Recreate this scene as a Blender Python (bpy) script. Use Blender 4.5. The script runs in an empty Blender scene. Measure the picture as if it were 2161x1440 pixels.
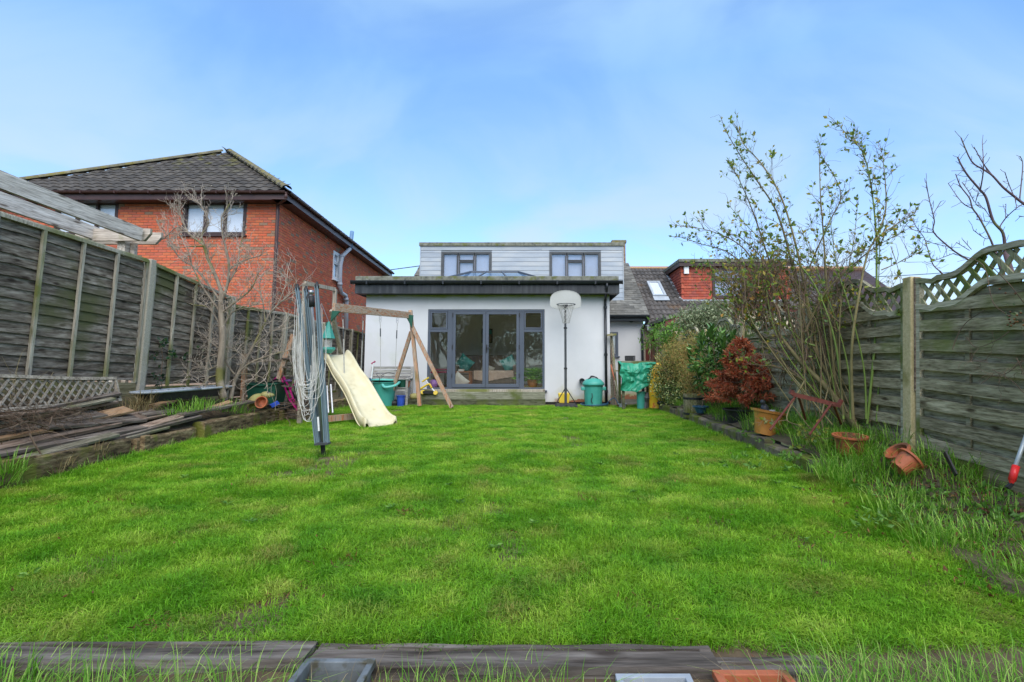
import bpy, math, random
from mathutils import Vector, Matrix, noise as mnoise
R = math.radians
rng = random.Random(7)
scene = bpy.context.scene
COL = scene.collection

# ------------------------------------------------------------ camera, sky, sun, exposure
F_PX, CX, CY = 1080.0, 1140.0, 670.5          # focal length and principal point in photo pixels (2161 x 1440)
PITCH = R(5.0)
CAM_H = 1.15
cam_d = bpy.data.cameras.new('camera')
cam = bpy.data.objects.new('camera', cam_d)
COL.objects.link(cam)
cam_d.sensor_width = 36.0
cam_d.lens = F_PX / 2161.0 * 36.0
cam_d.shift_x = -(CX - 1080.5) / 2161.0
cam_d.shift_y = (CY - 720.0) / 2161.0
cam_d.clip_start = 0.05
cam_d.clip_end = 2000
cam.location = (0, 0, CAM_H)
cam.rotation_euler = (R(90) + PITCH, 0, 0)
scene.camera = cam

SUN_EL, SUN_AZ = 46.0, 172.0                   # from behind the camera, a little to the right
world = bpy.data.worlds.new('World')
scene.world = world
world.use_nodes = True
wn, wl = world.node_tree.nodes, world.node_tree.links
wn.clear()
w_out = wn.new('ShaderNodeOutputWorld')
w_bg = wn.new('ShaderNodeBackground')
w_bg.inputs['Strength'].default_value = 0.12
w_sky = wn.new('ShaderNodeTexSky')
w_sky.sky_type = 'NISHITA'
w_sky.sun_disc = False
w_sky.sun_elevation = R(SUN_EL)
w_sky.sun_rotation = R(SUN_AZ)
w_sky.air_density = 1.0
w_sky.dust_density = 0.6
w_sky.ozone_density = 1.5
w_tc = wn.new('ShaderNodeTexCoord')
w_sep = wn.new('ShaderNodeSeparateXYZ')
wl.new(w_tc.outputs['Generated'], w_sep.inputs[0])
# cloud layer: direction projected on a plane overhead, stretched soft streaks
w_z = wn.new('ShaderNodeMath'); w_z.operation = 'ADD'; w_z.inputs[1].default_value = 0.75
w_za = wn.new('ShaderNodeMath'); w_za.operation = 'MAXIMUM'; w_za.inputs[1].default_value = 0.0
wl.new(w_sep.outputs['Z'], w_za.inputs[0]); wl.new(w_za.outputs[0], w_z.inputs[0])
w_div = wn.new('ShaderNodeVectorMath'); w_div.operation = 'DIVIDE'
w_cmb = wn.new('ShaderNodeCombineXYZ')
for i in range(3): wl.new(w_z.outputs[0], w_cmb.inputs[i])
wl.new(w_tc.outputs['Generated'], w_div.inputs[0]); wl.new(w_cmb.outputs[0], w_div.inputs[1])
w_map = wn.new('ShaderNodeMapping')
w_map.inputs['Rotation'].default_value = (0, 0, R(28))
w_map.inputs['Scale'].default_value = (0.8, 1.25, 1.0)
w_map.inputs['Location'].default_value = (3.1, 1.7, 0)
wl.new(w_div.outputs[0], w_map.inputs[0])
w_no = wn.new('ShaderNodeTexNoise')
w_no.inputs['Scale'].default_value = 3.4
w_no.inputs['Detail'].default_value = 7.0
w_no.inputs['Roughness'].default_value = 0.5
w_no.inputs['Distortion'].default_value = 0.6
wl.new(w_map.outputs[0], w_no.inputs['Vector'])
w_ramp = wn.new('ShaderNodeValToRGB')
w_ramp.color_ramp.elements[0].position = 0.34; w_ramp.color_ramp.elements[0].color = (0.36, 0.36, 0.36, 1)
w_ramp.color_ramp.elements[1].position = 0.66; w_ramp.color_ramp.elements[1].color = (1, 1, 1, 1)
w_ramp.color_ramp.interpolation = 'EASE'
wl.new(w_no.outputs['Fac'], w_ramp.inputs[0])
w_cl = wn.new('ShaderNodeValToRGB')            # colour of the thin cloud: paler low down
w_cl.color_ramp.elements[0].position = 0.0; w_cl.color_ramp.elements[0].color = (4.6, 5.4, 6.0, 1)
w_cl.color_ramp.elements[1].position = 0.5; w_cl.color_ramp.elements[1].color = (1.75, 3.25, 5.4, 1)
_e = w_cl.color_ramp.elements.new(0.95); _e.color = (3.6, 4.5, 5.4, 1)
wl.new(w_sep.outputs['Z'], w_cl.inputs[0])
w_blue = wn.new('ShaderNodeVectorMath'); w_blue.operation = 'MULTIPLY'
w_blue.inputs[1].default_value = (.85, 1.25, 1.7)
wl.new(w_sky.outputs[0], w_blue.inputs[0])
w_mix = wn.new('ShaderNodeMix'); w_mix.data_type = 'RGBA'
wl.new(w_ramp.outputs[0], w_mix.inputs[0])
wl.new(w_blue.outputs[0], w_mix.inputs[6]); wl.new(w_cl.outputs[0], w_mix.inputs[7])
wl.new(w_mix.outputs[2], w_bg.inputs['Color'])
wl.new(w_bg.outputs[0], w_out.inputs[0])

sun_d = bpy.data.lights.new('sun', 'SUN')
sun_d.energy = 2.7
sun_d.angle = R(60)
sun_d.color = (1.0, 0.95, 0.88)
sun = bpy.data.objects.new('sun', sun_d)
COL.objects.link(sun)
_sd = Vector((math.sin(R(SUN_AZ)) * math.cos(R(SUN_EL)), math.cos(R(SUN_AZ)) * math.cos(R(SUN_EL)), math.sin(R(SUN_EL))))
sun.rotation_euler = (-_sd).to_track_quat('-Z', 'Y').to_euler()
sun.location = (0, -5, 15)
vs = scene.view_settings
vs.view_transform = 'Standard'; vs.look = 'None'; vs.gamma = 1.0; vs.use_curve_mapping = False
vs.exposure = 0.68
scene.cycles.max_bounces = 10
scene.cycles.transparent_max_bounces = 16
scene.cycles.use_denoising = True

# ------------------------------------------------------------ measuring helpers (photo pixel + known distance -> world point)
_cs, _sn = math.cos(PITCH), math.sin(PITCH)
def ray(px, py):
    a, b = (px - CX) / F_PX, (CY - py) / F_PX
    return Vector((a, _cs - b * _sn, _sn + b * _cs))
def W(px, py, Y):
    d = ray(px, py); return Vector((0, 0, CAM_H)) + d * (Y / d.y)
def PX(px, py, X):
    d = ray(px, py); return Vector((0, 0, CAM_H)) + d * (X / d.x)
def lawn_z(y):
    k = [(-50, -.3), (1.5, -.14), (2.2, -.1), (4, .0), (6, .08), (9, .07), (13, .05), (60, .0)]
    for (a, za), (b, zb) in zip(k, k[1:]):
        if y <= b:
            t = max(0, (y - a) / (b - a)); return za + (zb - za) * t
    return 0
def G(px, py, dz=0.0):
    d = ray(px, py); Y = 5.0
    for _ in range(40):
        z = lawn_z(Y) + dz
        Y = Y * .5 + .5 * d.y * (z - CAM_H) / d.z
    return Vector((0, 0, CAM_H)) + d * (Y / d.y)

# ------------------------------------------------------------ materials
def _rnd(nt):
    n = nt.nodes
    oi = n.new('ShaderNodeObjectInfo'); ge = n.new('ShaderNodeNewGeometry')
    ad = n.new('ShaderNodeMath'); ad.operation = 'ADD'
    nt.links.new(oi.outputs['Random'], ad.inputs[0]); nt.links.new(ge.outputs['Random Per Island'], ad.inputs[1])
    fr = n.new('ShaderNodeMath'); fr.operation = 'FRACT'; nt.links.new(ad.outputs[0], fr.inputs[0])
    return fr.outputs[0]
def ramp(nt, cols, lo=.3, hi=.7):
    r = nt.nodes.new('ShaderNodeValToRGB'); e = r.color_ramp.elements
    while len(e) < len(cols): e.new(.5)
    for i, c in enumerate(cols):
        e[i].position = lo + (hi - lo) * i / max(1, len(cols) - 1); e[i].color = (*c, 1)
    return r
def mat(name, cols, rough=.75, scale=(1, 1, 1), ns=4, detail=5, bump=0.0, bs=None, rnd=.12, metallic=0, moss=None,
        lo=.3, hi=.7, trans=0, spec=.4, pick=None, coord='Object', coat=0, grain=None):
    """cols: colours mixed by noise; pick: list of colours chosen piece by piece; moss: (colour, threshold, noise scale[, low z, high z])"""
    m = bpy.data.materials.new(name); m.use_nodes = True
    nt = m.node_tree; n, l = nt.nodes, nt.links
    b = n['Principled BSDF']
    tc = n.new('ShaderNodeTexCoord'); rn = _rnd(nt)
    mp = n.new('ShaderNodeMapping'); mp.inputs['Scale'].default_value = scale
    l.new(tc.outputs['Object'], mp.inputs[0])
    off = n.new('ShaderNodeVectorMath'); off.operation = 'ADD'
    sc = n.new('ShaderNodeMath'); sc.operation = 'MULTIPLY'; sc.inputs[1].default_value = 37.0
    l.new(rn, sc.inputs[0]); l.new(mp.outputs[0], off.inputs[0]); l.new(sc.outputs[0], off.inputs[1])
    vec = off.outputs[0]
    no = n.new('ShaderNodeTexNoise'); no.inputs['Scale'].default_value = ns; no.inputs['Detail'].default_value = detail
    no.inputs['Roughness'].default_value = .6
    l.new(vec, no.inputs['Vector'])
    if len(cols) == 1: cols = [cols[0], cols[0]]
    rp = ramp(nt, cols, lo, hi); l.new(no.outputs['Fac'], rp.inputs[0])
    col = rp.outputs[0]
    if grain:
        mg_ = n.new('ShaderNodeMapping'); mg_.inputs['Scale'].default_value = [q * grain for q in scale]; l.new(tc.outputs['Object'], mg_.inputs[0])
        of2 = n.new('ShaderNodeVectorMath'); of2.operation = 'ADD'; l.new(mg_.outputs[0], of2.inputs[0]); l.new(sc.outputs[0], of2.inputs[1])
        ng_ = n.new('ShaderNodeTexNoise'); ng_.inputs['Scale'].default_value = ns; ng_.inputs['Detail'].default_value = 3; l.new(of2.outputs[0], ng_.inputs['Vector'])
        rg_ = ramp(nt, [(.50, .47, .44), (.95, .95, .95), (1.1, 1.1, 1.1)], .32, .6); l.new(ng_.outputs['Fac'], rg_.inputs[0])
        mk = n.new('ShaderNodeMapping'); mk.inputs['Scale'].default_value = [q ** .5 * 2.2 for q in scale]; l.new(tc.outputs['Object'], mk.inputs[0])
        of3 = n.new('ShaderNodeVectorMath'); of3.operation = 'ADD'; l.new(mk.outputs[0], of3.inputs[0]); l.new(sc.outputs[0], of3.inputs[1])
        vo = n.new('ShaderNodeTexVoronoi'); vo.inputs['Scale'].default_value = 1.0; l.new(of3.outputs[0], vo.inputs['Vector'])
        rk_ = ramp(nt, [(.25, .2, .17), (1, 1, 1)], .09, .2); l.new(vo.outputs['Distance'], rk_.inputs[0])
        for q in (rg_, rk_):
            mm = n.new('ShaderNodeMix'); mm.data_type = 'RGBA'; mm.blend_type = 'MULTIPLY'; mm.inputs[0].default_value = .85
            l.new(col, mm.inputs[6]); l.new(q.outputs[0], mm.inputs[7]); col = mm.outputs[2]
    if pick:
        pr = ramp(nt, pick, 0, 1); pr.color_ramp.interpolation = 'CONSTANT'
        for i, e in enumerate(pr.color_ramp.elements): e.position = i / len(pick)
        l.new(rn, pr.inputs[0])
        mx = n.new('ShaderNodeMix'); mx.data_type = 'RGBA'; mx.blend_type = 'MULTIPLY'; mx.inputs[0].default_value = 1
        l.new(pr.outputs[0], mx.inputs[6]); l.new(col, mx.inputs[7]); col = mx.outputs[2]
    if rnd:
        hs = n.new('ShaderNodeHueSaturation')
        mr = n.new('ShaderNodeMapRange'); mr.inputs[3].default_value = 1 - rnd; mr.inputs[4].default_value = 1 + rnd
        l.new(rn, mr.inputs[0]); l.new(mr.outputs[0], hs.inputs['Value']); l.new(col, hs.inputs['Color']); col = hs.outputs[0]
    if moss:
        n2 = n.new('ShaderNodeTexNoise'); n2.inputs['Scale'].default_value = moss[2]; n2.inputs['Detail'].default_value = 6
        gp = n.new('ShaderNodeNewGeometry')
        l.new(gp.outputs['Position'], n2.inputs['Vector'])
        r2 = n.new('ShaderNodeMapRange'); r2.inputs[1].default_value = moss[1]; r2.inputs[2].default_value = moss[1] + .12
        l.new(n2.outputs['Fac'], r2.inputs[0]); fac = r2.outputs[0]
        if len(moss) > 3:
            sp = n.new('ShaderNodeSeparateXYZ'); l.new(gp.outputs['Position'], sp.inputs[0])
            r3 = n.new('ShaderNodeMapRange'); r3.inputs[1].default_value = moss[3]; r3.inputs[2].default_value = moss[4]
            l.new(sp.outputs['Z'], r3.inputs[0])
            mu = n.new('ShaderNodeMath'); mu.operation = 'MULTIPLY'; l.new(fac, mu.inputs[0]); l.new(r3.outputs[0], mu.inputs[1]); fac = mu.outputs[0]
        mx = n.new('ShaderNodeMix'); mx.data_type = 'RGBA'; l.new(fac, mx.inputs[0]); l.new(col, mx.inputs[6])
        mx.inputs[7].default_value = (*moss[0], 1); col = mx.outputs[2]
    l.new(col, b.inputs['Base Color'])
    b.inputs['Roughness'].default_value = rough; b.inputs['Metallic'].default_value = metallic
    b.inputs['Specular IOR Level'].default_value = spec
    if coat: b.inputs['Coat Weight'].default_value = coat
    if bump:
        nb = n.new('ShaderNodeTexNoise'); nb.inputs['Scale'].default_value = bs or ns * 3; nb.inputs['Detail'].default_value = 4
        l.new(vec, nb.inputs['Vector'])
        bp = n.new('ShaderNodeBump'); bp.inputs['Strength'].default_value = min(1, bump); bp.inputs['Distance'].default_value = .01
        l.new(nb.outputs['Fac'], bp.inputs['Height']); l.new(bp.outputs[0], b.inputs['Normal'])
    if trans:
        tr = n.new('ShaderNodeBsdfTranslucent'); l.new(col, tr.inputs['Color'])
        ms = n.new('ShaderNodeMixShader'); ms.inputs[0].default_value = trans
        l.new(b.outputs[0], ms.inputs[1]); l.new(tr.outputs[0], ms.inputs[2])
        l.new(ms.outputs[0], n['Material Output'].inputs[0])
    return m
def glass_mat(name, refl=.1, tint=(.8, .85, .85)):
    m = bpy.data.materials.new(name); m.use_nodes = True
    nt = m.node_tree; n, l = nt.nodes, nt.links; n.clear()
    o = n.new('ShaderNodeOutputMaterial'); t = n.new('ShaderNodeBsdfTransparent'); t.inputs[0].default_value = (*tint, 1)
    g = n.new('ShaderNodeBsdfGlossy'); g.inputs['Roughness'].default_value = 0.015
    no = n.new('ShaderNodeTexNoise'); no.inputs['Scale'].default_value = 1.6; tc = n.new('ShaderNodeTexCoord')
    l.new(tc.outputs['Object'], no.inputs['Vector'])
    bp = n.new('ShaderNodeBump'); bp.inputs['Strength'].default_value = .12; bp.inputs['Distance'].default_value = .02
    l.new(no.outputs['Fac'], bp.inputs['Height']); l.new(bp.outputs[0], g.inputs['Normal'])
    lf_ = n.new('ShaderNodeLayerWeight'); lf_.inputs[0].default_value = .5
    lw = n.new('ShaderNodeMath'); lw.operation = 'POWER'; lw.inputs[1].default_value = 5.0; l.new(lf_.outputs['Facing'], lw.inputs[0])
    mr = n.new('ShaderNodeMapRange'); mr.inputs[3].default_value = refl; mr.inputs[4].default_value = 1
    l.new(lw.outputs[0], mr.inputs[0])
    ms = n.new('ShaderNodeMixShader'); l.new(mr.outputs[0], ms.inputs[0]); l.new(t.outputs[0], ms.inputs[1]); l.new(g.outputs[0], ms.inputs[2])
    l.new(ms.outputs[0], o.inputs[0])
    return m
GX, GY, GZ = (1.2, 22, 22), (22, 1.2, 22), (22, 22, 1.2)     # grain along x / y / z
def wood(name, cols, g, rough=.85, moss=None, rnd=.2, bump=.5, ns=1.6, lo=.32, hi=.68):
    cols = [tuple(min(.9, q * 1.18) for q in c) for c in cols]
    return mat(name, cols, rough, scale=g, ns=ns, detail=8, bump=bump, bs=3.0, grain=3.5, moss=moss, rnd=rnd, spec=.2, lo=lo, hi=hi)
green_algae = (.085, .11, .025)
m = {}
m['fence_l'] = wood('weathered_lap_board', [(.055, .042, .032), (.14, .115, .09), (.27, .235, .195)], (9, 2.2, 15), moss=((.10, .10, .045), .56, 1.2), rnd=.22)
m['batten_l'] = wood('weathered_batten', [(.22, .195, .15), (.42, .38, .31)], GZ, moss=((.17, .18, .06), .5, 1.0))
m['fence_r'] = wood('weathered_slat', [(.10, .085, .048), (.23, .20, .125), (.37, .325, .22)], (14, 2.2, 18), moss=((.16, .18, .05), .57, 1.4))
m['trellis_r'] = wood('mossy_trellis_wood', [(.16, .155, .075), (.33, .31, .19)], GZ, moss=((.11, .14, .03), .5, 3.0))
m['cap_r'] = wood('grey_capping_wood', [(.22, .20, .13), (.42, .385, .28)], GY, moss=((.14, .16, .04), .52, 2.0))
m['trellis_l'] = wood('bleached_trellis', [(.17, .14, .11), (.36, .31, .25)], (9, 9, 9))
m['pergola'] = wood('pale_pergola_timber', [(.27, .235, .20), (.50, .45, .39), (.60, .55, .49)], GY, moss=((.2, .2, .07), .66, 1.5))
m['pergola_x'] = wood('pale_pergola_timber_cross', [(.30, .25, .2), (.55, .49, .42)], GX, moss=((.18, .19, .05), .6, 2.5))
m['plank_dark'] = wood('dark_wet_plank', [(.045, .034, .027), (.12, .095, .078), (.22, .19, .155)], GY, moss=((.10, .10, .03), .58, 2.0))
m['plank_brown'] = wood('brown_plank', [(.10, .065, .045), (.22, .155, .115), (.33, .26, .2)], GY)
m['plank_orange'] = wood('split_orange_plank', [(.16, .085, .04), (.36, .22, .12), (.24, .17, .12)], GY)
m['plank_grey'] = wood('grey_green_plank', [(.11, .10, .065), (.29, .26, .19)], GY, moss=((.13, .14, .04), .55, 2.0))
m['sleeper_l'] = wood('rotting_sleeper', [(.03, .022, .014), (.16, .11, .06), (.30, .23, .13)], (7, 3.0, 14), moss=((.15, .15, .03), .50, 4.0), bump=1)
m['sleeper_f'] = wood('old_railway_sleeper', [(.04, .033, .026), (.115, .095, .08), (.21, .185, .16)], (.9, 9, 12), bump=1.0, rnd=.1, moss=((.07, .075, .03), .66, 4))
m['edging'] = mat('mossy_edging_block', [(.05, .04, .03), (.16, .13, .09), (.25, .21, .13)], .95, ns=6, bump=1, moss=((.13, .15, .02), .45, 4), rnd=.2)
m['concrete'] = mat('aggregate_concrete', [(.33, .30, .235), (.50, .46, .375)], .95, ns=60, bump=.6, rnd=.04, moss=((.30, .28, .16), .55, 2.5))
m['concrete_moss'] = mat('lichened_concrete', [(.42, .34, .17), (.60, .50, .29)], .95, ns=50, bump=.8, rnd=.04, moss=((.30, .26, .10), .55, 4))
m['gravel_board'] = wood('gravel_board', [(.14, .12, .06), (.27, .235, .14)], GY, moss=((.13, .14, .03), .5, 2))
m['frame_wood'] = wood('stained_play_timber', [(.34, .12, .045), (.38, .21, .12), (.33, .28, .22), (.30, .14, .07)], GZ, moss=((.15, .13, .03), .58, 1.5, 2.4, 0), rnd=.1)
m['frame_beam'] = wood('stained_play_beam', [(.34, .11, .05), (.36, .20, .12), (.36, .31, .24), (.32, .13, .07)], GY, rnd=.05)
m['frame_grey'] = wood('greyed_play_timber', [(.24, .2, .15), (.42, .37, .3)], GZ)
m['bench'] = wood('silvered_bench_wood', [(.24, .23, .21), (.42, .40, .37)], GX)
m['step'] = wood('greenish_step_timber', [(.13, .135, .09), (.27, .27, .2)], GX, moss=((.10, .12, .04), .5, 2))
m['step_low'] = wood('mossy_step_riser', [(.035, .04, .02), (.13, .135, .08)], (2, 9, 12), moss=((.09, .11, .03), .5, 3))
m['render'] = mat('white_render', [(.56, .56, .565), (.62, .62, .625)], .92, ns=1.3, bump=.12, bs=60, rnd=0, moss=((.55, .56, .52), .62, 1.6))
m['anthracite'] = mat('anthracite_frame', [(.072, .088, .115), (.085, .10, .13)], .4, ns=3, rnd=.03)
m['black_pvc'] = mat('black_gutter_plastic', [(.012, .014, .016), (.022, .025, .028)], .3, ns=8, rnd=.05)
m['fascia'] = mat('streaked_black_fascia', [(.018, .02, .023), (.04, .042, .045), (.075, .08, .085)], .38, scale=(9, 9, .8), ns=1.2, rnd=.03, lo=.4, hi=.75)
m['roof_edge'] = mat('grey_roof_edge_trim', [(.07, .075, .06), (.17, .17, .13), (.24, .24, .2)], .85, scale=(4, 4, 3), ns=2.5, moss=((.12, .13, .04), .55, 5), rnd=.05)
m['clad'] = mat('pale_blue_white_cladding', [(.26, .30, .35), (.34, .375, .41), (.42, .43, .43)], .35, scale=(1.2, 3, 3), ns=1.0, rnd=.03, moss=((.45, .46, .36), .68, 2.2))
m['slate'] = mat('grey_slate_tile', [(.085, .08, .07), (.19, .18, .155)], .8, ns=5, bump=.4, moss=((.16, .17, .03), .62, 1.5, 3.3, 2.6), rnd=.3)
m['pantile'] = mat('dark_roof_pantile', [(.036, .030, .025), (.09, .077, .063)], .78, ns=7, bump=.35, moss=((.13, .12, .03), .52, 2.4, 6.6, 8.3), rnd=.28)
m['pantile_n'] = mat('brown_grey_pantile', [(.05, .045, .04), (.115, .10, .09)], .8, ns=7, bump=.35, moss=((.17, .10, .05), .67, 1.0), rnd=.25)
m['hip'] = mat('lichened_hip_tile', [(.09, .085, .06), (.2, .18, .11)], .9, ns=9, bump=.6, moss=((.18, .15, .04), .5, 3), rnd=.2)
m['brick'] = mat('red_brick', [(.8, .8, .8), (1, 1, 1)], .9, ns=20, bump=.4, rnd=.13,
                 pick=[(.61, .165, .075), (.57, .14, .065), (.65, .20, .09), (.53, .135, .075), (.62, .165, .07), (.54, .14, .085), (.61, .13, .06), (.30, .185, .12), (.60, .16, .07), (.52, .13, .075), (.57, .13, .065), (.63, .15, .07)])
m['mortar'] = mat('mortar', [(.27, .18, .135), (.38, .27, .20)], .95, ns=30, rnd=0)
m['hung_tile'] = mat('red_hung_tile', [(.75, .75, .75), (1, 1, 1)], .85, ns=9, bump=.3, rnd=.12, pick=[(.40, .075, .04), (.45, .085, .045), (.37, .08, .05), (.43, .10, .055), (.30, .07, .05)], moss=((.10, .06, .045), .66, 2.2))
m['brown_pvc'] = mat('brown_plastic', [(.055, .024, .021), (.085, .042, .036)], .38, ns=3, rnd=.03)
m['dark_brown'] = mat('dark_brown_frame', [(.035, .018, .016), (.06, .03, .026)], .45, ns=3, rnd=.03)
m['maroon'] = mat('maroon_bargeboard', [(.13, .025, .02), (.19, .045, .035)], .55, ns=3, rnd=.05)
m['grey_pipe'] = mat('grey_soil_pipe', [(.36, .38, .42), (.46, .48, .52)], .4, ns=3, rnd=.02)
m['blue_pipe'] = mat('blue_grey_cap_pipe', [(.10, .19, .33), (.14, .25, .4)], .4, ns=3, rnd=.02)
m['white_pvc'] = mat('white_plastic', [(.72, .72, .72), (.8, .8, .8)], .4, ns=3, rnd=.03)
m['blind'] = mat('pale_blind', [(.78, .80, .80), (.88, .89, .90)], .8, scale=(1, 1, 40), ns=2, rnd=.02)
m['curtain_d'] = mat('lavender_grey_room', [(.33, .355, .42), (.41, .43, .49)], .8, ns=1.5, rnd=.02)
m['cream'] = mat('cream_render', [(.62, .50, .36), (.70, .58, .43)], .9, ns=2, rnd=0)
m['brickred'] = mat('flat_red_brickwork', [(.36, .08, .045), (.44, .12, .07)], .85, ns=10, rnd=.05)
m['glass'] = glass_mat('window_glass', .07, (.97, .98, .97))
m['glass_up'] = glass_mat('upper_window_glass', .10, (.97, .98, 1))
m['lantern_glass'] = glass_mat('lantern_glass', .2, (.9, .94, .96))
m['sofa'] = mat('brown_sofa_fabric', [(.14, .11, .085), (.19, .15, .12)], .95, ns=14, bump=.3, rnd=.03)
m['throw'] = mat('beige_throw', [(.46, .34, .26), (.58, .45, .35)], .95, ns=8, bump=.4, rnd=.02)
m['teal_cloth'] = mat('teal_cushion', [(.05, .30, .28), (.12, .42, .38)], .9, ns=6, rnd=.1)
m['cream_cloth'] = mat('cream_cushion', [(.5, .48, .42), (.6, .58, .5)], .9, ns=6, rnd=.1)
m['room_wall'] = mat('room_wall', [(.80, .82, .76), (.84, .86, .80)], .9, ns=1, rnd=0)
m['room_floor'] = mat('room_floor', [(.34, .2, .12), (.42, .27, .17)], .5, scale=GX, ns=2, rnd=0)
m['table_wood'] = mat('orange_table_wood', [(.22, .07, .025), (.3, .11, .04)], .45, ns=5, rnd=.03)
m['pink'] = mat('pink_plastic', [(.75, .02, .30), (.85, .03, .36)], .3, ns=3, rnd=.03)
m['magenta'] = mat('magenta_chair', [(.30, .03, .09), (.40, .05, .13)], .6, ns=3, rnd=.05)
m['purple'] = mat('lilac_plastic', [(.28, .12, .38), (.38, .2, .5)], .4, ns=3, rnd=.05)
m['black'] = mat('black_rubber', [(.012, .012, .013), (.025, .025, .026)], .6, ns=6, rnd=.05)
m['dark_metal'] = mat('dark_grey_metal', [(.045, .05, .055), (.075, .08, .085)], .45, ns=6, rnd=.05)
m['steel'] = mat('dull_steel', [(.34, .35, .36), (.46, .47, .48)], .38, ns=8, rnd=.05, metallic=.7)
m['airer'] = mat('grey_blue_painted_arm', [(.13, .19, .225), (.20, .265, .30)], .45, scale=(3, 3, 1), ns=4, rnd=.06, moss=((.22, .26, .26), .62, 9))
m['cord'] = mat('white_washing_line', [(.55, .53, .48), (.72, .70, .66)], .7, ns=5, rnd=.08)
m['slide'] = mat('cream_slide_plastic', [(.48, .41, .24), (.62, .55, .35), (.66, .60, .41)], .5, ns=3, rnd=0, lo=.25, hi=.6, moss=((.50, .43, .22), .62, 5), spec=.35)
m['rope'] = mat('grey_rope', [(.3, .29, .26), (.5, .48, .44)], .9, ns=30, rnd=.1)
m['teal_pl'] = mat('faded_teal_plastic', [(.045, .30, .24), (.075, .38, .31)], .45, ns=3, rnd=.04)
m['teal_lt'] = mat('pale_teal_plastic', [(.09, .42, .36), (.15, .52, .45)], .4, ns=3, rnd=.04)
m['green_pl'] = mat('dark_green_plastic', [(.01, .07, .045), (.02, .11, .07)], .45, ns=3, rnd=.04)
m['tarp'] = mat('green_tarpaulin', [(.012, .17, .095), (.03, .29, .17), (.05, .36, .22)], .35, ns=7, bump=1, bs=10, rnd=0)
m['sack'] = mat('yellow_sack', [(.68, .38, .015), (.78, .50, .03)], .4, ns=5, bump=.6, bs=8, rnd=0, moss=((.62, .07, .02), .55, 11))
m['yellow'] = mat('yellow_plastic', [(.66, .45, .03), (.76, .55, .06)], .4, ns=4, rnd=.03)
m['board_w'] = mat('offwhite_backboard', [(.38, .38, .35), (.44, .44, .41)], .55, ns=3, rnd=0)
m['terra'] = mat('terracotta_plastic', [(.36, .09, .035), (.48, .14, .06)], .6, ns=5, rnd=.08, moss=((.17, .07, .035), .52, 9))
m['terra_glaze'] = mat('orange_glazed_pot', [(.42, .14, .03), (.60, .25, .06)], .35, ns=6, rnd=0, moss=((.26, .18, .05), .58, 8), coat=.3)
m['rust'] = mat('rusty_red_paint', [(.07, .018, .013), (.15, .036, .026), (.07, .03, .018)], .8, ns=18, bump=.4, rnd=.05)
m['red'] = mat('red_plastic', [(.60, .02, .02), (.68, .03, .03)], .35, ns=3, rnd=0)
m['alu'] = mat('grey_alu_tube', [(.33, .37, .38), (.42, .46, .47)], .4, ns=4, rnd=0, metallic=.3)
m['blue'] = mat('blue_plastic', [(.02, .06, .35), (.04, .1, .5)], .4, ns=3, rnd=.05)
m['hose'] = mat('dark_blue_hose', [(.02, .07, .13), (.04, .12, .2)], .5, ns=8, rnd=.1)
m['galv'] = mat('galvanised_zinc', [(.10, .11, .11), (.26, .28, .29)], .6, ns=7, rnd=.03, metallic=.3, moss=((.10, .09, .06), .52, 14))
m['pale_metal'] = mat('pale_grey_planter', [(.30, .33, .36), (.42, .45, .48)], .5, ns=5, rnd=.03)
m['stone'] = mat('mossy_ornament_stone', [(.26, .26, .08), (.44, .37, .16)], .9, ns=7, bump=.6, rnd=.05)
m['white_stone'] = mat('pale_stone', [(.45, .42, .36), (.6, .57, .5)], .85, ns=5, rnd=.05)
m['soil'] = mat('bare_soil', [(.07, .048, .028), (.15, .105, .06)], .98, ns=4, bump=1, rnd=0)
m['bed'] = mat('weedy_soil', [(.035, .024, .014), (.10, .075, .045), (.05, .07, .018)], .98, ns=5, bump=1, rnd=0)
m['ground'] = mat('rough_ground', [(.03, .045, .012), (.07, .08, .03)], .98, ns=.7, rnd=0)
m['paving'] = mat('mossy_paving', [(.07, .07, .055), (.16, .155, .13)], .9, ns=4, bump=.5, rnd=.15, moss=((.06, .09, .02), .55, 3))
m['bark'] = mat('pale_bark', [(.15, .12, .09), (.30, .25, .19)], .9, scale=(6, 6, 1.5), ns=3, bump=.5, rnd=.12, moss=((.17, .16, .05), .52, 2.5))
m['twig_pale'] = mat('silvery_twig', [(.28, .22, .17), (.50, .42, .34)], .85, ns=6, rnd=.25)
m['twig_purple'] = mat('purplish_bark', [(.07, .045, .055), (.15, .10, .105)], .85, ns=6, rnd=.2, moss=((.16, .17, .06), .6, 3))
m['rose_stem'] = mat('green_brown_stem', [(.08, .075, .025), (.19, .16, .07), (.16, .11, .07)], .8, ns=3, bump=.3, rnd=.3)
m['green_stem'] = mat('bright_green_cane', [(.09, .15, .02), (.15, .21, .04)], .6, ns=4, rnd=.25)
m['brown_twig'] = mat('brown_twig', [(.09, .055, .035), (.2, .14, .095)], .9, ns=4, rnd=.3)
m['bud'] = mat('pale_bud', [(.4, .34, .26), (.5, .44, .33)], .8, ns=4, rnd=.2)
def leaf(name, pick, rough=.45, trans=.3, rnd=.3):
    return mat(name, [(.85, .85, .85), (1, 1, 1)], rough, ns=9, rnd=rnd, pick=pick, trans=trans, spec=.4)
m['leaf_rose'] = leaf('rose_leaf', [(.20, .32, .05), (.27, .38, .06), (.14, .25, .08), (.32, .38, .05), (.42, .33, .06)], .45, .5)
m['leaf_yellow'] = leaf('yellowing_leaf', [(.34, .42, .05), (.45, .36, .05), (.22, .36, .05), (.45, .24, .05)], .45, .45)
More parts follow.
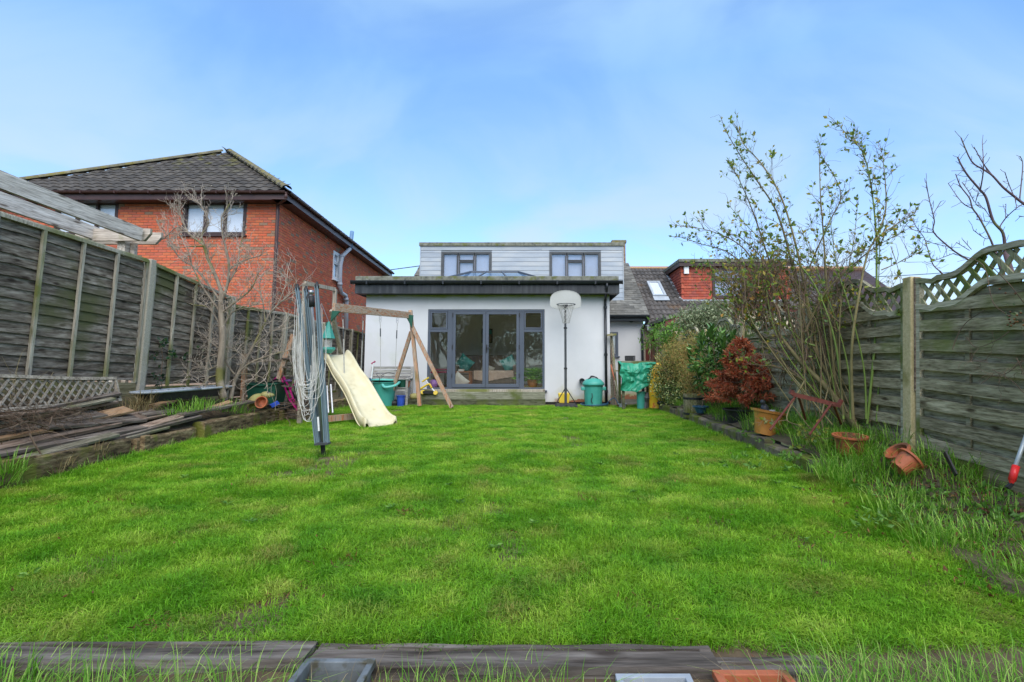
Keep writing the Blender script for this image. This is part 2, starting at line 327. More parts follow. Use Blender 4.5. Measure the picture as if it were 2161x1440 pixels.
m['leaf_dark'] = leaf('dark_glossy_leaf', [(.07, .17, .035), (.12, .25, .05), (.18, .33, .08), (.06, .12, .03)], .22, .12)
m['leaf_holly'] = leaf('variegated_leaf', [(.10, .16, .04), (.14, .23, .05), (.58, .56, .24), (.46, .48, .17), (.08, .14, .04)], .3, .12)
m['leaf_heath'] = leaf('olive_brown_sprig', [(.36, .33, .09), (.45, .34, .10), (.28, .31, .07), (.48, .28, .10), (.25, .25, .08)], .8, .2)
m['leaf_red'] = leaf('dead_red_needles', [(.56, .13, .05), (.62, .19, .08), (.42, .10, .05), (.34, .14, .07)], .8, .2)
m['leaf_grey'] = leaf('grey_green_leaf', [(.18, .23, .10), (.27, .31, .17), (.13, .18, .07), (.34, .37, .22)], .55, .2)
m['leaf_fresh'] = leaf('fresh_green_leaf', [(.15, .32, .04), (.21, .40, .06), (.11, .24, .04)], .45, .35)
m['leaf_ivy'] = leaf('ivy_leaf', [(.015, .05, .015), (.03, .08, .02), (.02, .04, .015)], .3, .1)
m['leaf_tree'] = leaf('olive_tree_leaf', [(.24, .25, .07), (.30, .28, .08), (.18, .2, .06)], .6, .5)
m['palm'] = leaf('palm_leaf', [(.14, .38, .04), (.22, .5, .06), (.32, .58, .09)], .45, .3)
m['grass_long'] = leaf('long_grass', [(.16, .42, .02), (.25, .52, .04), (.12, .30, .02), (.36, .54, .10)], .5, .35)
m['grass_straw'] = leaf('dry_straw', [(.36, .27, .12), (.28, .2, .09), (.42, .33, .17)], .7, .25)
m['litter'] = leaf('brown_litter', [(.20, .08, .03), (.28, .13, .05), (.13, .06, .03)], .8, .1)

# ------------------------------------------------------------ mesh builder
class Frame:
    """flat working plane: origin, u, v, n"""
    def __init__(s, o, u, v=None):
        s.o = Vector(o); s.u = Vector(u).normalized(); v = Vector(v or (0, 0, 1))
        s.n = s.u.cross(v).normalized(); s.v = s.n.cross(s.u).normalized()
    def P(s, a, b, c=0): return s.o + s.u * a + s.v * b + s.n * c
    def M(s, a, b, c=0, rz=0, rx=0):
        m3 = Matrix((s.u, s.v, s.n)).transposed().to_4x4()
        return Matrix.Translation(s.P(a, b, c)) @ m3 @ Matrix.Rotation(rz, 4, 'Z') @ Matrix.Rotation(rx, 4, 'X')
class MB:
    def __init__(s): s.v = []; s.f = []; s.smooth = False
    def hexa(s, c):      # 8 corners: bottom 4 ccw, top 4 ccw
        b = len(s.v); s.v += [Vector(p) for p in c]
        for q in ((3, 2, 1, 0), (4, 5, 6, 7), (0, 1, 5, 4), (1, 2, 6, 5), (2, 3, 7, 6), (3, 0, 4, 7)): s.f.append(tuple(b + i for i in q))
        return s
    def box(s, x0, x1, y0, y1, z0, z1):
        return s.hexa([(x0, y0, z0), (x1, y0, z0), (x1, y1, z0), (x0, y1, z0), (x0, y0, z1), (x1, y0, z1), (x1, y1, z1), (x0, y1, z1)])
    def fbox(s, F, u0, u1, v0, v1, n0, n1):
        return s.hexa([F.P(u0, v0, n0), F.P(u1, v0, n0), F.P(u1, v1, n0), F.P(u0, v1, n0), F.P(u0, v0, n1), F.P(u1, v0, n1), F.P(u1, v1, n1), F.P(u0, v1, n1)])
    def beam(s, p, q, w, h, up=(0, 0, 1), w2=None, h2=None):
        p, q = Vector(p), Vector(q); d = (q - p).normalized(); a = d.cross(Vector(up))
        if a.length < 1e-4: a = d.cross(Vector((1, 0, 0)))
        a.normalize(); b = a.cross(d).normalized(); w2 = w2 or w; h2 = h2 or h
        c = []
        for o, ww, hh in ((p, w, h), (q, w2, h2)):
            c += [o - a * ww / 2 - b * hh / 2, o + a * ww / 2 - b * hh / 2, o + a * ww / 2 + b * hh / 2, o - a * ww / 2 + b * hh / 2]
        return s.hexa(c)
    def tube(s, pts, r, n=6, cap=True):
        pts = [Vector(p) for p in pts]; k = len(pts)
        rs = r if isinstance(r, (list, tuple)) else [r] * k
        t = (pts[1] - pts[0]).normalized(); a = t.orthogonal().normalized(); b0 = len(s.v)
        for i, p in enumerate(pts):
            t = (pts[min(i + 1, k - 1)] - pts[max(i - 1, 0)])
            if t.length < 1e-9: t = Vector((0, 0, 1))
            t.normalize(); a = (a - t * a.dot(t))
            if a.length < 1e-5: a = t.orthogonal()
            a.normalize(); b = t.cross(a)
            for j in range(n):
                an = 2 * math.pi * j / n; s.v.append(p + (a * math.cos(an) + b * math.sin(an)) * rs[i])
        for i in range(k - 1):
            for j in range(n):
                j2 = (j + 1) % n
                s.f.append((b0 + i * n + j, b0 + i * n + j2, b0 + (i + 1) * n + j2, b0 + (i + 1) * n + j))
        if cap and n > 3:
            s.f.append(tuple(b0 + j for j in reversed(range(n)))); s.f.append(tuple(b0 + (k - 1) * n + j for j in range(n)))
        return s
    def lathe(s, prof, c=(0, 0, 0), n=24, sx=1, sy=1, mtx=None):
        b0 = len(s.v); c = Vector(c)
        for r, z in prof:
            for j in range(n):
                a = 2 * math.pi * j / n; p = Vector((math.cos(a) * r * sx, math.sin(a) * r * sy, z))
                s.v.append((mtx @ p if mtx else p) + c)
        for i in range(len(prof) - 1):
            for j in range(n):
                j2 = (j + 1) % n; s.f.append((b0 + i * n + j, b0 + i * n + j2, b0 + (i + 1) * n + j2, b0 + (i + 1) * n + j))
        if prof[0][0] > 1e-4: s.f.append(tuple(b0 + j for j in reversed(range(n))))
        if prof[-1][0] > 1e-4: s.f.append(tuple(b0 + (len(prof) - 1) * n + j for j in range(n)))
        return s
    def quad(s, a, b, c, d):
        k = len(s.v); s.v += [Vector(a), Vector(b), Vector(c), Vector(d)]; s.f.append((k, k + 1, k + 2, k + 3)); return s
    def grid(s, P, closed=False):
        k = len(s.v); r, c = len(P), len(P[0])
        for row in P: s.v += [Vector(p) for p in row]
        for i in range(r - 1):
            for j in range(c - 1):
                s.f.append((k + i * c + j, k + i * c + j + 1, k + (i + 1) * c + j + 1, k + (i + 1) * c + j))
        return s
    def prism(s, poly, F, n0, n1):      # polygon in (u,v) of frame, thickness n0..n1
        k = len(s.v); m_ = len(poly)
        s.v += [F.P(a, b, n0) for a, b in poly] + [F.P(a, b, n1) for a, b in poly]
        s.f.append(tuple(k + i for i in reversed(range(m_)))); s.f.append(tuple(k + m_ + i for i in range(m_)))
        for i in range(m_):
            j = (i + 1) % m_; s.f.append((k + i, k + j, k + m_ + j, k + m_ + i))
        return s
    def strip(s, top, bot, F=None, n0=0, n1=.02):   # curved band: two lists of (u,v), thickness n0..n1
        k = len(s.v); n = len(top)
        for a, b in zip(bot, top): s.v += [F.P(*a, n0), F.P(*b, n0), F.P(*b, n1), F.P(*a, n1)]
        s.f.append((k, k + 1, k + 2, k + 3)); e = k + 4 * (n - 1); s.f.append((e + 3, e + 2, e + 1, e))
        for i in range(n - 1):
            a = k + 4 * i
            for j in range(4):
                j2 = (j + 1) % 4; s.f.append((a + j, a + 4 + j, a + 4 + j2, a + j2))
        return s
    def weld(s, d=.0006):
        s.w = d; return s
    def mesh(s, name, mt, base=None):
        me = bpy.data.meshes.new(name); b = base or Vector((0, 0, 0))
        me.from_pydata([tuple(v - b) for v in s.v], [], s.f); me.materials.append(mt)
        if getattr(s, 'w', 0):
            import bmesh
            bm = bmesh.new(); bm.from_mesh(me); bmesh.ops.remove_doubles(bm, verts=bm.verts, dist=s.w); bm.to_mesh(me); bm.free()
        if s.smooth: me.shade_smooth()
        me.update(); return me
    def build(s, name, mt, parent=None, bevel=0, smooth=False, **kw):
        if smooth: s.smooth = True
        base = root_loc(parent) if parent else Vector(kw.pop('loc', (0, 0, 0)))
        kw.pop('loc', None)
        o = bpy.data.objects.new(name, s.mesh(name, mt, base)); COL.objects.link(o)
        if parent: o.parent = parent
        else: o.location = base
        if bevel:
            md = o.modifiers.new('bevel', 'BEVEL'); md.width = bevel; md.segments = 2; md.limit_method = 'ANGLE'
        for k, v in kw.items(): o['category' if k == 'cat' else k] = v
        return o
def root_loc(o):
    while o.parent: o = o.parent
    return o.location.copy()
def thing(name, label, cat, loc=(0, 0, 0), group=None, **kw):
    o = bpy.data.objects.new(name, None); COL.objects.link(o); o.location = loc; o.empty_display_size = .1
    o['label'] = label; o['category'] = cat
    if group: o['group'] = group
    for k, v in kw.items(): o[k] = v
    return o
def inst(name, me, parent, M):
    o = bpy.data.objects.new(name, me); COL.objects.link(o); o.parent = parent
    o.matrix_basis = Matrix.Translation(-root_loc(parent)) @ M
    return o
def B(*a): return MB().box(*a)
def rnd(a, b): return rng.uniform(a, b)
def lerp(a, b, t): return a + (b - a) * t
def smooth_path(pts, n=6):
    pts = [Vector(p) for p in pts]; out = []
    for i in range(len(pts) - 1):
        p0, p1, p2, p3 = pts[max(i - 1, 0)], pts[i], pts[i + 1], pts[min(i + 2, len(pts) - 1)]
        for k in range(n):
            t = k / n
            out.append(.5 * ((2 * p1) + (p2 - p0) * t + (2 * p0 - 5 * p1 + 4 * p2 - p3) * t * t + (3 * p1 - p0 - 3 * p2 + p3) * t ** 3))
    out.append(pts[-1]); return out
# plant helpers
def rdir(): 
    while True:
        v = Vector((rnd(-1, 1), rnd(-1, 1), rnd(-1, 1)))
        if .05 < v.length < 1: return v.normalized()
def leaf_quad(mb, p, d, size, w=.5, fold=.2, n=None):
    n = n or rdir(); s = d.cross(n)
    if s.length < 1e-3: s = d.orthogonal()
    s = s.normalized() * size * w * .5; up = d.cross(s).normalized() * size * fold * .5
    k = len(mb.v); mb.v += [p, p + d * size * .45 + s + up, p + d * size, p + d * size * .45 - s + up]
    mb.f += [(k, k + 1, k + 2), (k, k + 2, k + 3)]
def branch(mb, p, d, L, r, depth, kink=.25, up=.12, nodes=None, kids=(2, 4), spread=.9, shrink=.6, nseg=4, minr=.0012, sides=4):
    pts = [p.copy()]; rs = [r]
    for i in range(nseg):
        d = (d + rdir() * kink + Vector((0, 0, up))).normalized(); p = p + d * L / nseg
        pts.append(p.copy()); rs.append(max(minr, r * (1 - .65 * (i + 1) / nseg)))
        if nodes is not None and (depth <= 1): nodes.append((p.copy(), d.copy()))
    mb.tube(pts, rs, sides if r > .004 else 3, cap=False)
    if depth > 0:
        for k in range(rng.randint(*kids)):
            i = rng.randint(1, nseg); a = (pts[i] - pts[i - 1]).normalized()
            dd = (a + rdir() * spread).normalized()
            branch(mb, pts[i].copy(), dd, L * shrink * rnd(.7, 1.2), max(minr, rs[i] * .7), depth - 1, kink, up, nodes, kids, spread, shrink, nseg, minr, sides)
def blade(mb, x, y, z, h, w, lean, az, curl=.5):
    dx, dy = math.cos(az), math.sin(az); k = len(mb.v); sx, sy = -dy * w / 2, dx * w / 2
    for t, ww in ((0, 1), (.5, .8), (.85, .45)):
        o = lean * (t ** (1 + curl)) * h; zz = z + h * t * (1 - .35 * lean * t)
        mb.v += [Vector((x + dx * o - sx * ww, y + dy * o - sy * ww, zz)), Vector((x + dx * o + sx * ww, y + dy * o + sy * ww, zz))]
    o = lean * h * 1.15; mb.v.append(Vector((x + dx * o, y + dy * o, z + h * (1 - .45 * lean))))
    mb.f += [(k, k + 1, k + 3, k + 2), (k + 2, k + 3, k + 5, k + 4), (k + 4, k + 5, k + 6)]

# ============================================================ THE SETTING
gr = MB().grid([[(x, y, -.5) for x in (-300, 300)] for y in (-300, 300)]).build('ground', m['ground'], kind='structure')
def nz(x, y, s, o=0): return mnoise.noise(Vector((x * s + o, y * s - o, o)))
LAWN_L, LAWN_R = -4.66, 2.78
def lawn_surf(x, y):
    return lawn_z(y) + .018 * nz(x, y, 1.3) + .008 * nz(x, y, 4, 3) + (.03 * max(0, (x - 1.6)) if y < 5 else 0)
rows = []
ys = [2.02 + .12 * i for i in range(98)]
for y in ys:
    xl, xr = -5.0, (2.75 if y > 4.9 else 4.2)
    rows.append([(lerp(xl, xr, i / 64), y, lawn_surf(lerp(xl, xr, i / 64), y)) for i in range(65)])
lawn = MB().grid(rows).build('lawn', m['soil'], smooth=True, kind='structure')
# lower strip in front of the sleepers and beyond
MB().grid([[(lerp(-8, 8, i / 40), lerp(-2, 2.05, j / 20), -.33 + .03 * nz(i, j, .4)) for i in range(41)] for j in range(21)]).build('soil', m['bed'], smooth=True, kind='structure')
def bedR(x, y):
    t = max(0, min(1, (x - 2.72) / .65))
    base = .13 + .17 * max(0, min(1, (y - 3.5) / 1.5)) + (.0 if y > 3.5 else 0)
    return lawn_z(y) + base * (.55 + .45 * t) + .12 * t + .03 * nz(x, y, 3)
rws = []
for j in range(70):
    y = 2.0 + j * .17
    xl = 2.74 if y > 4.9 else lerp(2.35, 2.74, max(0, min(1, (y - 3) / 1.9)))
    rws.append([(lerp(xl, 3.5, i / 10), y, (lawn_surf(xl, y) - .01 if (i == 0 and y < 4.9) else bedR(lerp(xl, 3.5, i / 10), y))) for i in range(11)])
MB().grid(rws).build('soil_bed_right', m['bed'], smooth=True, kind='structure')
def bedL(x, y):
    t = max(0, min(1, (-4.72 - x) / .8)) ** 1.5
    top = lerp(.72, .36, max(0, min(1, (y - 6.8) / 4.5))) + (.22 * max(0, min(1, (6.8 - y) / 2.0)))
    return lerp(.27, top, t ** .8) + .03 * nz(x, y, 3, 9)
MB().grid([[(lerp(-4.74, -5.7, i / 10), 2.0 + j * .2, bedL(lerp(-4.74, -5.7, i / 10), 2.0 + j * .2)) for i in range(11)] for j in range(62)]).build('soil_bed_left', m['bed'], smooth=True, kind='structure')
B(-5.6, 3.4, 12.75, 20, -.1, .035).build('patio', m['paving'], kind='structure')

# ============================================================ GLAZED OPENINGS
def glazed(parent, F, u0, u1, v0, v1, bars, fm, gm, fw=.05, n0=-.06, n1=.02, sill=None, back=None, name='window', rot=None):
    """frame with openings: bars = list of panes (a0,a1,b0,b1) as fractions; builds window > pane"""
    mb = MB()
    mb.fbox(F, u0, u1, v1 - fw, v1, n0, n1); mb.fbox(F, u0, u1, v0, v0 + fw, n0, n1)
    mb.fbox(F, u0, u0 + fw, v0 + fw, v1 - fw, n0, n1); mb.fbox(F, u1 - fw, u1, v0 + fw, v1 - fw, n0, n1)
    iw, ih = u1 - u0 - 2 * fw, v1 - v0 - 2 * fw
    rects = [(u0 + fw + a * iw, u0 + fw + b * iw, v0 + fw + c * ih, v0 + fw + d * ih) for a, b, c, d in bars]
    for (a, b, c, d) in rects:       # sash frame round each pane
        s = fw * .55
        mb.fbox(F, a, b, c, c + s, n0 + .01, n1 - .008); mb.fbox(F, a, b, d - s, d, n0 + .01, n1 - .008)
        mb.fbox(F, a, a + s, c + s, d - s, n0 + .01, n1 - .008); mb.fbox(F, b - s, b, c + s, d - s, n0 + .01, n1 - .008)
    w = mb.build(name, fm, parent)
    for (a, b, c, d) in rects:
        s = fw * .55
        MB().fbox(F, a + s, b - s, c + s, d - s, n0 + .02, n0 + .032).build('pane', gm, w)
    if sill: MB().fbox(F, u0 - .04, u1 + .04, v0 - .04, v0, n0, n1 + .06).build('sill', sill, w)
    if back: MB().fbox(F, u0 + .01, u1 - .01, v0 + .01, v1 - .01, n0 - .02, n0 - .01).build('blind', back, w)
    return w
def pieces(parent, name, me, mats_spots, mt, limit=300, rest='tiles', near=None):
    """lay the nearest `limit` pieces as objects, the others merged into one stuff part"""
    near = near or Vector((0, 0, CAM_H))
    spots = sorted(mats_spots, key=lambda M: (M.translation - near).length)
    for M in spots[:limit]: inst(name, me, parent, M)
    if len(spots) > limit:
        mb = MB(); vs_ = [v.co.copy() for v in me.vertices]; fs = [tuple(p.vertices) for p in me.polygons]
        for M in spots[limit:]:
            k = len(mb.v); mb.v += [M @ v for v in vs_]; mb.f += [tuple(k + i for i in f) for f in fs]
        mb.build(rest, mt, parent, kind='stuff')
brick_me = MB().box(-.106, .106, -.0305, .0305, -.03, .009).mesh('brick', m['brick'])
def tile_mesh(name, w, L, mt, wave=.03, th=.012, n=8, prof='pan'):
    mb = MB(); P, Q = [], []
    for i in range(n + 1):
        x = -w / 2 + w * i / n; t = i / n
        z = wave * (math.sin(2 * math.pi * t) * .5 + .5) if prof == 'pan' else wave * (abs(math.sin(2 * math.pi * t)) ** .6)
        P.append((x, z))
    for (x0, z0), (x1, z1) in zip(P, P[1:]):
        # slightly lifted at the lower edge
        mb.hexa([(x0, -L / 2, z0 + .012), (x1, -L / 2, z1 + .012), (x1, L / 2, z1 - .012), (x0, L / 2, z0 - .012),
                 (x0, -L / 2, z0 + .012 + th), (x1, -L / 2, z1 + .012 + th), (x1, L / 2, z1 - .012 + th), (x0, L / 2, z0 - .012 + th)])
    # drop the inner faces shared between neighbours
    mb.f = [f for i, f in enumerate(mb.f) if not ((i % 6 == 3 and i // 6 < n - 1) or (i % 6 == 5 and i // 6 > 0))]
    return mb.weld().mesh(name, mt)

# ============================================================ BRICK HOUSE ON THE LEFT
bh = thing('brick_house', 'two-storey red brick house with dark tiled hipped roof behind the left fence', 'house', (-9, 14, -.4))
Yw = 13.7
cw = W(590, 430, Yw); Xc = cw.x
FA = Frame((-15.2, Yw, 0), (1, 0, 0))                      # rear wall, u to the right, n towards the garden
sk = R(3.6)
sd = Vector((-math.sin(sk), math.cos(sk), 0))
FB = Frame((Xc, Yw, 0), sd)                                # side wall going away, n to the right
zs = W(590, 425, Yw).z                                     # soffit level
uC = Xc + 15.2
win = []
for (p0, p1, nb) in ((116, 249, 3), (386, 520, 3)):
    a, b = W(p0, 460, Yw).x + 15.2, W(p1, 460, Yw).x + 15.2
    z0 = W(400, 497, Yw).z
    win.append((a, b, z0, zs - .005))
def wall_holes(mb, F, u0, u1, v0, v1, holes, n0, n1):
    holes = sorted(holes); u = u0
    for (a, b, c, d) in holes:
        if a > u: mb.fbox(F, u, a, v0, v1, n0, n1)
        if c > v0: mb.fbox(F, a, b, v0, c, n0, n1)
        if d < v1: mb.fbox(F, a, b, d, v1, n0, n1)
        u = b
    if u < u1: mb.fbox(F, u, u1, v0, v1, n0, n1)
    return mb
wall_holes(MB(), FA, 0, uC - .01, -.5, zs, win, -.2, -.004).build('wall', m['mortar'], bh)
sideL = 12.2
sw = (4.35, 5.0, W(732, 592, 18.4).z, W(732, 533, 18.4).z)
wall_holes(MB(), FB, .03, sideL, -.5, zs, [sw], -.2, -.004).build('wall', m['mortar'], bh)
sp = []
def lay(F, L, z0, z1, holes, sp, key):
    nrow = int((z1 - z0) / .075)
    for r in range(nrow):
        z = z1 - .04 - r * .075; e = -.1125 * (r % 2)
        while e < L:
            a, b = max(e + .005, 0), min(e + .22, L); e += .225
            for h0, h1, c, d in holes:
                if c < z < d + .05:
                    if h0 < b and a < h0: b = min(b, h0 - .004)
                    elif a < h1 and b > h1: a = max(a, h1 + .004)
                    elif a >= h0 and b <= h1: b = a
            if b - a < .03: continue
            sp.append(F.M((a + b) / 2, z + rnd(-.001, .001), rnd(-.002, .002)) @ Matrix.Diagonal(((b - a) / .215, 1, 1, 1)))
spA = []
FAr = Frame((Xc, Yw, 0), (1, 0, 0))
lay(Frame((Xc - 8.4, Yw, 0), (1, 0, 0)), 8.405, 1.6, zs, [(a - 15.2 - Xc + 8.4, b - 15.2 - Xc + 8.4, c, d) for a, b, c, d in win], spA, 0)
lay(FB, sideL, 1.2, zs, [sw], spA, 1)
pieces(bh, 'brick', brick_me, spA, m['brick'], 300, 'brickwork', near=W(560, 520, 13))
for (a, b, c, d) in win:
    glazed(bh, FA, a, b, c, d, [(0, .333, 0, 1), (.333, .667, 0, 1), (.667, 1, 0, 1)], m['dark_brown'], m['glass_up'], .06, -.07, .012, back=m['blind'], sill=m['dark_brown'])
glazed(bh, FB, *sw, [(0, 1, .0, .62), (0, 1, .64, 1)], m['white_pvc'], m['glass_up'], .07, -.06, .03, back=m['blind'], sill=m['white_pvc'])
# eaves, roof
Ye = 13.32
ER = W(605, 402, Ye); EL = Vector((W(-72, 402, Ye).x, Ye, ER.z)); PK = W(487, 322, 17.6)
MID = (ER.x + EL.x) / 2; PK.x = MID
far = 12.6
ERf = ER + sd * far; RF = PK + sd * (far - 4)
zr = ER.z
rf = MB(); dz = Vector((0, 0, -.05))
for tri in ((EL, ER, PK), ):
    k = len(rf.v); rf.v += [t + dz for t in tri]; rf.f.append((k, k + 1, k + 2))
rf.quad(ER + dz, ERf + dz, RF + dz, PK + dz)
ELf = EL + sd * far
rf.quad(ELf + dz, EL + dz, PK + dz, RF + dz)
rf.build('roof', m['dark_brown'], bh)
slope_v = Vector((0, PK.y - Ye, PK.z - zr)); SL = slope_v.length
FR = Frame((EL.x, Ye, zr), (1, 0, 0), slope_v)
wid = ER.x - EL.x
pan = tile_mesh('roof_tile', .302, .40, m['pantile'], .032, .012)
sp = []
g = .335
for r in range(int(SL / g) + 1):
    v = r * g + .12
    for c in range(int(wid / .3) + 1):
        u = c * .3 + .15
        inset = (v / SL) * wid / 2
        if inset - .08 < u < wid - inset + .08 and v < SL - .1: sp.append(FR.M(u, v, .0 + rnd(-.004, .004), rnd(-.008, .008)))
pieces(bh, 'roof_tile', pan, sp, m['pantile'], 300, 'roof_tiles')
mid_dir = (PK - ER); up2 = mid_dir - sd * mid_dir.dot(sd)
FR2 = Frame(ER, sd, up2); SL2 = up2.length; sp = []
for r in range(int(SL2 / g) + 1):
    v = r * g + .12
    for c in range(int(far / .3)):
        u = c * .3 + .15
        if u > v / SL2 * 4.3 and v < SL2: sp.append(FR2.M(u, v, .0, rnd(-.01, .01)))
mbs = MB(); vs_ = [v.co.copy() for v in pan.vertices]; fs = [tuple(p.vertices) for p in pan.polygons]
for M_ in sp:
    k = len(mbs.v); mbs.v += [M_ @ v for v in vs_]; mbs.f += [tuple(k + i for i in f) for f in fs]
mbs.build('side_roof_tiles', m['pantile'], bh, kind='stuff')
hip_me = MB(); 
hp = []
for j in range(2):
    hp.append([(math.cos(math.pi * i / 8) * (.13 - .02 * j), -.2 + .42 * j, math.sin(math.pi * i / 8) * .10 - .01) for i in range(9)])
hip_me.grid(hp); hip_me.f = [tuple(reversed(f)) for f in hip_me.f]
hip_me = hip_me.mesh('hip_tile', m['hip'])
for (a, b) in ((ER, PK), (EL, PK), (PK, RF)):
    L = (b - a).length; nn = int(L / .38 + .35); d = (b - a).normalized(); x = d.cross(Vector((0, 0, 1))).normalized(); z = x.cross(d)
    for i in range(nn):
        M_ = Matrix((x, d, z)).transposed().to_4x4(); M_.translation = a + d * (.2 + i * .38) + z * .05
        inst('hip_tile', hip_me, bh, M_)
# fascia, soffit and gutter
def eaves(parent, A, Bp, nrm, wallside, gm, fm, over=.36, drop=.2):
    """A..B eave line at gutter; nrm outwards"""
    A, Bp = Vector(A), Vector(Bp); d = (Bp - A).normalized(); L = (Bp - A).length
    F = Frame(A, d); sg = 1 if F.n.dot(Vector(nrm)) > 0 else -1
    if sg < 0: F = Frame(Bp, -d)
    MB().fbox(F, 0, L, -drop - .03, -.06, -.03, -.005).build('fascia', fm, parent)
    MB().fbox(F, 0, L, -drop - .05, -drop - .03, -over, -.006).build('soffit', fm, parent)
    mb = MB(); prof = [(.0 + .055 * math.cos(a) + .055, -.02 + .06 * math.sin(a)) for a in [math.pi + i * math.pi / 6 for i in range(7)]]
    P = [[F.P(u, v - .02, c) for c, v in prof] for u in (0, L)]
    mb.grid(P)
    P2 = [[F.P(u, v - .02, c * .93 + .004) for c, v in prof] for u in (0, L)]
    mb.grid([list(reversed(r)) for r in P2])
    mb.fbox(F, 0, L, -.045, -.035, .104, .116)
    gt = mb.build('gutter', gm, parent)
    for i in range(int(L / .9)):
        MB().fbox(F, .45 + i * .9, .47 + i * .9, -.11, -.033, -.002, .122).build('gutter_bracket', gm, gt)
    return F
eaves(bh, EL, ER + Vector((.0, 0, 0)), (0, -1, 0), None, m['brown_pvc'], m['brown_pvc'], .4)
eaves(bh, ER + Vector((.02, -.02, 0)), ERf, (1, 0, 0), None, m['brown_pvc'], m['brown_pvc'], .4)
# downpipe at the corner, with swan neck
dp = Vector((Xc + .02, Yw - .06, 0))
MB().tube(smooth_path([ER + Vector((-.02, -.0, -.1)), ER + Vector((-.03, .02, -.22)), Vector((dp.x - .02, dp.y, zs - .12)), Vector((dp.x - .03, dp.y, zs - .35)), Vector((dp.x - .03, dp.y, 1.2))], 4), .045, 10).build('downpipe', m['brown_pvc'], bh, smooth=True)
# grey flue with blue cowl on the side wall
def SW(px, py, off=.12):      # a point on (off) the side wall plane
    o = Vector((Xc, Yw, 0)) + FB.n * off; d = ray(px, py); c = Vector((0, 0, CAM_H))
    t = (o - c).dot(FB.n) / d.dot(FB.n); return c + d * t
fl = [SW(738, 525, .3), SW(722, 541), SW(718, 560), SW(717, 604), SW(720, 618), SW(729, 624), SW(731, 634), SW(730, 720)]
fp = MB().tube(fl, .075, 10).build('flue_pipe', m['grey_pipe'], bh, smooth=True)
MB().tube([SW(739, 527, .3), SW(743, 489, .3)], .072, 10).build('flue_top', m['blue_pipe'], fp, smooth=True)
for q in ((722, 541), (717, 600), (730, 632)):
    p = SW(*q); MB().lathe([(.095, -.05), (.095, .05)], p, 10).build('collar', m['grey_pipe'], fp, smooth=True)
MB().fbox(FB, 5.6, 8.6, 2.05, 2.25, 0.01, .5).build('porch_canopy', m['dark_brown'], bh)
MB().fbox(FB, 2.2, 3.0, 1.0, 1.86, -.1, .004).build('dark_window', m['dark_brown'], bh)
MB().tube([FB.P(1.2, 2.15, .06), FB.P(7.9, 2.15, .06)], .02, 6).build('pipe', m['white_pvc'], bh)

# ============================================================ WHITE HOUSE
wh = thing('white_house', 'white rendered house with glazed rear doors and pale boarded dormer in the middle', 'house', (-1, 15, -.4))
YF = 13.5
xL, xR = W(771, 700, YF).x, W(1287, 700, YF).x
zt = W(1000, 621, YF).z
FW = Frame((0, YF, 0), (1, 0, 0))                          # n = -Y, towards the camera
dx0, dx1 = W(902, 740, YF).x, W(1149.5, 740, YF).x
dz0, dz1 = W(1000, 824, YF).z, W(1000, 653, YF).z
# render with algae under the soffit and splash stain near the ground
mr_ = m['render']; nt = mr_.node_tree; n_, l_ = nt.nodes, nt.links
bs_ = n_['Principled BSDF']; src = bs_.inputs['Base Color'].links[0].from_socket
ge = n_.new('ShaderNodeNewGeometry'); sx = n_.new('ShaderNodeSeparateXYZ'); l_.new(ge.outputs['Position'], sx.inputs[0])
def stain(src, col, za, zb, ns, th, xr=None, soft=.18):
    a = n_.new('ShaderNodeMapRange'); a.inputs[1].default_value = za; a.inputs[2].default_value = zb; l_.new(sx.outputs['Z'], a.inputs[0])
    no = n_.new('ShaderNodeTexNoise'); no.inputs['Scale'].default_value = ns; no.inputs['Detail'].default_value = 6; l_.new(ge.outputs['Position'], no.inputs['Vector'])
    ad = n_.new('ShaderNodeMath'); ad.operation = 'ADD'; l_.new(a.outputs[0], ad.inputs[0]); l_.new(no.outputs['Fac'], ad.inputs[1])
    b = n_.new('ShaderNodeMapRange'); b.inputs[1].default_value = th; b.inputs[2].default_value = th + soft; l_.new(ad.outputs[0], b.inputs[0]); fac = b.outputs[0]
    if xr:
        c = n_.new('ShaderNodeMapRange'); c.inputs[1].default_value = xr[0]; c.inputs[2].default_value = xr[1]; l_.new(sx.outputs['X'], c.inputs[0])
        mu = n_.new('ShaderNodeMath'); mu.operation = 'MULTIPLY'; l_.new(fac, mu.inputs[0]); l_.new(c.outputs[0], mu.inputs[1]); fac = mu.outputs[0]
    mx = n_.new('ShaderNodeMix'); mx.data_type = 'RGBA'; l_.new(fac, mx.inputs[0]); l_.new(src, mx.inputs[6]); mx.inputs[7].default_value = (*col, 1)
    return mx.outputs[2]
c_ = stain(src, (.33, .40, .07), zt - .16, zt - .01, 3.0, .95, None, .45)
c_ = stain(c_, (.42, .40, .20), .95, .05, 4.5, 1.0, (.2, .6), .5)
c_ = stain(c_, (.30, .13, .07), .5, .05, 7, 1.22, (.2, .6), .08)
l_.new(c_, bs_.inputs['Base Color'])
wb = MB()
wall_holes(wb, FW, xL, xR, .12, zt, [(dx0, dx1, dz0, dz1)], -.28, 0)
wb.box(xL, xL + .28, YF + .28, 16.2, .12, zt); wb.box(xR - .28, xR, YF + .28, 16.2, .12, zt)
wb.build('wall', m['render'], wh)
B(xL + .01, xR - .01, YF + .03, 16, -.3, .12).build('plinth', m['black'], wh)
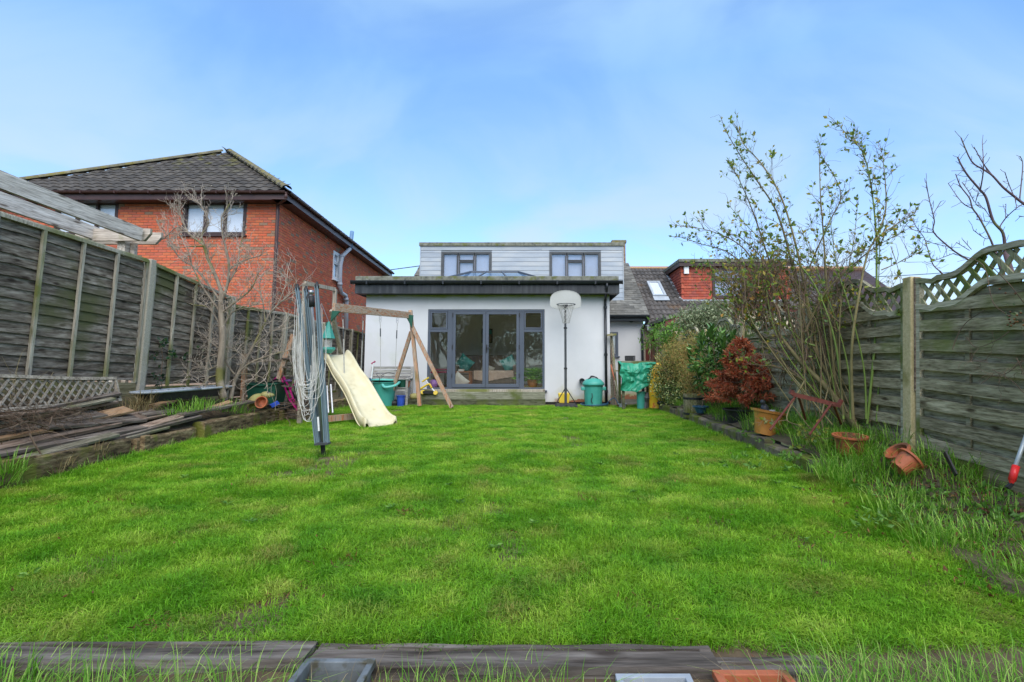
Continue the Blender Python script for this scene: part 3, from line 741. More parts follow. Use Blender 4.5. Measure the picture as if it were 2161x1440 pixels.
# roof of the extension
Yfa = 13.15
fx0, fx1 = W(749, 612, Yfa).x, W(1307, 612, Yfa).x
fz0, fz1 = W(1000, 619.5, Yfa).z, W(1000, 594, Yfa).z
B(fx0, fx1, Yfa, Yfa + .02, fz0, fz1).build('fascia', m['fascia'], wh)
B(fx0, fx0 + .02, Yfa + .022, 16, fz0, fz1).build('fascia', m['fascia'], wh)
B(fx1 - .02, fx1, Yfa + .022, 16, fz0, fz1).build('fascia', m['fascia'], wh)
B(fx0 + .02, fx1 - .02, Yfa + .02, YF - .002, fz0 + .002, fz0 + .02).build('soffit', m['black_pvc'], wh)
gx0, gx1 = W(740, 600, 13.05).x, W(1314, 600, 13.05).x
gz = W(1000, 592.5, 13.05).z
mb = MB(); prof = [(.06 * math.cos(a), .085 * math.sin(a)) for a in [math.pi + i * math.pi / 8 for i in range(9)]]
mb.grid([[(x, 13.08 + c, gz + v) for c, v in prof] for x in (gx0, gx1)]); mb.grid([[(x, 13.08 + c * .92, gz + v * .94) for c, v in reversed(prof)] for x in (gx0, gx1)])
mb.box(gx0 - .008, gx0, 13.02, 13.14, gz - .087, gz + .004); mb.box(gx1, gx1 + .008, 13.02, 13.14, gz - .087, gz + .004)
mb.box(gx0, gx1, 13.012, 13.024, gz - .01, gz + .004)
gt = mb.build('gutter', m['black_pvc'], wh, smooth=False)
for i in range(7): B(gx0 + .4 + i * .98, gx0 + .44 + i * .98, 13.005, 13.15, gz - .094, gz + .007).build('gutter_bracket', m['black_pvc'], gt)
ez0, ez1 = W(1000, 591, 13.1).z, W(1000, 583, 13.1).z
for k in range(4):                                        # roof edge trim in lengths
    a, b = lerp(fx0 + .02, fx1 - .02, k / 4), lerp(fx0 + .02, fx1 - .02, (k + 1) / 4)
    B(a + .002, b - .002, 13.09, 13.2, fz1 + .004, ez1).build('roof_trim', m['roof_edge'], wh, bevel=.01)
fr_ = MB(); _a, _b = W(942, 583, 13.7).x + .05, W(1137, 583, 13.7).x - .05
for q in ((fx0 + .02, _a, 13.2, 16.3), (_b, fx1 - .02, 13.2, 16.3), (_a, _b, 13.2, 13.62), (_a, _b, 14.98, 16.3)): fr_.box(*q, fz1 - .02, fz1 + .03)
fr_.build('flat_roof', m['roof_edge'], wh)
sh_ = MB()
for q in ((_a - .02, _a, 13.62, 15.0), (_b, _b + .02, 13.62, 15.0), (_a, _b, 13.60, 13.62), (_a, _b, 14.98, 15.0)): sh_.box(*q, 2.8, fz1 - .021)
sh_.build('lantern_shaft', m['room_wall'], wh)
# downpipe
dpx = W(1278, 700, 13.44).x
dpi = MB().tube([(dpx, 13.44, gz - .55), (dpx, 13.44, .08)], .036, 10).build('downpipe', m['black_pvc'], wh, smooth=True)
MB().tube(smooth_path([(dpx, 13.08, gz - .06), (dpx, 13.08, gz - .2), (dpx, 13.4, gz - .42), (dpx, 13.44, gz - .6)], 4), .036, 10).build('offset_bend', m['black_pvc'], dpi, smooth=True)
for z in (2.6, 1.35, .4): MB().lathe([(.048, -.03), (.048, .03)], (dpx, 13.44, z), 10).build('pipe_clip', m['black_pvc'], dpi)
# roof lantern
lz = fz1 + .03
l0, l1 = W(942, 583, 13.7), W(1137, 583, 13.7); r0, r1 = W(993, 574, 14.3), W(1094, 574, 14.3)
lm = MB(); zb = l0.z - .06; ztp = r0.z + .0
c = [Vector((l0.x, 13.6, zb)), Vector((l1.x, 13.6, zb)), Vector((l1.x, 15.0, zb)), Vector((l0.x, 15.0, zb))]
t0, t1 = Vector((r0.x, 14.3, ztp)), Vector((r1.x, 14.3, ztp))
lan = MB()
for a, b in ((c[0], t0), (c[1], t1), (c[2], t1), (c[3], t0), (t0, t1), (c[0], c[1]), (c[1], c[2]), (c[2], c[3]), (c[3], c[0])): lan.beam(a, b, .06, .045)
for f in (.33, .66): lan.beam(c[0].lerp(c[1], f), t0.lerp(t1, f), .04, .03)
[lan.box(*q, lz, zb) for q in ((l0.x, l1.x, 13.57, 13.61), (l0.x, l1.x, 14.99, 15.03), (l0.x, l0.x + .04, 13.61, 14.99), (l1.x - .04, l1.x, 13.61, 14.99))]
la = lan.build('roof_lantern', m['anthracite'], wh)
g_ = MB(); g_.quad(c[0], c[1], t1, t0); g_.quad(c[2], c[3], t0, t1); g_.f.append((len(g_.v), len(g_.v) + 1, len(g_.v) + 2)); g_.v += [c[1], c[2], t1]; g_.f.append((len(g_.v), len(g_.v) + 1, len(g_.v) + 2)); g_.v += [c[3], c[0], t0]
g_.build('pane', m['lantern_glass'], la)
# patio doors: frame, side lights, two leaves
YD = 13.52; FD = Frame((0, YD + .06, 0), (1, 0, 0))
def ux(px): return W(px, 740, YD).x
def uz(py): return W(1000, py, YD).z
fr = MB()
d0, d1, za, zb_ = ux(902.5), ux(1149.5), uz(823), uz(653)
m1, m2 = (ux(944), ux(955)), (ux(1096), ux(1106))
fr.fbox(FD, d0, d1, zb_ - .06, zb_, 0, .07); fr.fbox(FD, d0, d1, za, za + .06, 0, .07)
for a, b in ((d0, d0 + .06), m1, m2, (d1 - .06, d1)): fr.fbox(FD, a, b, za + .06, zb_ - .06, 0, .07)
zt_ = uz(698)
for a, b in ((d0 + .06, m1[0]), (m2[1], d1 - .06)):
    fr.fbox(FD, a, b, zt_ - .04, zt_ + .04, 0, .072)
dfr = fr.build('door_frame', m['anthracite'], wh, bevel=.004)
for a, b in ((d0 + .06, m1[0]), (m2[1], d1 - .06)):
    MB().fbox(FD, a, b, za + .06, zt_ - .04, .02, .035).build('pane', m['glass'], dfr)
    s = MB(); u0, u1, v0, v1 = a + .006, b - .006, zt_ + .046, zb_ - .066
    for q in ((u0, u1, v0, v0 + .035), (u0, u1, v1 - .035, v1), (u0, u0 + .035, v0 + .035, v1 - .035), (u1 - .035, u1, v0 + .035, v1 - .035)): s.fbox(FD, *q, .01, .085)
    s.build('top_light', m['anthracite'], dfr)
    MB().fbox(FD, u0 + .035, u1 - .035, v0 + .035, v1 - .035, .03, .042).build('pane', m['glass'], dfr)
midx = ux(1025)
for a, b in ((m1[1] + .004, midx - .003), (midx + .003, m2[0] - .004)):
    lf = MB(); st = .075
    v0, v1 = za + .064, zb_ - .064
    for q in ((a, b, v0, v0 + .09), (a, b, v1 - st, v1), (a, a + st, v0 + .09, v1 - st), (b - st, b, v0 + .09, v1 - st)): lf.fbox(FD, *q, .008, .092)
    L_ = lf.build('door_leaf', m['anthracite'], wh, bevel=.004)
    MB().fbox(FD, a + st, b - st, v0 + .09, v1 - st, .035, .048).build('pane', m['glass'], L_)
    hx = a - .012 if a < midx - .1 and a < -1 else b - .0
    for zz in (v0 + .25, v0 + 1.0, v1 - .15): MB().fbox(FD, (a - .014) if b < midx else b - .006, (a + .006) if b < midx else b + .014, zz, zz + .11, .093, .108).build('hinge', m['black'], L_)
    if b > midx:
        h = MB(); hz = uz(735)
        h.fbox(FD, a + .012, a + .042, hz - .12, hz + .09, .093, .104); h.fbox(FD, a + .018, a + .036, hz - .01, hz + .012, .104, .15); h.fbox(FD, a + .018, a + .15, hz - .008, hz + .012, .135, .15)
        h.build('door_handle', m['black'], L_)
MB().fbox(FW, d0 - .03, d1 + .06, dz0 - .035, dz0 + .002, -.1, .07).build('door_sill', m['anthracite'], wh)
# interior
ir = MB(); RZ = .42
ir.box(xL + .3, xR - .3, 13.8, 17.4, .3, RZ).build('room_floor', m['room_floor'], wh)
ir = MB(); ir.box(xL + .3, xR - .3, 17.4, 17.5, RZ, 2.75); ir.box(xL + .29, xL + .31, 13.79, 17.4, RZ, 2.75); ir.box(xR - .31, xR - .29, 13.79, 17.4, RZ, 2.75); [ir.box(*q, 2.75, 2.8) for q in ((xL + .3, W(942, 583, 13.7).x, 13.8, 17.4), (W(1137, 583, 13.7).x, xR - .3, 13.8, 17.4), (W(942, 583, 13.7).x, W(1137, 583, 13.7).x, 15.0, 17.4))]
ir.build('room_wall', m['room_wall'], wh)
# dormer
YDo = 16.2; FDo = Frame((0, YDo, 0), (1, 0, 0))
ox0, ox1 = W(886, 560, YDo).x, W(1316, 560, YDo).x
oz0, oz1 = W(1000, 637, YDo).z, W(1000, 516, YDo).z
oz_t = W(1000, 520, YDo).z
wz0, wz1 = W(1000, 590, YDo).z, W(1000, 532, YDo).z
wins = [(W(931.5, 560, YDo).x, W(1037, 560, YDo).x), (W(1160, 560, YDo).x, W(1267.5, 560, YDo).x)]
wall_holes(MB(), FDo, ox0 + .01, ox1 - .01, oz0, oz_t, [(a, b, wz0, wz1) for a, b in wins], -.2, -.03).build('dormer_wall', m['clad'], wh)
B(ox0 + .01, ox0 + .05, YDo + .2, 18.9, oz0, oz_t).build('dormer_cheek', m['clad'], wh)
B(ox1 - .05, ox1 - .01, YDo + .2, 18.9, oz0, oz_t).build('dormer_cheek', m['clad'], wh)
ph = .144; v = oz0; r = 0
ztop_b = W(1000, 528.5, YDo).z
while v < ztop_b - .02:
    v1 = min(v + ph, ztop_b)
    segs = [(ox0 + .03, ox1 - .03)]
    for a, b in wins:
        if v1 > wz0 - .01 and v < wz1 + .005:
            segs = [t for s0, s1 in segs for t in ([(s0, min(s1, a - .012))] if s0 < a else []) + ([(max(s0, b + .012), s1)] if s1 > b else []) if t[1] > t[0]]
    for a, b in segs:
        mb = MB().hexa([FDo.P(a, v, -.028), FDo.P(b, v, -.028), FDo.P(b, v + .002, .0), FDo.P(a, v + .002, .0), FDo.P(a, v1, -.028), FDo.P(b, v1, -.028), FDo.P(b, v1 - .006, -.007), FDo.P(a, v1 - .006, -.007)])
        mb.build('cladding_board', m['clad'], wh)
    v += ph
for k in range(5):
    a, b = lerp(ox0 + .03, ox1 - .03, k / 5), lerp(ox0 + .03, ox1 - .03, (k + 1) / 5)
    MB().fbox(FDo, a + .002, b - .002, ztop_b + .003, oz_t, -.028, .006).build('cladding_board', m['clad'], wh)
MB().fbox(FDo, ox0 - .0, ox0 + .03, oz0 - .01, oz_t, -.04, .014).build('corner_trim', m['clad'], wh)
MB().fbox(FDo, ox1 - .03, ox1, oz0 - .01, oz_t, -.04, .014).build('corner_trim', m['clad'], wh)
B(ox0 - .03, ox1 + .03, YDo - .05, 19.2, oz_t + .002, oz_t + .12).build('dormer_roof', m['roof_edge'], wh, bevel=.01)
MB().fbox(FDo, ox0, ox1, oz0 - .06, oz0 - .012, -.2, -.01).build('flashing', m['pale_metal'], wh)
for i, (a, b) in enumerate(wins):
    w_ = glazed(wh, FDo, a, b, wz0, wz1, [(0, .31, 0, 1), (.34, .66, 0, .66), (.34, .66, .70, 1), (.69, 1, 0, 1)], m['dark_metal'], m['glass_up'], .05, -.06, .03, back=m['curtain_d'])
# main roof (slates) right and left of the dormer
eY, eZ = 15.4, W(1320, 664, 15.4).z; rY, rZ = 18.7, W(1320, 560, 18.7).z
sv = Vector((0, rY - eY, rZ - eZ)); SLW = sv.length
mxL, mxR = -4.45, 3.22
FS = Frame((0, eY, eZ), (1, 0, 0), sv)
MB().fbox(FS, mxL, ox0, 0, SLW, -.12, -.02).build('roof', m['dark_brown'], wh)
MB().fbox(FS, xR - .3, mxR, 0, SLW, -.12, -.02).build('roof', m['dark_brown'], wh)
sl = MB().hexa([(-.125, -.15, .006), (.125, -.15, .006), (.125, .15, -.006), (-.125, .15, -.006), (-.125, -.15, .02), (.125, -.15, .02), (.125, .15, .004), (-.125, .15, .004)]).mesh('slate', m['slate'])
sp = []
nr = int(SLW / .15)
for r in range(nr + 1):
    v = .1 + r * .15
    wdt = .252
    for (a, b) in ((xR - .05, mxR + .02), (mxL, ox0 + .1)):
        zc = FS.P(0, v).z
        k = 0
        while a + .12 + k * wdt < b + .1:
            u = a + .12 + k * wdt + (.126 if r % 2 else 0); k += 1
            if u > b - .04: continue
            if b > 0 and ox0 < u + .1 < ox1 and zc > oz0 + .05 and u < ox1 - .1: continue
            sp.append(FS.M(u, v, rnd(-.003, .005), rnd(-.015, .015), rnd(-.02, .02)))
pieces(wh, 'slate', sl, sp, m['slate'], 300, 'slates', near=Vector((2.8, 15, 3)))
# lower wall on the right, gutter and pipe
YL = 15.72
lxr = W(1358, 700, YL).x; lz = W(1320, 667, YL).z
FL = Frame((0, YL, 0), (1, 0, 0))
swx = (W(1286, 730, YL).x, W(1304.5, 730, YL).x, W(1290, 752, YL).z, W(1290, 701, YL).z)
wall_holes(MB(), FL, xR - .3, lxr, -.2, lz, [swx], -.2, 0).build('lower_wall', m['render'], wh)
glazed(wh, FL, *swx, [(0, 1, 0, 1)], m['anthracite'], m['glass_up'], .05, -.06, .02, sill=m['anthracite'], back=m['room_wall'])
B(xR - .1, mxR + .02, 15.36, 15.38, eZ - .19, eZ - .02).build('fascia', m['black_pvc'], wh)
B(xR - .1, mxR + .02, 15.38, 15.72, eZ - .19, eZ - .17).build('soffit', m['black_pvc'], wh)
mb = MB(); mb.grid([[(x, 15.3 + c, eZ - .03 + v) for c, v in prof] for x in (xR - .1, mxR + .05)]); mb.box(xR - .1, mxR + .05, 15.235, 15.245, eZ - .045, eZ - .022); mb.box(mxR + .05, mxR + .058, 15.24, 15.36, eZ - .118, eZ - .02)
mb.build('gutter', m['black_pvc'], wh)
p0 = W(1361, 672, 15.4)
MB().tube(smooth_path([(mxR, 15.3, eZ - .1), (mxR, 15.35, eZ - .22), (lxr - .06, 15.6, eZ - .42), (lxr - .06, 15.64, eZ - .6), (lxr - .06, 15.64, .1)], 4), .038, 10).build('downpipe', m['black_pvc'], wh, smooth=True)
vc = W(1332, 675, 15.7)
MB().lathe([(.085, 0), (.085, .05), (.06, .07), (.001, .07)], (vc.x, 15.71, vc.z), 16, mtx=Matrix.Rotation(R(90), 4, 'X')).build('wall_vent', m['black'], wh)
# duct stub by the green bin and cables
dc = W(1218, 804, 13.45)
MB().lathe([(.07, 0), (.07, .16), (.06, .16), (.001, .15)], (dc.x + .12, 13.46, dc.z), 14, mtx=Matrix.Rotation(R(90), 4, 'X')).build('duct', m['black_pvc'], wh)
# chimney behind the dormer
c0, c1 = W(1293, 520, 20).x, W(1320, 520, 20).x; cz = W(1300, 507, 20).z
ch = B(c0, c1, 20, 20.6, 4, cz - .12).build('chimney', m['plank_brown'], wh)
B(c0 - .04, c1 + .04, 19.96, 20.64, cz - .12, cz).build('chimney_cap', m['hip'], ch, bevel=.02)

# ============================================================ NEIGHBOUR'S HOUSE ON THE RIGHT
nh = thing('terraced_house', 'house with brown pantiled roof and red tile-hung dormer right of the white house', 'house', (6, 16, -.4))
nY, nZ = 15.6, W(1390, 684, 15.6).z; tY, tZ = 19.2, W(1390, 568, 19.2).z
sv = Vector((0, tY - nY, tZ - nZ)); SLN = sv.length
FN = Frame((3.27, nY, nZ), (1, 0, 0), sv)
MB().fbox(FN, 0, 9, 0, SLN, -.12, -.02).build('roof', m['dark_brown'], nh)
MB().fbox(FN, -.03, 9, SLN - .06, SLN + .12, -.03, .06).build('ridge', m['plank_orange'], nh)
YN = 17.0
n0x = W(1438, 600, YN).x; nb = W(1500, 632, YN).z; ntp = W(1500, 563, YN).z; n1x = 8.35
pn = tile_mesh('roof_tile', .30, .36, m['pantile_n'], .04, .014, prof='dbl')
sky_c = FN.P(0, 0)
sk0, sk1 = W(1366, 600, 17.3), W(1404, 630, 16.9)
sku0, sku1 = sk0.x - 3.27, W(1397, 600, 17.3).x - 3.27
def on_roof(px, py, F):
    d = ray(px, py); c = Vector((0, 0, CAM_H)); t = (F.o - c).dot(F.n) / d.dot(F.n); p = c + d * t
    return (p - F.o).dot(F.u), (p - F.o).dot(F.v)
ska, skb = on_roof(1364, 600, FN), on_roof(1406, 630, FN)
su0, su1, sv0, sv1 = ska[0], skb[0] , skb[1], ska[1]
sp = []
for r in range(int(SLN / .31) + 1):
    v = .12 + r * .31
    for c_i in range(22):
        u = .14 + c_i * .3
        P_ = FN.P(u, v)
        if v > SLN: continue
        if P_.x > n0x + .02 and P_.z > nb - .02 and P_.x < n1x: continue
        if su0 - .05 < u < su1 + .05 and sv0 - .1 < v < sv1 + .1: continue
        sp.append(FN.M(u, v, rnd(-.003, .003), rnd(-.008, .008)))
pieces(nh, 'roof_tile', pn, sp, m['pantile_n'], 300, 'roof_tiles')
skf = MB()
for q in ((su0, su1, sv0, sv0 + .07), (su0, su1, sv1 - .07, sv1), (su0, su0 + .07, sv0 + .07, sv1 - .07), (su1 - .07, su1, sv0 + .07, sv1 - .07)): skf.fbox(FN, *q, -.02, .13)
skl = skf.build('skylight', m['pale_metal'], nh)
MB().fbox(FN, su0 + .07, su1 - .07, sv0 + .07, sv1 - .07, .10, .11).build('pane', m['glass_up'], skl)
MB().fbox(FN, su0 + .07, su1 - .07, sv0 + .07, sv1 - .07, .08, .09).build('blind', m['blind'], skl)
MB().fbox(FN, su0, su1 + .05, sv0 - .3, sv0 - .01, .075, .085).build('lead_apron', m['pale_metal'], skl)
# dormer
FNd = Frame((n0x, YN, 0), (1, 0, 0)); wdn = n1x - n0x
w0, w1 = W(1503, 600, YN).x - n0x, W(1575, 600, YN).x - n0x
wz0n, wz1n = W(1500, 630, YN).z, W(1500, 566, YN).z
wall_holes(MB(), FNd, 0, wdn, nb, ntp, [(w0, w1, wz0n, wz1n)], -.15, -.01).build('dormer_wall', m['brickred'], nh)
B(n0x + .0, n0x + .08, YN + .15, tY, nb, ntp).build('dormer_cheek', m['brickred'], nh)
glazed(nh, FNd, w0, w1, wz0n, wz1n, [(0, .98, 0, .62), (0, .98, .66, 1)], m['dark_brown'], m['glass_up'], .06, -.06, .03, back=m['curtain_d'])
ht = MB().hexa([(-.08, -.06, .004), (.08, -.06, .004), (.08, .06, -.012), (-.08, .06, -.012), (-.08, -.06, .02), (.08, -.06, .02), (.08, .06, -.002), (-.08, .06, -.002)]).mesh('hung_tile', m['hung_tile'])
sp = []; gg = .093
for r in range(int((ntp - nb) / gg)):
    v = nb + .06 + r * gg
    for c_i in range(int(wdn / .163) + 1):
        u = .08 + c_i * .163 + (.08 if r % 2 else 0)
        if u > wdn or (w0 - .06 < u < w1 + .06 and wz0n - .02 < v): continue
        sp.append(FNd.M(u, v, rnd(0, .003), rnd(-.01, .01)))
FNc = Frame((n0x, tY - .1, 0), (0, -1, 0))
for r in range(int((ntp - nb) / gg)):
    v = nb + .06 + r * gg
    for c_i in range(int((tY - YN) / .163)):
        u = .08 + c_i * .163 + (.08 if r % 2 else 0)
        P_ = FNc.P(u, v)
        rz_ = nZ + (P_.y - nY) * (tZ - nZ) / (tY - nY)
        if v > rz_ and P_.y > YN: sp.append(FNc.M(u, v, .0))
pieces(nh, 'hung_tile', ht, sp, m['hung_tile'], 300, 'hung_tiles')
B(n0x - .1, n1x + .1, YN - .16, YN - .14, ntp - .01, W(1500, 555, YN).z).build('fascia', m['dark_brown'], nh)
B(n0x - .12, n1x + .1, YN - .2, tY + .4, W(1500, 555, YN).z, W(1500, 549, YN).z).build('dormer_roof', m['roof_edge'], nh)
B(n0x - .1, n0x - .085, YN - .13, tY, ntp - .01, W(1500, 555, YN).z).build('fascia', m['dark_brown'], nh)
MB().fbox(FNd, -.1, wdn, nb - .07, nb - .02, -.1, .1).build('lead_flashing', m['pale_metal'], nh)
MB().beam(FN.P(n0x - 3.27 - .03, on_roof(1438, 634, FN)[1], .03), FN.P(n0x - 3.27 - .06, SLN - .3, .04), .08, .03).build('lead_flashing', m['pale_metal'], nh)
ab = W(1448, 572, YN - .1)
B(ab.x - .06, ab.x + .1, YN - .09, YN - .01, W(1448, 579, YN).z, W(1448, 563, YN).z + .02).build('alarm_box', m['white_pvc'], nh, bevel=.01)
# lower wall
YNw = 15.95; FNw = Frame((0, YNw, 0), (1, 0, 0)); nwz = W(1390, 688, YNw).z
bw = (W(1373, 730, YNw).x, W(1401, 730, YNw).x, W(1373, 765, YNw).z, W(1373, 704, YNw).z)
wall_holes(MB(), FNw, 3.24, 12, -.3, nwz, [bw], -.2, 0).build('lower_wall', m['cream'], nh)
glazed(nh, FNw, *bw, [(0, 1, 0, .7), (0, 1, .72, 1)], m['maroon'], m['glass_up'], .06, -.06, .02, back=m['dark_brown'])
B(W(1362, 730, YNw).x, W(1369.5, 730, YNw).x, YNw - .03, YNw - .001, W(1362, 762, YNw).z, W(1362, 723, YNw).z).build('red_panel', m['maroon'], nh)
B(3.25, 6.5, 15.5, 15.52, nZ - .2, nZ - .03).build('fascia', m['pale_metal'], nh)
mb = MB(); mb.grid([[(x, 15.44 + c, nZ - .03 + v) for c, v in prof] for x in (3.3, 4.1)]); mb.box(3.3, 4.1, 15.375, 15.385, nZ - .045, nZ - .022); mb.build('gutter', m['dark_metal'], nh)
MB().tube([(4.0, 15.44, nZ - .1), (3.98, 15.8, nZ - .3), (3.98, 15.85, .2)], .035, 8).build('downpipe', m['dark_metal'], nh)
# low extension with maroon bargeboard
e0, e1, e2 = W(1404, 676, 13.6), W(1460, 656, 13.9), W(1600, 630, 14.6)
ex = MB(); FE = Frame((0, 13.7, 0), (1, 0, 0))
p = [(W(q, w, 13.7).x, W(q, w, 13.7).z) for q, w in ((1404, 676), (1460, 657), (1600, 637), (1760, 668))]
pb = [(a, b - .17) for a, b in p]
MB().strip(p, pb, FE, -.03, .0).build('bargeboard', m['maroon'], nh)
MB().strip([(a, b + .09) for a, b in p], p, FE, -2.0, .06).build('porch_roof', m['roof_edge'], nh)
MB().prism([(p[0][0] + .2, -.3)] + [(a + (.2 if i == 0 else 0), b - .02) for i, (a, b) in enumerate(p)] + [(p[-1][0], -.3)], FE, -2.0, -.12).build('porch_wall', m['cream'], nh)
MB().prism([(p[0][0] + .35, p[0][1] - .55), (p[0][0] + .35, p[0][1] - .1), (p[1][0], p[1][1] - .2), (p[1][0] + .9, p[1][1] - .15), (p[1][0] + .9, p[0][1] - .55)], FE, -.1, -.08).build('porch_panel', m['maroon'], nh)
cb = smooth_path([W(826, 571, 26), W(860, 564, 26), W(890, 561, 26)], 4)
MB().tube([W(780, 578, 26), W(826, 569.5, 26), W(886, 561.5, 26), W(960, 556, 26)], .022, 5).build('overhead_cable', m['black'], label='dark telephone cable crossing the sky left of the dormer', cat='cable')
MB().tube(smooth_path([W(1560, 560, 24), W(1700, 583, 24), W(1900, 582, 24), W(2250, 556, 24)], 5), .018, 5).build('overhead_cable', m['hose'], label='thin blue cable low in the sky above the right fence', cat='cable')

# ============================================================ FENCES
def Zp(px, py, z):
    d = ray(px, py); return Vector((0, 0, CAM_H)) + d * ((z - CAM_H) / d.z)
lf = thing('lap_fence', 'weathered grey larch-lap fence with concrete posts along the left side', 'fence', (-5.5, 9, .4))
FLf = Frame((-5.5 - .03 * 1.15, 0, 0), (0, 1, 0), (.03, 0, 1))
PY = [5.12 + 1.93 * k for k in range(-2, 7)]; PY[2] = 4.93
tops = {0: (2.75, 2.68), 1: (2.69, 2.65), 2: (2.65, 2.56), 3: (2.54, 2.29), 4: (2.16, 2.19), 5: (2.19, 2.13), 6: (2.12, 2.08), 7: (2.07, 2.03)}
bots = {0: (1.0, 1.0), 1: (1.0, 1.0), 2: (1.02, .9), 3: (.84, .80), 4: (.55, .5), 5: (.5, .45), 6: (.45, .4), 7: (.4, .4)}
for k in range(8):
    y0, y1 = PY[k] + .06, PY[k + 1] - .06
    (ta, tb), (ba, bb) = tops[k], bots[k]
    nb_ = 14
    for b in range(nb_):
        n = 12; mb = MB(); lo, hi = [], []
        ph1, amp = rnd(0, 50), rnd(.004, .013)
        for i in range(n + 1):
            t = i / n; y = lerp(y0 + .03, y1 - .03, t); za, zt1 = lerp(ba, bb, t), lerp(ta, tb, t) - .03
            z0 = lerp(za, zt1, b / nb_); z1 = lerp(za, zt1, (b + 1) / nb_) + .03
            w = amp * mnoise.noise(Vector((t * 4.5, ph1, 0))) * 2.2
            lo.append((y, z0 + w)); hi.append((y, min(z1, zt1)))
        o_ = .0 + rnd(0, .004)
        k0 = len(mb.v)
        for (a, z0), (_, z1) in zip(lo, hi): mb.v += [FLf.P(a, z0, o_ + .0), FLf.P(a, z0, o_ + .014), FLf.P(a, z1, o_ - .008), FLf.P(a, z1, o_ - .018)]
        for i in range(n):
            q, w_ = k0 + 4 * i, k0 + 4 * i + 4
            mb.f += [(q, w_, w_ + 1, q + 1), (q + 1, w_ + 1, w_ + 2, q + 2), (q + 2, w_ + 2, w_ + 3, q + 3), (q + 3, w_ + 3, w_, q)]
        mb.build('board', m['fence_l'], lf)
    def zt_at(y): return lerp(ta, tb, (y - y0) / (y1 - y0))
    def zb_at(y): return lerp(ba, bb, (y - y0) / (y1 - y0))
    for q, t in enumerate((0, .25, .5, .75, 1)):
        y = lerp(y0 + .018, y1 - .018, t)
        MB().fbox(FLf, y - .018, y + .018, zb_at(y) - .02, zt_at(y) - .03, .016, .045 + .004 * (q % 2)).build('batten', m['batten_l'], lf)
    MB().hexa([FLf.P(y0, ta - .035, .012), FLf.P(y1, tb - .035, .012), FLf.P(y1, tb - .035, .05), FLf.P(y0, ta - .035, .05), FLf.P(y0, ta, .012), FLf.P(y1, tb, .012), FLf.P(y1, tb, .05), FLf.P(y0, ta, .05)]).build('rail', m['batten_l'], lf)
    MB().hexa([FLf.P(y0, ta + .001, -.035), FLf.P(y1, tb + .001, -.035), FLf.P(y1, tb + .001, .04), FLf.P(y0, ta + .001, .04), FLf.P(y0, ta + .018, -.03), FLf.P(y1, tb + .018, -.03), FLf.P(y1, tb + .018, .035), FLf.P(y0, ta + .018, .035)]).build('capping', m['batten_l'], lf)
    MB().hexa([FLf.P(y0, -.3, -.02), FLf.P(y1, -.3, -.02), FLf.P(y1, -.3, .03), FLf.P(y0, -.3, .03), FLf.P(y0, ba - .025, -.02), FLf.P(y1, bb - .025, -.02), FLf.P(y1, bb - .025, .03), FLf.P(y0, ba - .025, .03)]).build('gravel_board', m['gravel_board'], lf)
    MB().fbox(FLf, PY[k + 1] - .05, PY[k + 1] + .05, -.4, tb + .02, -.05, .07).build('post', m['concrete'], lf, bevel=.008)

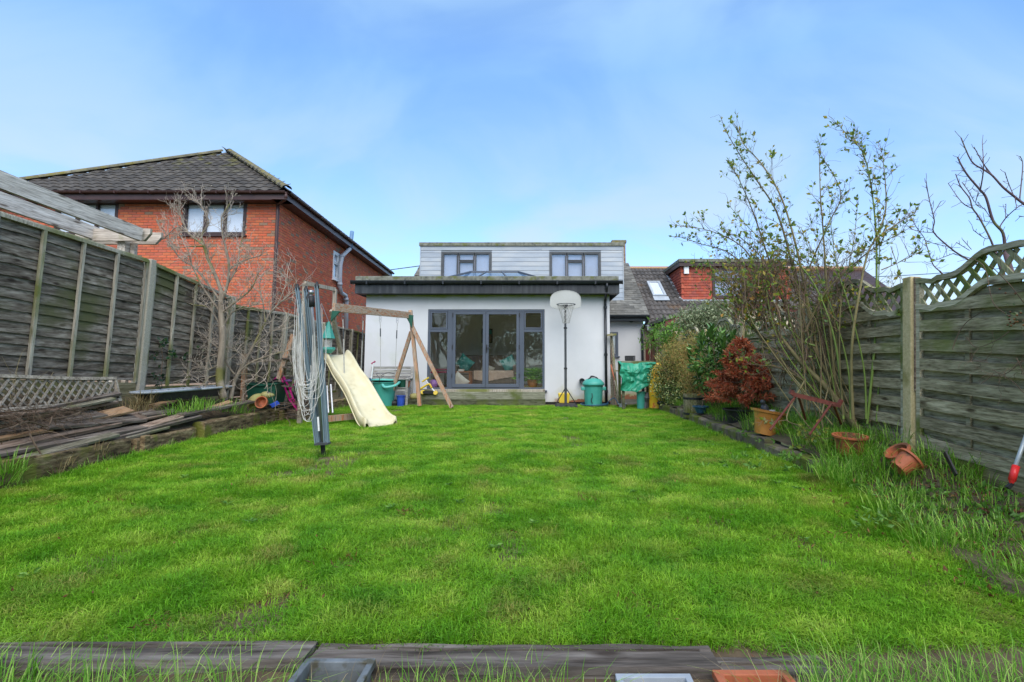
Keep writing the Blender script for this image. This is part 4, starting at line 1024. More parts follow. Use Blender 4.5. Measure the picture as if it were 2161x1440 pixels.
rf_ = thing('slatted_fence', 'mossy hit-and-miss slatted fence with wavy trellis top along the right side', 'fence', (3.37, 7, .3))
LEAN = .06
FRf = Frame((3.37 - LEAN * 1.15, 0, 0), (0, -1, 0), (LEAN, 0, 1))
PR = [2.72, 4.65, 6.58, 8.5, 10.43, 12.36, 14.0]
def wave(u):
    a = max(0, min(1, (u - .13) / .74)); s_ = .5 - .5 * math.cos(2 * math.pi * a)
    return .18 * s_ + .015 * math.cos(math.pi * min(u, 1 - u) / .13) * (1 if min(u, 1 - u) < .13 else -1)
for k in range(6):
    y0, y1 = PR[k] + .075, PR[k + 1] - .075
    tilt = [.05, .0, .01, 0, 0, 0][k] if k else .05
    bz = [.42, .40, .36, .33, .3, .3][k]
    tzL = [1.66, 1.645, 1.6, 1.56, 1.53, 1.5][k]
    def u_(t): return -lerp(y0, y1, t)
    def zt(t): return (t - 1) * tilt * 1.78
    N = 28
    lowc = [(u_(i / N), tzL + zt(i / N) + wave(i / N)) for i in range(N + 1)]
    topc = [(u, z + .235) for u, z in lowc]
    MB().strip(lowc, [(u, z - .045) for u, z in lowc], FRf, -.02, .028).build('curved_rail', m['cap_r'], rf_)
    MB().strip(topc, [(u, z - .045) for u, z in topc], FRf, -.02, .028).build('curved_rail', m['cap_r'], rf_)
    for t in (0, 1):
        u = u_(t); s_ = .045 if t == 0 else -.045
        a, b = sorted((u, u - s_))
        MB().fbox(FRf, a, b, bz + zt(t) - .02, (topc[0] if t == 0 else topc[-1])[1] - .046, -.022, .024).build('stile', m['cap_r'], rf_)
    # slats
    pitch = .168; i = 0
    def low_at(u):
        t = (-u - y0) / (y1 - y0); return tzL + zt(t) + wave(t) - .045
    z = bz
    while z < tzL + .2:
        for (dz_, hgt, n0, n1, nm) in ((0, .098, .012, .026, 1), (.078, .104, -.022, -.012, 0)):
            zz = z + dz_
            ts = [j / 14 for j in range(15)]
            lo_, hi_ = [], []; bow = rnd(-.006, .006)
            for t in ts:
                u = lerp(u_(0) - .046, u_(1) + .046, t)
                tt = (-u - y0) / (y1 - y0)
                zl, zh = zz + zt(tt) + bow * math.sin(3.14 * t), zz + hgt + zt(tt) + bow * math.sin(3.14 * t)
                lim = low_at(u) + .01
                if zl < lim - .015: lo_.append((u, zl)); hi_.append((u, min(zh, lim)))
                elif len(lo_) > 1: break
                else: lo_, hi_ = [], []
            if len(lo_) > 1: MB().strip(hi_, lo_, FRf, n0, n1).build('slat', m['fence_r'], rf_)
        z += pitch
    for t in (.3, .7):
        u = u_(t); MB().fbox(FRf, u - .02, u + .02, bz + zt(t) - .02, tzL + zt(t) + wave(t) - .05, -.011, .010).build('batten', m['fence_r'], rf_)
    # trellis
    W_ = y1 - y0; sp_ = .135
    for sgn in (1, -1):
        c0_ = -3.0
        while c0_ < W_ + 2:
            inside = []
            for j in range(121):
                s_ = j / 120 * .7      # distance above low line base
                x = c0_ + sgn * s_ * .85; zz = tzL - .12 + s_
                t = x / W_
                if 0.022 < t < .978:
                    zl = tzL + zt(t) + wave(t) - .01; zh = zl + .2
                    if zl < zz < zh: inside.append((x, zz))
            if len(inside) > 6:
                (xa, za_), (xb, zb2) = inside[0], inside[-1]
                MB().beam(FRf.P(-(y0 + xa), za_, .008 * sgn), FRf.P(-(y0 + xb), zb2, .008 * sgn), .014, .034, up=FRf.v).build('trellis_slat', m['trellis_r'], rf_)
            c0_ += sp_
    MB().fbox(FRf, -y1 + 0, -y0, bz - .16, bz - .03, -.02, .02).build('gravel_board', m['gravel_board'], rf_)
for y in PR[:-1]:
    yy = y
    MB().fbox(FRf, -yy - .055, -yy + .055, -.3, (1.93 if y < 7 else 1.86 - (y - 7) * .01), -.05, .055).build('post', m['concrete_moss'], rf_, bevel=.01)
MB().fbox(FRf, -4.65 + .06, -4.65 + .074, .9, 1.92, -.02, .03).build('rusty_strip', m['plank_brown'], rf_)

# pergola beyond the left fence
pg = thing('pergola', 'pale grey timber pergola rising behind the left fence', 'pergola', (-6.5, 7.7, 0))
for (X_, q, a, b, c, d) in ((-6.1, 283, 364, 478, 402, 487), (-6.9, 190, 408, 478, 442, 490)):
    y1 = -X_ * 1080 / (1140 - q); z1 = CAM_H + (765 - b) * y1 / 1080; zz = CAM_H + (765 - a) * (-X_ * 1080 / 1140) / 1080; y0 = -X_ * 1080 / 1140
    s_ = (z1 - zz) / (y1 - y0); ya = 2.5; zA = z1 + (ya - y1) * s_
    MB().hexa([(X_ - .025, ya, zA - .2), (X_ + .025, ya, zA - .2), (X_ + .025, y1 - .03, z1 - .2), (X_ - .025, y1 - .03, z1 - .2), (X_ - .025, ya, zA), (X_ + .025, ya, zA), (X_ + .025, y1, z1), (X_ - .025, y1, z1)]).build('beam', m['pergola'], pg)
for (yy, xa, xb, zt1) in ((7.75, -7.15, -6.0, 3.2), (8.02, -7.4, -6.03, 3.21)):
    Fp = Frame((0, yy, 0), (1, 0, 0))
    MB().prism([(xa, zt1 - .19), (xb - .09, zt1 - .19), (xb, zt1 - .08), (xb, zt1), (xa, zt1)], Fp, -.025, .025).build('cross_beam', m['pergola_x'], pg)
B(-6.56, -6.44, 7.81, 7.93, 0, 3.05).build('post', m['pergola'], pg)
B(-6.43, -6.36, 7.9, 7.96, 0, 3.02).build('post', m['pergola_x'], pg)

# ============================================================ RETAINING EDGES AND SLEEPERS
def sleeper_mesh(p, q, w, h, notch=None, seed=0, n=36, rough=.006):
    p, q = Vector(p), Vector(q); d = (q - p).normalized(); a = Vector((0, 0, 1)).cross(d).normalized(); up = Vector((0, 0, 1)); L = (q - p).length
    mb = MB(); rings = []
    for i in range(n + 1):
        t = i / n; c = p.lerp(q, t); s_ = t * L
        def J(k, amp=rough): return amp * mnoise.noise(Vector((s_ * 3.5, k * 7.3 + seed, seed)))
        e = .012
        prof = [(-w / 2, -h), (w / 2, -h), (w / 2 + J(1), -e * 2), (w / 2 - e + J(2), J(3))]
        if notch is not None:
            nt_ = notch * w + .02 * mnoise.noise(Vector((s_ * 2, seed, 3))); g_ = max(.003, .012 + .014 * mnoise.noise(Vector((s_ * 1.7, seed + 5, 1)))); dp_ = .06 if .03 < t < .97 else .004
            prof += [(nt_ + g_, J(4)), (nt_, -dp_), (nt_ - g_, J(5))]
        prof += [(-w / 2 + e, J(6)), (-w / 2 + J(7), -e * 2)]
        rings.append([c + a * x + up * z for x, z in prof])
    k = len(rings[0]); b = 0
    for r_ in rings: mb.v += r_
    for i in range(n):
        for j in range(k):
            j2 = (j + 1) % k; mb.f.append((i * k + j, i * k + j2, (i + 1) * k + j2, (i + 1) * k + j))
    mb.f.append(tuple(range(k))); mb.f.append(tuple(n * k + j for j in reversed(range(k))))
    mb.f = [tuple(reversed(f)) for f in mb.f]
    return mb
fs_ = [(-150, 655, 1350, 1397, -.055, .25, 'dark split railway sleeper at the left of the front edge', .3),
       (658, 1508, 1359, 1412, -.06, .22, 'long railway sleeper in the middle of the front edge', .28),
       (1514, 1745, 1380, 1428, -.085, .1, 'lower sunken railway sleeper at the right of the front edge', .2)]
for i, (a, b, yr, yf, z, nt_, lab, h) in enumerate(fs_):
    R_, F_ = Zp(1140, yr, z), Zp(1140, yf, z); yc = (R_.y + F_.y) / 2; w = R_.y - F_.y
    xa, xb = Zp(a, (yr + yf) / 2, z).x, Zp(b, (yr + yf) / 2, z).x
    sleeper_mesh((xa, yc + (.012 if i == 1 else -.01), z), (xb, yc, z), w, .2, nt_, i * 11).build('railway_sleeper', m['sleeper_f'], None, loc=(xa, yc, z - .2), label=lab, cat='sleeper')
rl = thing('retaining_wall', 'low wall of rotting sleepers holding up the left bed', 'retaining wall', (-4.7, 8, 0))
for i, (a, b, z, dx) in enumerate(((1.2, 3.9, .27, 0), (3.93, 5.95, .29, .02), (5.98, 7.1, .27, .0), (7.13, 9.3, .33, .03), (9.33, 11.2, .3, 0), (11.23, 12.7, .28, .02))):
    sleeper_mesh((-4.72 + dx, a, z), (-4.78 + dx, b, z), .17, z + .1, .2 if i % 2 else None, 40 + i, rough=.02).build('sleeper', m['sleeper_l'], rl)
for y in (6.03, 9.2): B(-4.64, -4.58, y, y + .09, -.1, .3).build('stake', m['sleeper_l'], rl, bevel=.008)
rr = thing('stone_edging', 'low mossy block edging between lawn and right bed', 'edging', (2.75, 8, 0))
y = 4.98; i = 0
while y < 12.7:
    L = rnd(.42, .75); z = lawn_z(y) + .165 + rnd(-.02, .02); x = 2.72 + rnd(-.02, .02) + (.0 if y < 8 else (y - 8) * .035)
    sleeper_mesh((x, y + .008, z), (x + rnd(-.02, .02), y + L - .008, z + rnd(-.01, .01)), .2, .26, None, 80 + i, n=8, rough=.02).build('block', m['edging'], rr)
    y += L; i += 1

# timber pile: px-ends, X distance, width, thickness, material, label
planks = [
 ((-60, 995), (243, 917), -4.76, -4.72, .12, .03, 'plank_grey', 'greenish plank lying lowest on the sleeper wall'),
 ((-60, 967), (300, 902), -4.86, -4.82, .14, .035, 'plank_dark', 'dark plank second from the bottom of the timber pile'),
 ((-60, 947), (335, 871), -4.98, -4.98, .22, .03, 'plank_brown', 'widest brown plank lying across the timber pile'),
 ((-60, 932), (97, 905), -5.03, -5.02, .16, .03, 'plank_orange', 'reddish plank end under the dead twigs at far left'),
 ((160, 888), (272, 864), -5.08, -5.03, .16, .03, 'plank_orange', 'short split orange plank behind the widest brown plank'),
 ((-60, 903), (236, 841), -5.15, -5.14, .10, .03, 'plank_grey', 'grey plank in the upper tier of the timber pile'),
 ((-60, 888), (248, 830), -5.22, -5.2, .12, .03, 'plank_dark', 'dark plank topped with an orange edge at the back of the pile'),
 ((-60, 872), (112, 845), -5.3, -5.28, .12, .04, 'plank_dark', 'black rotten plank beneath the leaning trellis panel'),
 ((236, 921), (380, 879), -4.84, -4.8, .11, .03, 'plank_brown', 'brown plank continuing the pile towards the small tree'),
 ((262, 925), (352, 901), -4.75, -4.75, .09, .03, 'plank_grey', 'short mossy offcut on the corner of the sleeper wall'),
 ((318, 858), (368, 845), -5.12, -5.1, .10, .03, 'plank_orange', 'small orange board near the concrete post'),
 ((374, 885), (486, 848), -4.86, -4.86, .09, .03, 'plank_orange', 'long orange-brown plank below the tuft of grass'),
 ((300, 876), (372, 868), -4.95, -4.95, .12, .03, 'plank_dark', 'dark wet plank just right of the widest brown plank'),
 ((140, 866), (240, 848), -5.2, -5.2, .12, .03, 'plank_brown', 'thin brown board tucked under the grey upper plank'),
 ((-60, 1003), (180, 940), -4.72, -4.70, .07, .05, 'plank_dark', 'rough dark plank hanging over the edge of the sleeper wall'),
 ((-60, 918), (210, 873), -5.1, -5.08, .20, .03, 'plank_dark', 'broad black plank in the middle of the timber pile'),
 ((90, 900), (300, 884), -4.98, -4.92, .15, .03, 'plank_dark', 'dark board under the right part of the widest brown plank'),
 ((-60, 958), (250, 893), -4.92, -4.9, .10, .04, 'plank_brown', 'brown batten squeezed below the widest brown plank'),
 ((200, 934), (420, 878), -4.79, -4.76, .10, .04, 'plank_dark', 'long dark plank along the top edge of the sleeper wall'),
 ((380, 876), (540, 846), -4.80, -4.80, .12, .035, 'plank_dark', 'worn dark plank on the sleeper wall by the mossy frog'),
 ((-60, 880), (150, 858), -5.2, -5.2, .25, .02, 'plank_brown', 'wide faded board in the shade behind the dead twigs'),
]
for a, b, xa, xb, w, h, mt, lab in planks:
    p, q = PX(*a, xa), PX(*b, xb)
    if 'widest' in lab: up = (.35, 0, 1)
    else: up = (rnd(.1, .3), 0, 1)
    mb = MB(); n = 7; pr = p
    d = (q - p)
    for i in range(n):
        s0, s1 = p + d * (i / n), p + d * ((i + 1) / n)
    mb.beam(p, q, w, h, up)
    mb.build('plank', m[mt], None, bevel=.004, loc=tuple(p), label=lab, cat='plank', group='planks in the timber pile')
# more rotten boards at the back of the pile
# trellis panel leaning on the fence
tp = thing('trellis_panel', 'fallen diamond trellis panel with dipped top leaning on the left fence', 'trellis', (-5.32, 6, .7))
FT = Frame((-4.98, 0, 0), (0, 1, 0), (-.30, 0, 1))
def ttop(y): return 1.055 + .045 * math.cos((y - 4.3) * 1.55)
def tbot(y): return .73
cu = [(3.6 + i * .14, 0) for i in range(21)]; ya, yb = 3.75, 6.38
tc_ = [(lerp(ya, yb, i / 20), ttop(lerp(ya, yb, i / 20))) for i in range(21)]
MB().strip(tc_, [(a, b - .035) for a, b in tc_], FT, -.015, .025).build('top_rail', m['trellis_l'], tp)
MB().fbox(FT, ya, yb, .70, .735, -.015, .025).build('bottom_rail', m['trellis_l'], tp)
MB().fbox(FT, yb - .03, yb, .736, ttop(yb) - .036, -.014, .024).build('end_stile', m['trellis_l'], tp)
for sgn in (1, -1):
    c0_ = ya - .4
    while c0_ < yb + .4:
        ins = [(c0_ + sgn * s_ * .9, .74 + s_) for s_ in [j * .006 for j in range(70)] if ya + .01 < c0_ + sgn * s_ * .9 < yb - .03 and .74 + s_ < ttop(c0_ + sgn * s_ * .9) - .03]
        if len(ins) > 5: MB().beam(FT.P(*ins[0], .006 * sgn), FT.P(*ins[-1], .006 * sgn), .01, .022, up=FT.v).build('lath', m['trellis_l'], tp)
        c0_ += .10

# ============================================================ ROTARY AIRER
Ya = 5.75
base = G(683, 962); Ya = base.y
ra = thing('rotary_airer', 'folded grey rotary washing line leaning on the lawn with hanging white cords', 'clothes airer', tuple(base))
def Q(px, py, dy=0): return W(px, py, Ya + dy)
MB().tube([base + Vector((0, 0, -.05)), Q(681, 935)], .026, 10).build('ground_socket', m['black'], ra)
MB().tube([Q(681, 940), Q(657, 640), Q(656, 618)], .019, 10).build('pole', m['steel'], ra, smooth=True)
MB().tube([Q(658.5, 648, -.0), Q(657, 625)], .034, 10).build('clamp', m['black'], ra, smooth=True)
MB().tube([Q(656.6, 621), Q(656.2, 613)], .03, 10).build('pole_cap', m['steel'], ra, smooth=True)
arms = [((627.5, 608), (671, 937), -.02), ((645.5, 612), (677, 937), .14), ((668.5, 604), (690, 937), -.14), ((650, 630), (684, 937), .09)]
for i, (t, b, dy) in enumerate(arms[:3] + arms[3:]):
    T_, Bm = Q(*t, dy), Q(*b, dy * .5)
    am = MB()
    am.beam(Bm, T_, .062 if i != 3 else .04, .02, up=(0, 1, 0), w2=.034, h2=.018)
    am.beam(Bm + Vector((-.022, -.016, 0)), T_ + Vector((-.012, -.014, 0)), .012, .022, up=(0, 1, 0)); am.beam(Bm + Vector((.022, -.016, 0)), T_ + Vector((.012, -.014, 0)), .012, .022, up=(0, 1, 0))
    A_ = am.build('arm', m['airer'], ra)
    MB().lathe([(.026, -.03), (.03, .0), (.018, .025), (.012, .05)], T_, 8).build('arm_cap', m['black'], A_)
MB().beam(Q(667, 937, -.1), Q(695, 936, -.1), .10, .02, up=(0, 0, 1)).build('arm_bracket', m['dark_metal'], ra)
MB().beam(Q(671, 880, -.16), Q(673, 910, -.16), .02, .003, up=(0, 1, 0)).build('sticker', m['white_pvc'], ra)
for i in range(26):
    t = i / 25
    xa = rnd(619, 636) + 6 * t; ya_ = lerp(625, 740, rng.random() ** 1.5)
    xb = rnd(640, 682) if i % 3 else rnd(660, 690); yb_ = lerp(640, 800, rng.random())
    bot = rnd(800, 890); mx = lerp(xa, xb, .5) + rnd(-8, 8)
    sag = smooth_path([Q(xa, ya_, rnd(-.2, .1)), Q(xa - 2, lerp(ya_, bot, .55), -.1 + rnd(-.08, .08)), Q(lerp(xa, mx, .45), lerp(ya_, bot, .93), -.15), Q(mx, bot, -.18), Q(lerp(mx, xb, .7), lerp(yb_, bot, .9), -.16), Q(xb, lerp(yb_, bot, .5), -.12), Q(xb - 1, yb_, -.1)], 4)
    MB().tube(sag, .0022, 4, cap=False).build('cord', m['cord'], ra)

# ============================================================ PLAY FRAME: swing beam, slide and tower
pf = thing('play_frame', 'wooden climbing frame with cream slide and swing beam left of the patio doors', 'climbing frame', (-3.5, 10.5, .05))
bl, br = W(704, 649, 9.25), W(868, 666, 12.45)
MB().beam(bl, br, .055, .155).build('beam', m['frame_beam'], pf, bevel=.006)
topc = W(867, 660, 12.5)
for (q, Yf, nm) in (((821, 849), 12.95, 0), ((886, 857), 12.35, 0), ((954, 861), 12.0, 1)):
    ft = W(*q, Yf)
    tp_ = {821: W(868, 700, 12.5), 886: W(866, 655, 12.42), 954: W(870, 690, 12.36)}[q[0]]
    MB().beam(ft, tp_, .085, .085, up=(0, 1, 0)).build('leg', m['frame_wood'], pf, bevel=.006)
MB().prism([(0, 0), (.2, 0), (.2, -.3)], Frame(W(855, 664, 12.28), (1, 0, -.1)), -.02, .03).build('bracket', m['green_pl'], pf)
MB().prism([(0, 0), (.14, 0), (0, -.2)], Frame(W(702, 656, 9.15), (1, 0, -.1)), -.02, .03).build('bracket', m['green_pl'], pf)
# tower
def post(p, q, w=.07, nm='tower_post', mt='frame_grey'): return MB().beam(p, q, w, w, up=(0, 1, 0)).build(nm, m[mt], pf, bevel=.004)
P1t, P2t = W(644, 598, 9.0), W(707, 611, 10.2)
post((P1t.x, P1t.y, .0), P1t); post((P2t.x, P2t.y, 1.9), P2t); post(W(720, 745, 10.15), W(700, 655, 9.5)); post(W(718, 838, 10.15), W(719, 742, 10.15))
MB().beam(P1t, P2t, .045, .07).build('top_rail', m['frame_grey'], pf)
post((P1t.x - 1.0, P1t.y, .1), (P1t.x - 1.0, P1t.y, 1.3), mt='frame_wood'); post((P2t.x - .95, P2t.y, .1), (P2t.x - .95, P2t.y, 1.3), mt='frame_wood')
B(P1t.x - 1.0, P1t.x + .02, P1t.y - .03, P2t.y + .03, 1.16, 1.2).build('platform', m['plank_dark'], pf)
MB().beam(W(619, 706, 9.0), W(588, 800, 8.9), .07, .05, up=(0, 1, 0)).build('ladder_rail', m['frame_wood'], pf)
MB().beam(W(643, 706, 9.3), W(640, 840, 9.2), .07, .05, up=(0, 1, 0)).build('ladder_rail', m['frame_wood'], pf)
for q in (757, 775, 793, 815): MB().beam(W(596, q, 8.9), W(648, q + 1, 9.2), .10, .03).build('tread', m['plank_dark'], pf)
for a, b in (((690, 815), (693, 872)), ((698, 812), (702, 872))): MB().tube([W(*a, 9.2), W(*b, 8.9)], .018, 8).build('slide_leg', m['steel'], pf)
MB().beam(W(692, 884, 8.9), W(754, 878, 9.3), .09, .1).build('ground_beam', m['frame_wood'], pf)
# slide
top_c, bot_c = Vector((-4.0, 9.98, 1.33)), Vector((-2.68, 8.72, .13))
dirh = Vector((bot_c.x - top_c.x, bot_c.y - top_c.y, 0)); Lh = dirh.length; dh = dirh.normalized(); sdv = Vector((dh.y, -dh.x, 0))
def prof_z(t):
    pts_ = [(0, 1.30), (.05, 1.30), (.16, 1.16), (.30, .95), (.45, .80), (.58, .64), (.72, .42), (.85, .22), (.93, .15), (1.0, .13)]
    for (a, za), (b, zb__) in zip(pts_, pts_[1:]):
        if t <= b: 
            s_ = (t - a) / (b - a); return za + (zb__ - za) * s_
    return .13
zs_ = [prof_z(i / 40) for i in range(41)]
for _ in range(3): zs_ = [zs_[0]] + [(zs_[i - 1] + 2 * zs_[i] + zs_[i + 1]) / 4 for i in range(1, 40)] + [zs_[-1]]
rows = []
for i in range(41):
    t = i / 40; c = top_c + dirh * t; c.z = zs_[i]
    w = .215 + .03 * max(0, (t - .6) / .4); hr = .10 if t > .02 else .06
    tl = [(-w - .045, -.10), (-w - .045, hr - .01), (-w - .03, hr), (-w - .01, hr), (-w + .01, hr - .02), (-w + .03, .015), (-w * .5, 0), (0, -.002), (w * .5, 0), (w - .03, .015), (w - .01, hr - .02), (w + .01, hr), (w + .03, hr), (w + .045, hr - .01), (w + .045, -.10)]
    rows.append([c + sdv * x + Vector((0, 0, z)) for x, z in tl])
sb = MB(); sb.grid(rows)
lip = [rows[-1][j] + dh * .03 + Vector((0, 0, -.08)) for j in range(15)]
sb.grid([rows[-1], lip])
under = [[c + Vector((0, 0, -.02)) for c in r_[5:10]] for r_ in rows]; 
so = sb.build('slide', m['slide'], pf, smooth=True)
sm = so.modifiers.new('solid', 'SOLIDIFY'); sm.thickness = .008
for sgn in (-1, 1):      # moulded rib along each side
    MB().tube([r_[0 if sgn < 0 else 14] + Vector((0, 0, .015 + .05 * (1 - i / 40))) for i, r_ in enumerate(rows)], .012, 6).build('side_rib', m['slide'], so, smooth=True)
MB().tube(smooth_path([W(684, 738, 9.8), W(686, 700, 9.85), W(690, 680, 9.9)], 3), .012, 6).build('handle', m['green_pl'], pf)
# swing ropes, hooks and seats
ropes = [((712, 658), (724, 720), .3), ((766, 661), (762, 800), .5)]
for (px_, yt, yb2, bx, t) in ((724.5, 660, 830, 727, .3), (767, 662, 833, 760, .55), (803, 662, 800, 803, .72), (839, 664, 806, 833, .9)):
    A_ = bl.lerp(br, (lambda k: k)( (px_ - 704) / 164 * bl.y / (bl.y + (br.y - bl.y) * (1 - (px_ - 704) / 164)) ))
    A_.z -= .08
    Bt = W(bx, yb2, A_.y)
    hk = MB().tube([A_ + Vector((0, 0, .17)), A_], .006, 5)
    for z in (.0, .06): hk.tube([A_ + Vector((math.cos(a) * .022, 0, math.sin(a) * .035 - .04 - z)) for a in [i * math.pi / 5 for i in range(11)]], .004, 4)
    hk.build('hook', m['steel'], pf)
    mid = A_.lerp(Bt, .35)
    MB().tube([A_ + Vector((0, 0, -.13)), mid, Bt], .006 if px_ > 790 else .011, 5).build('rope', m['rope'], pf)
    MB().tube([A_.lerp(Bt, .2), A_.lerp(Bt, .33)], .014 if px_ > 790 else .012, 6).build('rope_grip', m['dark_metal'], pf)
MB().tube(smooth_path([W(794, 789, 11.6), W(803, 800, 11.6), W(812, 789, 11.6)], 2) + [W(794, 789, 11.6)], .006, 5).build('rope_triangle', m['dark_metal'], pf)
MB().tube(smooth_path([W(800, 812, 11.6), W(803, 795, 11.6), W(818, 787, 11.8), W(834, 790, 12)], 5), .007, 5).build('swing_seat', m['black'], pf)

# teal hanging lantern
tl_ = W(693, 715, 9.7)
bf = thing('bird_feeder', 'green lantern-shaped bird feeder hanging beside the top of the slide', 'bird feeder', (tl_.x, tl_.y, W(693, 746, 9.7).z))
z0, z1, z2, z3, z4 = [W(693, q, 9.7).z for q in (679, 714, 733, 738, 746)]
MB().lathe([(.125, z1 - .005), (.125, z1), (.07, lerp(z1, z0, .5)), (.02, z0)], (tl_.x, tl_.y, 0), 8).build('roof', m['teal_pl'], bf)
MB().lathe([(.075, z2), (.075, z1 - .006)], (tl_.x, tl_.y, 0), 8).build('seed_tube', m['bench'], bf)
MB().lathe([(.06, z4), (.13, z3), (.13, z2 - .001)], (tl_.x, tl_.y, 0), 12).build('tray', m['teal_pl'], bf)
MB().tube([(tl_.x, tl_.y, z0), (tl_.x - .02, tl_.y, z0 + .04), (P1t.x, tl_.y, z0 + .35)], .005, 4).build('hanger', m['steel'], bf)

# ============================================================ THINGS BY THE HOUSE WALL
# bench
Yb = 13.1
bx0, bx1 = W(775, 800, Yb).x, W(866, 800, Yb).x; bz0 = .03
bn = thing('garden_bench', 'silvered wooden slatted bench against the white wall behind the green tub', 'bench', ((bx0 + bx1) / 2, Yb, bz0))
zt1, zsx = W(800, 774, Yb + .2).z, W(800, 818, Yb).z
for x in (bx0, bx1 - .06):
    MB().beam((x + .03, Yb + .24, bz0), (x + .03, Yb + .30, zt1), .055, .05, up=(0, 1, 0)).build('leg', m['bench'], bn)
    MB().beam((x + .03, Yb - .2, bz0), (x + .03, Yb - .2, zsx + .2), .055, .05, up=(0, 1, 0)).build('leg', m['bench'], bn)
    MB().beam((x + .03, Yb - .25, zsx + .22), (x + .03, Yb + .26, zsx + .23), .07, .03).build('armrest', m['bench'], bn, bevel=.006)
for i in range(5):
    z = lerp(zsx + .12, zt1 - .03, i / 4); B(bx0 + .06, bx1 - .06, Yb + .24, Yb + .262, z - .032, z + .032).build('back_slat', m['bench'], bn)
for i in range(5):
    y = Yb - .2 + i * .095; B(bx0 + .02, bx1 - .02, y - .035, y + .035, zsx - .012, zsx + .01).build('seat_slat', m['bench'], bn)
B(bx0 + .06, bx1 - .06, Yb - .21, Yb - .19, zsx - .08, zsx - .013).build('front_rail', m['bench'], bn)
# tub with lid
def bucket(x, y, z0, r, h, mt, lab, name='tub', cat='tub', taper=.82, lid=None, lip=.02, group=None, tilt=None, n=28, **kw):
    t = thing(name, lab, cat, (x, y, z0), group)
    M_ = Matrix.Rotation(tilt[0], 4, tilt[1]) if tilt else None
    pr_ = [(r * taper, 0), (r * lerp(taper, 1, .5), h * .5), (r, h), (r + lip, h + .001), (r + lip, h + .018), (r - .006, h + .018), (r * taper - .006, .02), (.001, .02)]
    MB().lathe(pr_, (x, y, z0), n, mtx=M_).build('body', m[mt], t, smooth=False)
    return t
Yt = 12.9; tx0, tx1 = W(786, 830, Yt).x, W(836, 830, Yt).x; tz0, tz1 = .04, W(800, 808, Yt).z
tb = bucket((tx0 + tx1) / 2, Yt, tz0, (tx1 - tx0) / 2 * .96, tz1 - tz0, 'teal_pl', 'pale green round tub with a loose lid below the swing', taper=.78)
cx_ = (tx0 + tx1) / 2
MB().lathe([(.30, 0), (.31, .03), (.27, .055), (.26, .045), (.001, .05)], (cx_ - .02, Yt, tz1 + .03), 28, mtx=Matrix.Rotation(R(-6), 4, 'X')).build('lid', m['teal_lt'], tb, smooth=True)
MB().tube(smooth_path([Vector((cx_ + .02, Yt - .25, tz1 - .02)), Vector((cx_ + .12, Yt - .34, tz1 - .10)), Vector((cx_ + .34, Yt - .26, tz1 - .06)), Vector((cx_ + .38, Yt - .02, tz1 + .02))], 4), .035, 8).build('handle', m['teal_lt'], tb, smooth=True)
pb_ = W(841, 812, 13.0)
bucket(pb_.x + .1, 13.0, zsx + .012, .13, .17, 'green_pl', 'small dark green plant pot on the bench seat', name='plant_pot', cat='plant pot')
pc_ = W(858, 812, 13.0)
bucket(pc_.x, 13.02, zsx + .012, .08, .14, 'terra', 'little terracotta pot standing on the right end of the bench', name='plant_pot', cat='plant pot')
pj = W(803, 776, 12.95)
pgo = thing('toy_scooter', 'white-stemmed toy scooter with maroon grips propped on the bench', 'scooter', tuple(W(783, 803, 12.95)))
MB().tube([W(783, 803, 12.95), W(788, 766, 12.95)], .018, 8).build('stem', m['white_pvc'], pgo)
MB().tube([W(784, 768, 12.95), W(792, 763, 12.95)], .02, 8).build('handlebar', m['magenta'], pgo)
MB().beam(W(773, 805, 12.9), W(787, 802, 13.0), .1, .03).build('deck', m['teal_pl'], pgo)
wc = W(781, 803, 12.9); MB().lathe([(.001, -.015), (.05, -.015), (.055, 0), (.05, .015), (.001, .015)], wc, 14, mtx=Matrix.Rotation(R(90), 4, 'X')).build('wheel', m['hose'], pgo)
q_ = W(846, 842, 12.85); bucket(q_.x, 12.85, .05, .1, .26, 'blue', 'small blue bucket on the ground under the bench', name='bucket', cat='bucket', taper=.85)
q_ = W(832, 845, 13.0)
MB().lathe([(.16, 0), (.19, .1), (.17, .16), (.16, .15), (.12, .03), (.001, .03)], (q_.x, 13.0, .04), 18).build('basin', m['black'], None, loc=(q_.x, 13, .04), label='shallow black basin on the ground below the bench', cat='basin')
# steps in front of the doors
st = thing('timber_step', 'greenish timber step in front of the patio doors', 'step', (-1.8, 13.2, 0))
s0, s1 = W(851, 850, 13.0).x, W(1151, 850, 13.0).x
zc = W(1000, 843.5, 13.05).z; zd = W(1000, 828, 13.05).z
B(W(885, 840, 13.0).x, s1 - .01, 13.1, 13.46, zc + .002, zd).build('step_board', m['step'], st, bevel=.006)
B(W(885, 840, 13.0).x, s1 - .01, 13.2, 13.46, zd + .001, zd + .06).build('step_board', m['batten_l'], st)
B(s0, s1, 13.0, 13.46, zc - .025, zc).build('step_top', m['step_low'], st)
k_ = [(s0, s0 + .5), (s0 + .503, s0 + 2.0), (s0 + 2.003, s1)]
for a, b in k_: B(a, b, 13.01, 13.05, -.1, zc - .027).build('riser_board', m['step_low'], st, bevel=.006)
